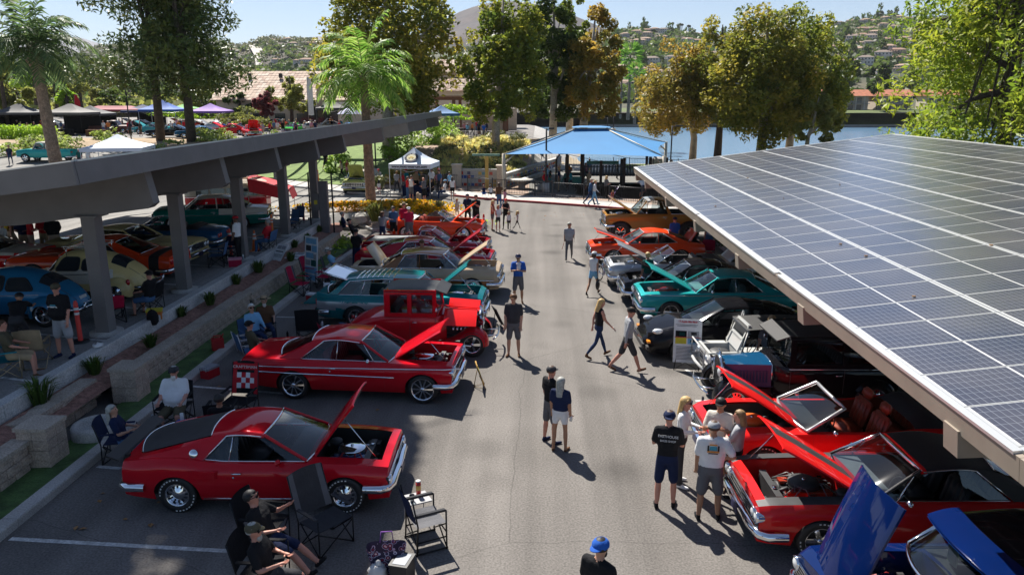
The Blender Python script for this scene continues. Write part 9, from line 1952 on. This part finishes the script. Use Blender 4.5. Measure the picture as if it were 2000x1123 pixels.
# ------------------------------------------------------------ tents
def tent(label,c,rz,w_,d,ze,zp,m,val=.3,legs='white',walls=None,text=None,flat=False,logo=False,zg=0.):
 root=thing('canopy_tent',label,'tent',(c[0],c[1],zg),rz);a,b=w_/2,d/2;ze -= zg;zp -= zg;q=MB();N_=6
 cs=[Vector((-a,-b,ze)),Vector((a,-b,ze)),Vector((a,b,ze)),Vector((-a,b,ze))];pk=Vector((0,0,zp));rl=max(0,(w_-d)/2);pk2=[Vector((-rl,0,zp)),Vector((rl,0,zp)),Vector((rl,0,zp)),Vector((-rl,0,zp))]
 for i in range(4):
  p0,p1,t0,t1=cs[i],cs[(i+1) % 4],pk2[i],pk2[(i+1) % 4];P=[]
  for v in range(N_+1):
   f=v/N_;s_=-.13*(zp-ze)*math.sin(math.pi*f);P.append([p0.lerp(p1,u/4).lerp(t0.lerp(t1,u/4),f)+Vector((0,0,s_*(1+.5*math.sin(math.pi*u/4)))) for u in range(5)])
  q.grid(P,0,True);dn=Vector((0,0,-val));q.add([p0,p1,p1+dn,p0+dn],[(0,1,2,3)],0)
 q.build('roof',m,root);lm=mat('leg_'+legs,{'white': (.7,.7,.7),'black': (.03,.03,.03)}[legs],.4,.3,var=0)
 for p in cs: l_=MB();l_.tube([(p.x*.97,p.y*.97,0),(p.x*.97,p.y*.97,p.z)],.03,6);l_.build('leg',lm,root)
 f=MB()
 for i in range(4): f.tube([cs[i]*.97+Vector((0,0,-.15)),(cs[i]+cs[(i+1) % 4])*.485+Vector((0,0,-.5)),cs[(i+1) % 4]*.97+Vector((0,0,-.15))],.015,4)
 f.build('truss',lm,root)
 for k in (walls or ()):
  p0,p1=cs[k]*.96,cs[(k+1) % 4]*.96;wv=MB();wv.add([p0,p1,(p1.x,p1.y,.05),(p0.x,p0.y,.05)],[(0,1,2,3)]);wv.build('side_wall',cloth('black') if not isinstance(walls,dict) else walls[k],root)
 if text: text_obj('lettering',text,text_sz(text,w_),mat('print_navy',(.01,.015,.05),.8,var=0),root,(0,-b-.006,ze-val*.55),(math.pi/2,0,0))
 if logo:
  n_=Vector((0,-(zp-ze),b)).normalized();pc=Vector((0,-b*.56,lerp(ze,zp,.40)-.06));ang=math.atan2(zp-ze,b);Ml=Matrix.Translation(pc+Vector((0,-.03,.05))) @ Matrix.Rotation(ang,4,'X');lg=MB();lg.lathe([(.33,0),(.5,0)],28,Ml,0);lg.lathe([(0,.001),(.33,.001)],28,Ml,1);lg.T=Ml;lg.box((-.2,-.08,.003),(.2,.02,.006),2);lg.box((-.1,.02,.003),(.1,.1,.006),2);lg.lathe([(0,.004),(.06,.004)],12,Matrix.Translation((-.12,-.1,0)),0);lg.lathe([(0,.004),(.06,.004)],12,Matrix.Translation((.12,-.1,0)),0);lg.build('emblem',[mat('print_navy',(0,0,0)),mat('emblem_cream',(.6,.55,.35),.8,var=0),mat('emblem_gold',(.5,.35,.08),.8,var=0)],root)
  for k,chh in enumerate('MOTTE MUSEUM'):
   a_=math.pi*(.97-.94*k/11);text_obj('lettering',chh,.11,mat('print_white',CLO['white'],.8,var=0),root,Ml @ Vector((math.cos(a_)*.415,math.sin(a_)*.415,.004)),(ang,0,a_-math.pi/2))
 return root
def text_sz(t,w_): return w_*.9/len(t)*1.75
ctr=GY(812,390,55.6);tent('white museum tent with a round car emblem and web address on its valance',(ctr.x,ctr.y),-.1,3.05,3.0,GY(763,329,54.1).z+.3,GY(811,291,55.6).z+.1,mat('tent_white',(.6,.67,.78),.7,var=.03),.34,'white',None,'www.mottemuseum.com',logo=True);mw=Vector((1,-.1,0))
m=MB();m.cb((0,0,.37),(1.9,.75,.74));put(m,'draped_table',cloth('navy'),(ctr.x+.1,ctr.y-.2,0),'table under a dark cloth in the museum tent','table',math.atan2(mw.y,mw.x))
m=MB();m.cb((0,0,.2),(.3,.55,.42));m.ball((0,-.36,.45),(.12,.18,.13),8,5);
for x in (-.1,.1):
 for y in (-.2,.2): m.tube([(x,y,.1),(x,y,0)],.04,5)
p=at(818,392);put(m,'dog',cloth('beige'),(p[0],p[1],.06),'pale shaggy dog standing in front of the museum tent','dog')
def tw(px,py,D): return GY(px,py,D)
TM=lambda n,c: mat('tent_'+n,c,.75,var=.05)
for lab,px,pye,pyp,D,w_,d,rz,m,zg,wl,kw in (('white pop-up canopy among the rose bushes behind the carport roof',232,290,262,62,4.6,4.6,.25,TM('white',0),ZL,None,{}),('grey canopy tent with dark walls and vendor tables',139,222,203,96,5,4.5,0,TM('grey',(.16,.15,.14)),2.4,(2,),{}),('black and green printed canopy tent at the left edge',38,222,203,95,5,4.5,.1,TM('charcoal',(.08,.08,.085)),2.4,(2,3),{}),
 ('purple canopy tent beyond the red sports cars',412,219,202,108,5,5,.1,TM('purple',(.22,.1,.42)),2.8,None,{}),('blue and white canopy behind the pine trunks',318,216,196,106,5,4.5,.1,TM('blue',(.02,.1,.4)),2.8,None,{}),('dark red awning canopy behind the old brown pickup',225,216,207,112,9,4,0,TM('maroon',(.25,.03,.05)),2.8,None,{}),('black peaked pop-up tent by the feather flags',648,213,194,104,4.2,4.2,.3,TM('black',(.06,.058,.06)),2.9,(3,),{}),
 ('blue and white striped canopy tent beside the carport end',862,224,206,90,3.6,3.6,.3,TM('stripe',(.03,.14,.34)),2.4,None,{}),('second charcoal canopy tent right of the grey one',178,224,206,100,4.5,4.5,.05,TM('charcoal',(0,)),2.6,(2,),{}),('navy canopy tent between the pines and the red awning',280,218,204,112,4.5,4.5,0,TM('navy',(.02,.04,.12)),2.8,(2,),{}),('black canopy tent at the far left corner',5,216,200,104,5,4.5,0,TM('black',(0,)),2.6,(2,),{}),('green canopy tent beyond the pine trunks',360,214,203,118,4,4,0,TM('green',(.12,.4,.06)),2.9,None,{})):
 e=tw(px,pye,D);k=tw(px,pyp,D);tent(lab,(e.x,e.y),rz,w_,d,e.z+.15,k.z,m,.28,'white' if 'white' in lab else 'black',wl,zg=zg)
root=thing('parasol','pale blue market parasol with a white panel on the plaza','parasol',tw(689,262,92));m=MB();m.lathe([(1.7,2.35),(1.2,2.75),(.6,2.98),(0,3.1)],16);m.build('canopy',cloth('lav'),root);m=MB();m.tube([(0,0,0),(0,0,3)],.03,6);m.build('pole',STEEL,root)
def feather(label,px,pyb,pyt,D,c):
 b=tw(px,pyb,D);H=tw(px,pyt,D).z-b.z;root=thing('feather_flag',label,'flag',b);m=MB();m.tube([(0,0,0),(0,0,H*.8),(.15,0,H*.95),(.5,0,H)],.025,5);m.build('pole',STEEL,root);m=MB();P=[]
 for i in range(9): f=i/8;z=lerp(H*.25,H,f);wv=.75*(1-.0*f)*(1 if f<.75 else 1-(f-.75)*1.6);P.append([(.03+.12*max(0,f-.7),.02*math.sin(i),z),(.03+wv*.5,.05*math.sin(i+1),z-.05),(.03+wv,.03*math.sin(i+2),z-.15*f)])
 m.grid(P,0,True);m.build('banner',cloth(c),root)
feather('red feather flag beside the grey vendor canopy',152,252,184,100,'red');feather('white feather flag left of the black peaked tent',604,250,150,104,'white');feather('white and rust feather flag right of the other',622,250,166,104,'beige')
for lab,px,py,D,w_ in (('draped vendor table under the grey canopy',118,258,93,3),('dark vendor table beside the grey canopy',190,262,92,2.4),('vendor table under the black canopy at the left',25,262,93,3)): b=tw(px,py,D);m=MB();m.cb((0,0,.4),(w_,.8,.8));put(m,'draped_table',cloth('brown' if 'dark' in lab else 'black'),(b.x,b.y,2.4),lab,'table')
car('rusty brown forties pickup beside the vendor tables',(tw(222,256,99).x,99),R(8),mk(FIFTY,paint=mat('rust_paint',(.11,.03,.02),.6,var=.2),bed=(-2.6,-.7),deck=-.62,gh=dict(A=(.95,1.03),B=(.5,1.62),wt=.66,roof=[(.5,1.62),(.1,1.68),(-.4,1.6)],D=(-.62,1.05),sail=(-.5,-.3),bars=[]),seat_x=0),z=2.4)
# ------------------------------------------------------------ tiled clubhouse and plaza buildings
def gable(root,x0,x1,y0,y1,ze,zr,wall,z0,over=.8):
 m=MB();m.box((x0,y0,z0),(x1,y1,ze));m.build('wall',wall,root);ym=(y0+y1)/2;rw=MB();slope=math.hypot(ym-y0+over,zr-ze)
 m=MB();m.add([(x0-over,y0-over,ze-.05),(x1+over,y0-over,ze-.05),(x1+over,y1+over,ze-.05),(x0-over,y1+over,ze-.05),(x0-over,ym,zr-.05),(x1+over,ym,zr-.05)],[(0,1,5,4),(2,3,4,5),(1,2,5),(3,0,4),(3,2,1,0)]);
 n=int((x1-x0+2*over)/.6);r=random.Random(3)                     # barrel tile courses on the near slope
 for i in range(n):
  x=x0-over+i*.6
  for j in range(12):
   t0,t1=j/12,(j+1)/12;d=r.uniform(-.015,.02);m.add([(x,lerp(y0-over,ym,t0),lerp(ze,zr,t0)+.05+d),(x+.56,lerp(y0-over,ym,t0),lerp(ze,zr,t0)+.05+d),(x+.56,lerp(y0-over,ym,t1),lerp(ze,zr,t1)+.02+d),(x,lerp(y0-over,ym,t1),lerp(ze,zr,t1)+.02+d),(x,lerp(y0-over,ym,t0),lerp(ze,zr,t0)-.04),(x+.56,lerp(y0-over,ym,t0),lerp(ze,zr,t0)-.04)],[(0,1,2,3),(4,5,1,0)],r.choice((0,0,1,2)))
 m.build('roof',[mat('clay_tile_tan',(.5,.37,.28),.85,var=.12,scale=1),mat('clay_tile_rose',(.42,.28,.21),.85,var=.12,scale=1),mat('clay_tile_pale',(.56,.45,.36),.85,var=.1,scale=1)],root)
D=118;a=tw(425,232,D);b=tw(700,232,D);root=thing('clubhouse','long low cream building with a pale tiled roof behind the palo verde','building',(a.x,D,3));ze=tw(500,196,D).z-3;zr=tw(500,140,D+9).z-3;L=b.x-a.x;gable(root,0,L,0,18,ze,zr,stucco[0],-2.)
m=MB();m.box((L*.62,-.12,-1),(L*.98,-.02,ze-1.0));m.build('window',paneM,root)
for k in range(4): m=MB();m.box((L*.1+k*3.4,-.1,-.5),(L*.1+k*3.4+1.6,-.01,1.6));m.build('window',paneM,root)
m=MB();m.box((L*.55,-2.0,ze-.9),(L*1.02,-.1,ze-.3));m.build('fascia_band',stucco[1],root)
for k in range(3): m=MB();m.box((3+k*5,6,lerp(ze,zr,.75)),(3.5+k*5,6.4,lerp(ze,zr,.75)+.7));m.build('roof_vent',DARK,root)
D=124;a=tw(838,190,D);b=tw(945,190,D);root=thing('clubhouse','two-storey cream building with tan tiled roof between the sycamores','building',(a.x,D,3));L=b.x-a.x;ze=tw(860,141,D).z-3;zr=tw(860,117,D+4).z-3;gable(root,0,L,0,9,ze,zr,stucco[0],-2)
for x in (1.6,4.0,6.2): m=MB();m.box((x,-.06,ze-2.0),(x+.45,.02,ze-.9));m.build('window',paneM,root)
D=119;a=tw(855,190,D);b=tw(990,190,D);root=thing('clubhouse','low wing with a rosy tiled roof in front of the two-storey building','building',(a.x,D,3));gable(root,0,b.x-a.x,0,5,tw(900,178,D).z-3,tw(900,154,D).z-3,stucco[0],-2)
D=100;a=tw(838,240,D);b=tw(985,240,D);zt=tw(900,196,D).z;root=thing('pergola','brown timber pergola with a slatted roof on the upper plaza','pergola',(a.x,D,2.4));tm=mat('timber_brown',(.17,.08,.05),.7,var=.15)
for k in range(4):
 for y in (0,8): m=MB();m.box((k*(b.x-a.x)/3-.2,y-.2,0),(k*(b.x-a.x)/3+.2,y+.2,zt-2.4));m.build('column',tm,root)
for y in (0,8): m=MB();m.box((-.8,y-.15,zt-2.4),(b.x-a.x+.8,y+.15,zt-2.0));m.build('beam',tm,root)
for k in range(10): m=MB();m.box((-1.0,-1+k*1.1,zt-1.99),(b.x-a.x+1,-.45+k*1.1,zt-1.85));m.build('slat',mat('timber_pale',(.32,.17,.11),.7,var=.15),root)
m=MB();m.box((0,0,0),(26,.4,3.0));put(m,'plaza_wall',stucco[0],(tw(660,222,112).x,112,2.4),'low cream wall behind the black peaked tent','wall')
# flat marks: little leaves and grit on the panels of the tan carport
mb=MB();ct,st_=math.cos(TL),math.sin(TL)
for i in range(16):
 u=rnd.uniform(.3,13);y=rnd.uniform(2,40);x=5.25+u*ct;z=3.3+u*st_+.012;s=rnd.uniform(.015,.035);mb.box((x-s,y-s*.6,z),(x+s,y+s*.6,z+.02))
mb.build('leaf_litter',mat('dry_leaf',(0,0,0)),None,kind='stuff')
# thin air: far slopes pale slightly
hz_=bpy.data.materials.new('air');hz_.use_nodes=True;n=hz_.node_tree.nodes;l=hz_.node_tree.links;n.remove(n['Principled BSDF']);pv=n.new('ShaderNodeVolumePrincipled');pv.inputs['Color'].default_value=(.86,.9,.97,1);pv.inputs['Density'].default_value=.00007;pv.inputs['Anisotropy'].default_value=.0;l.new(pv.outputs[0],n['Material Output'].inputs['Volume'])
mb=MB();mb.box((-6500,-450,-7.2),(6500,8500,620));mb.build('haze',hz_,None,kind='stuff')
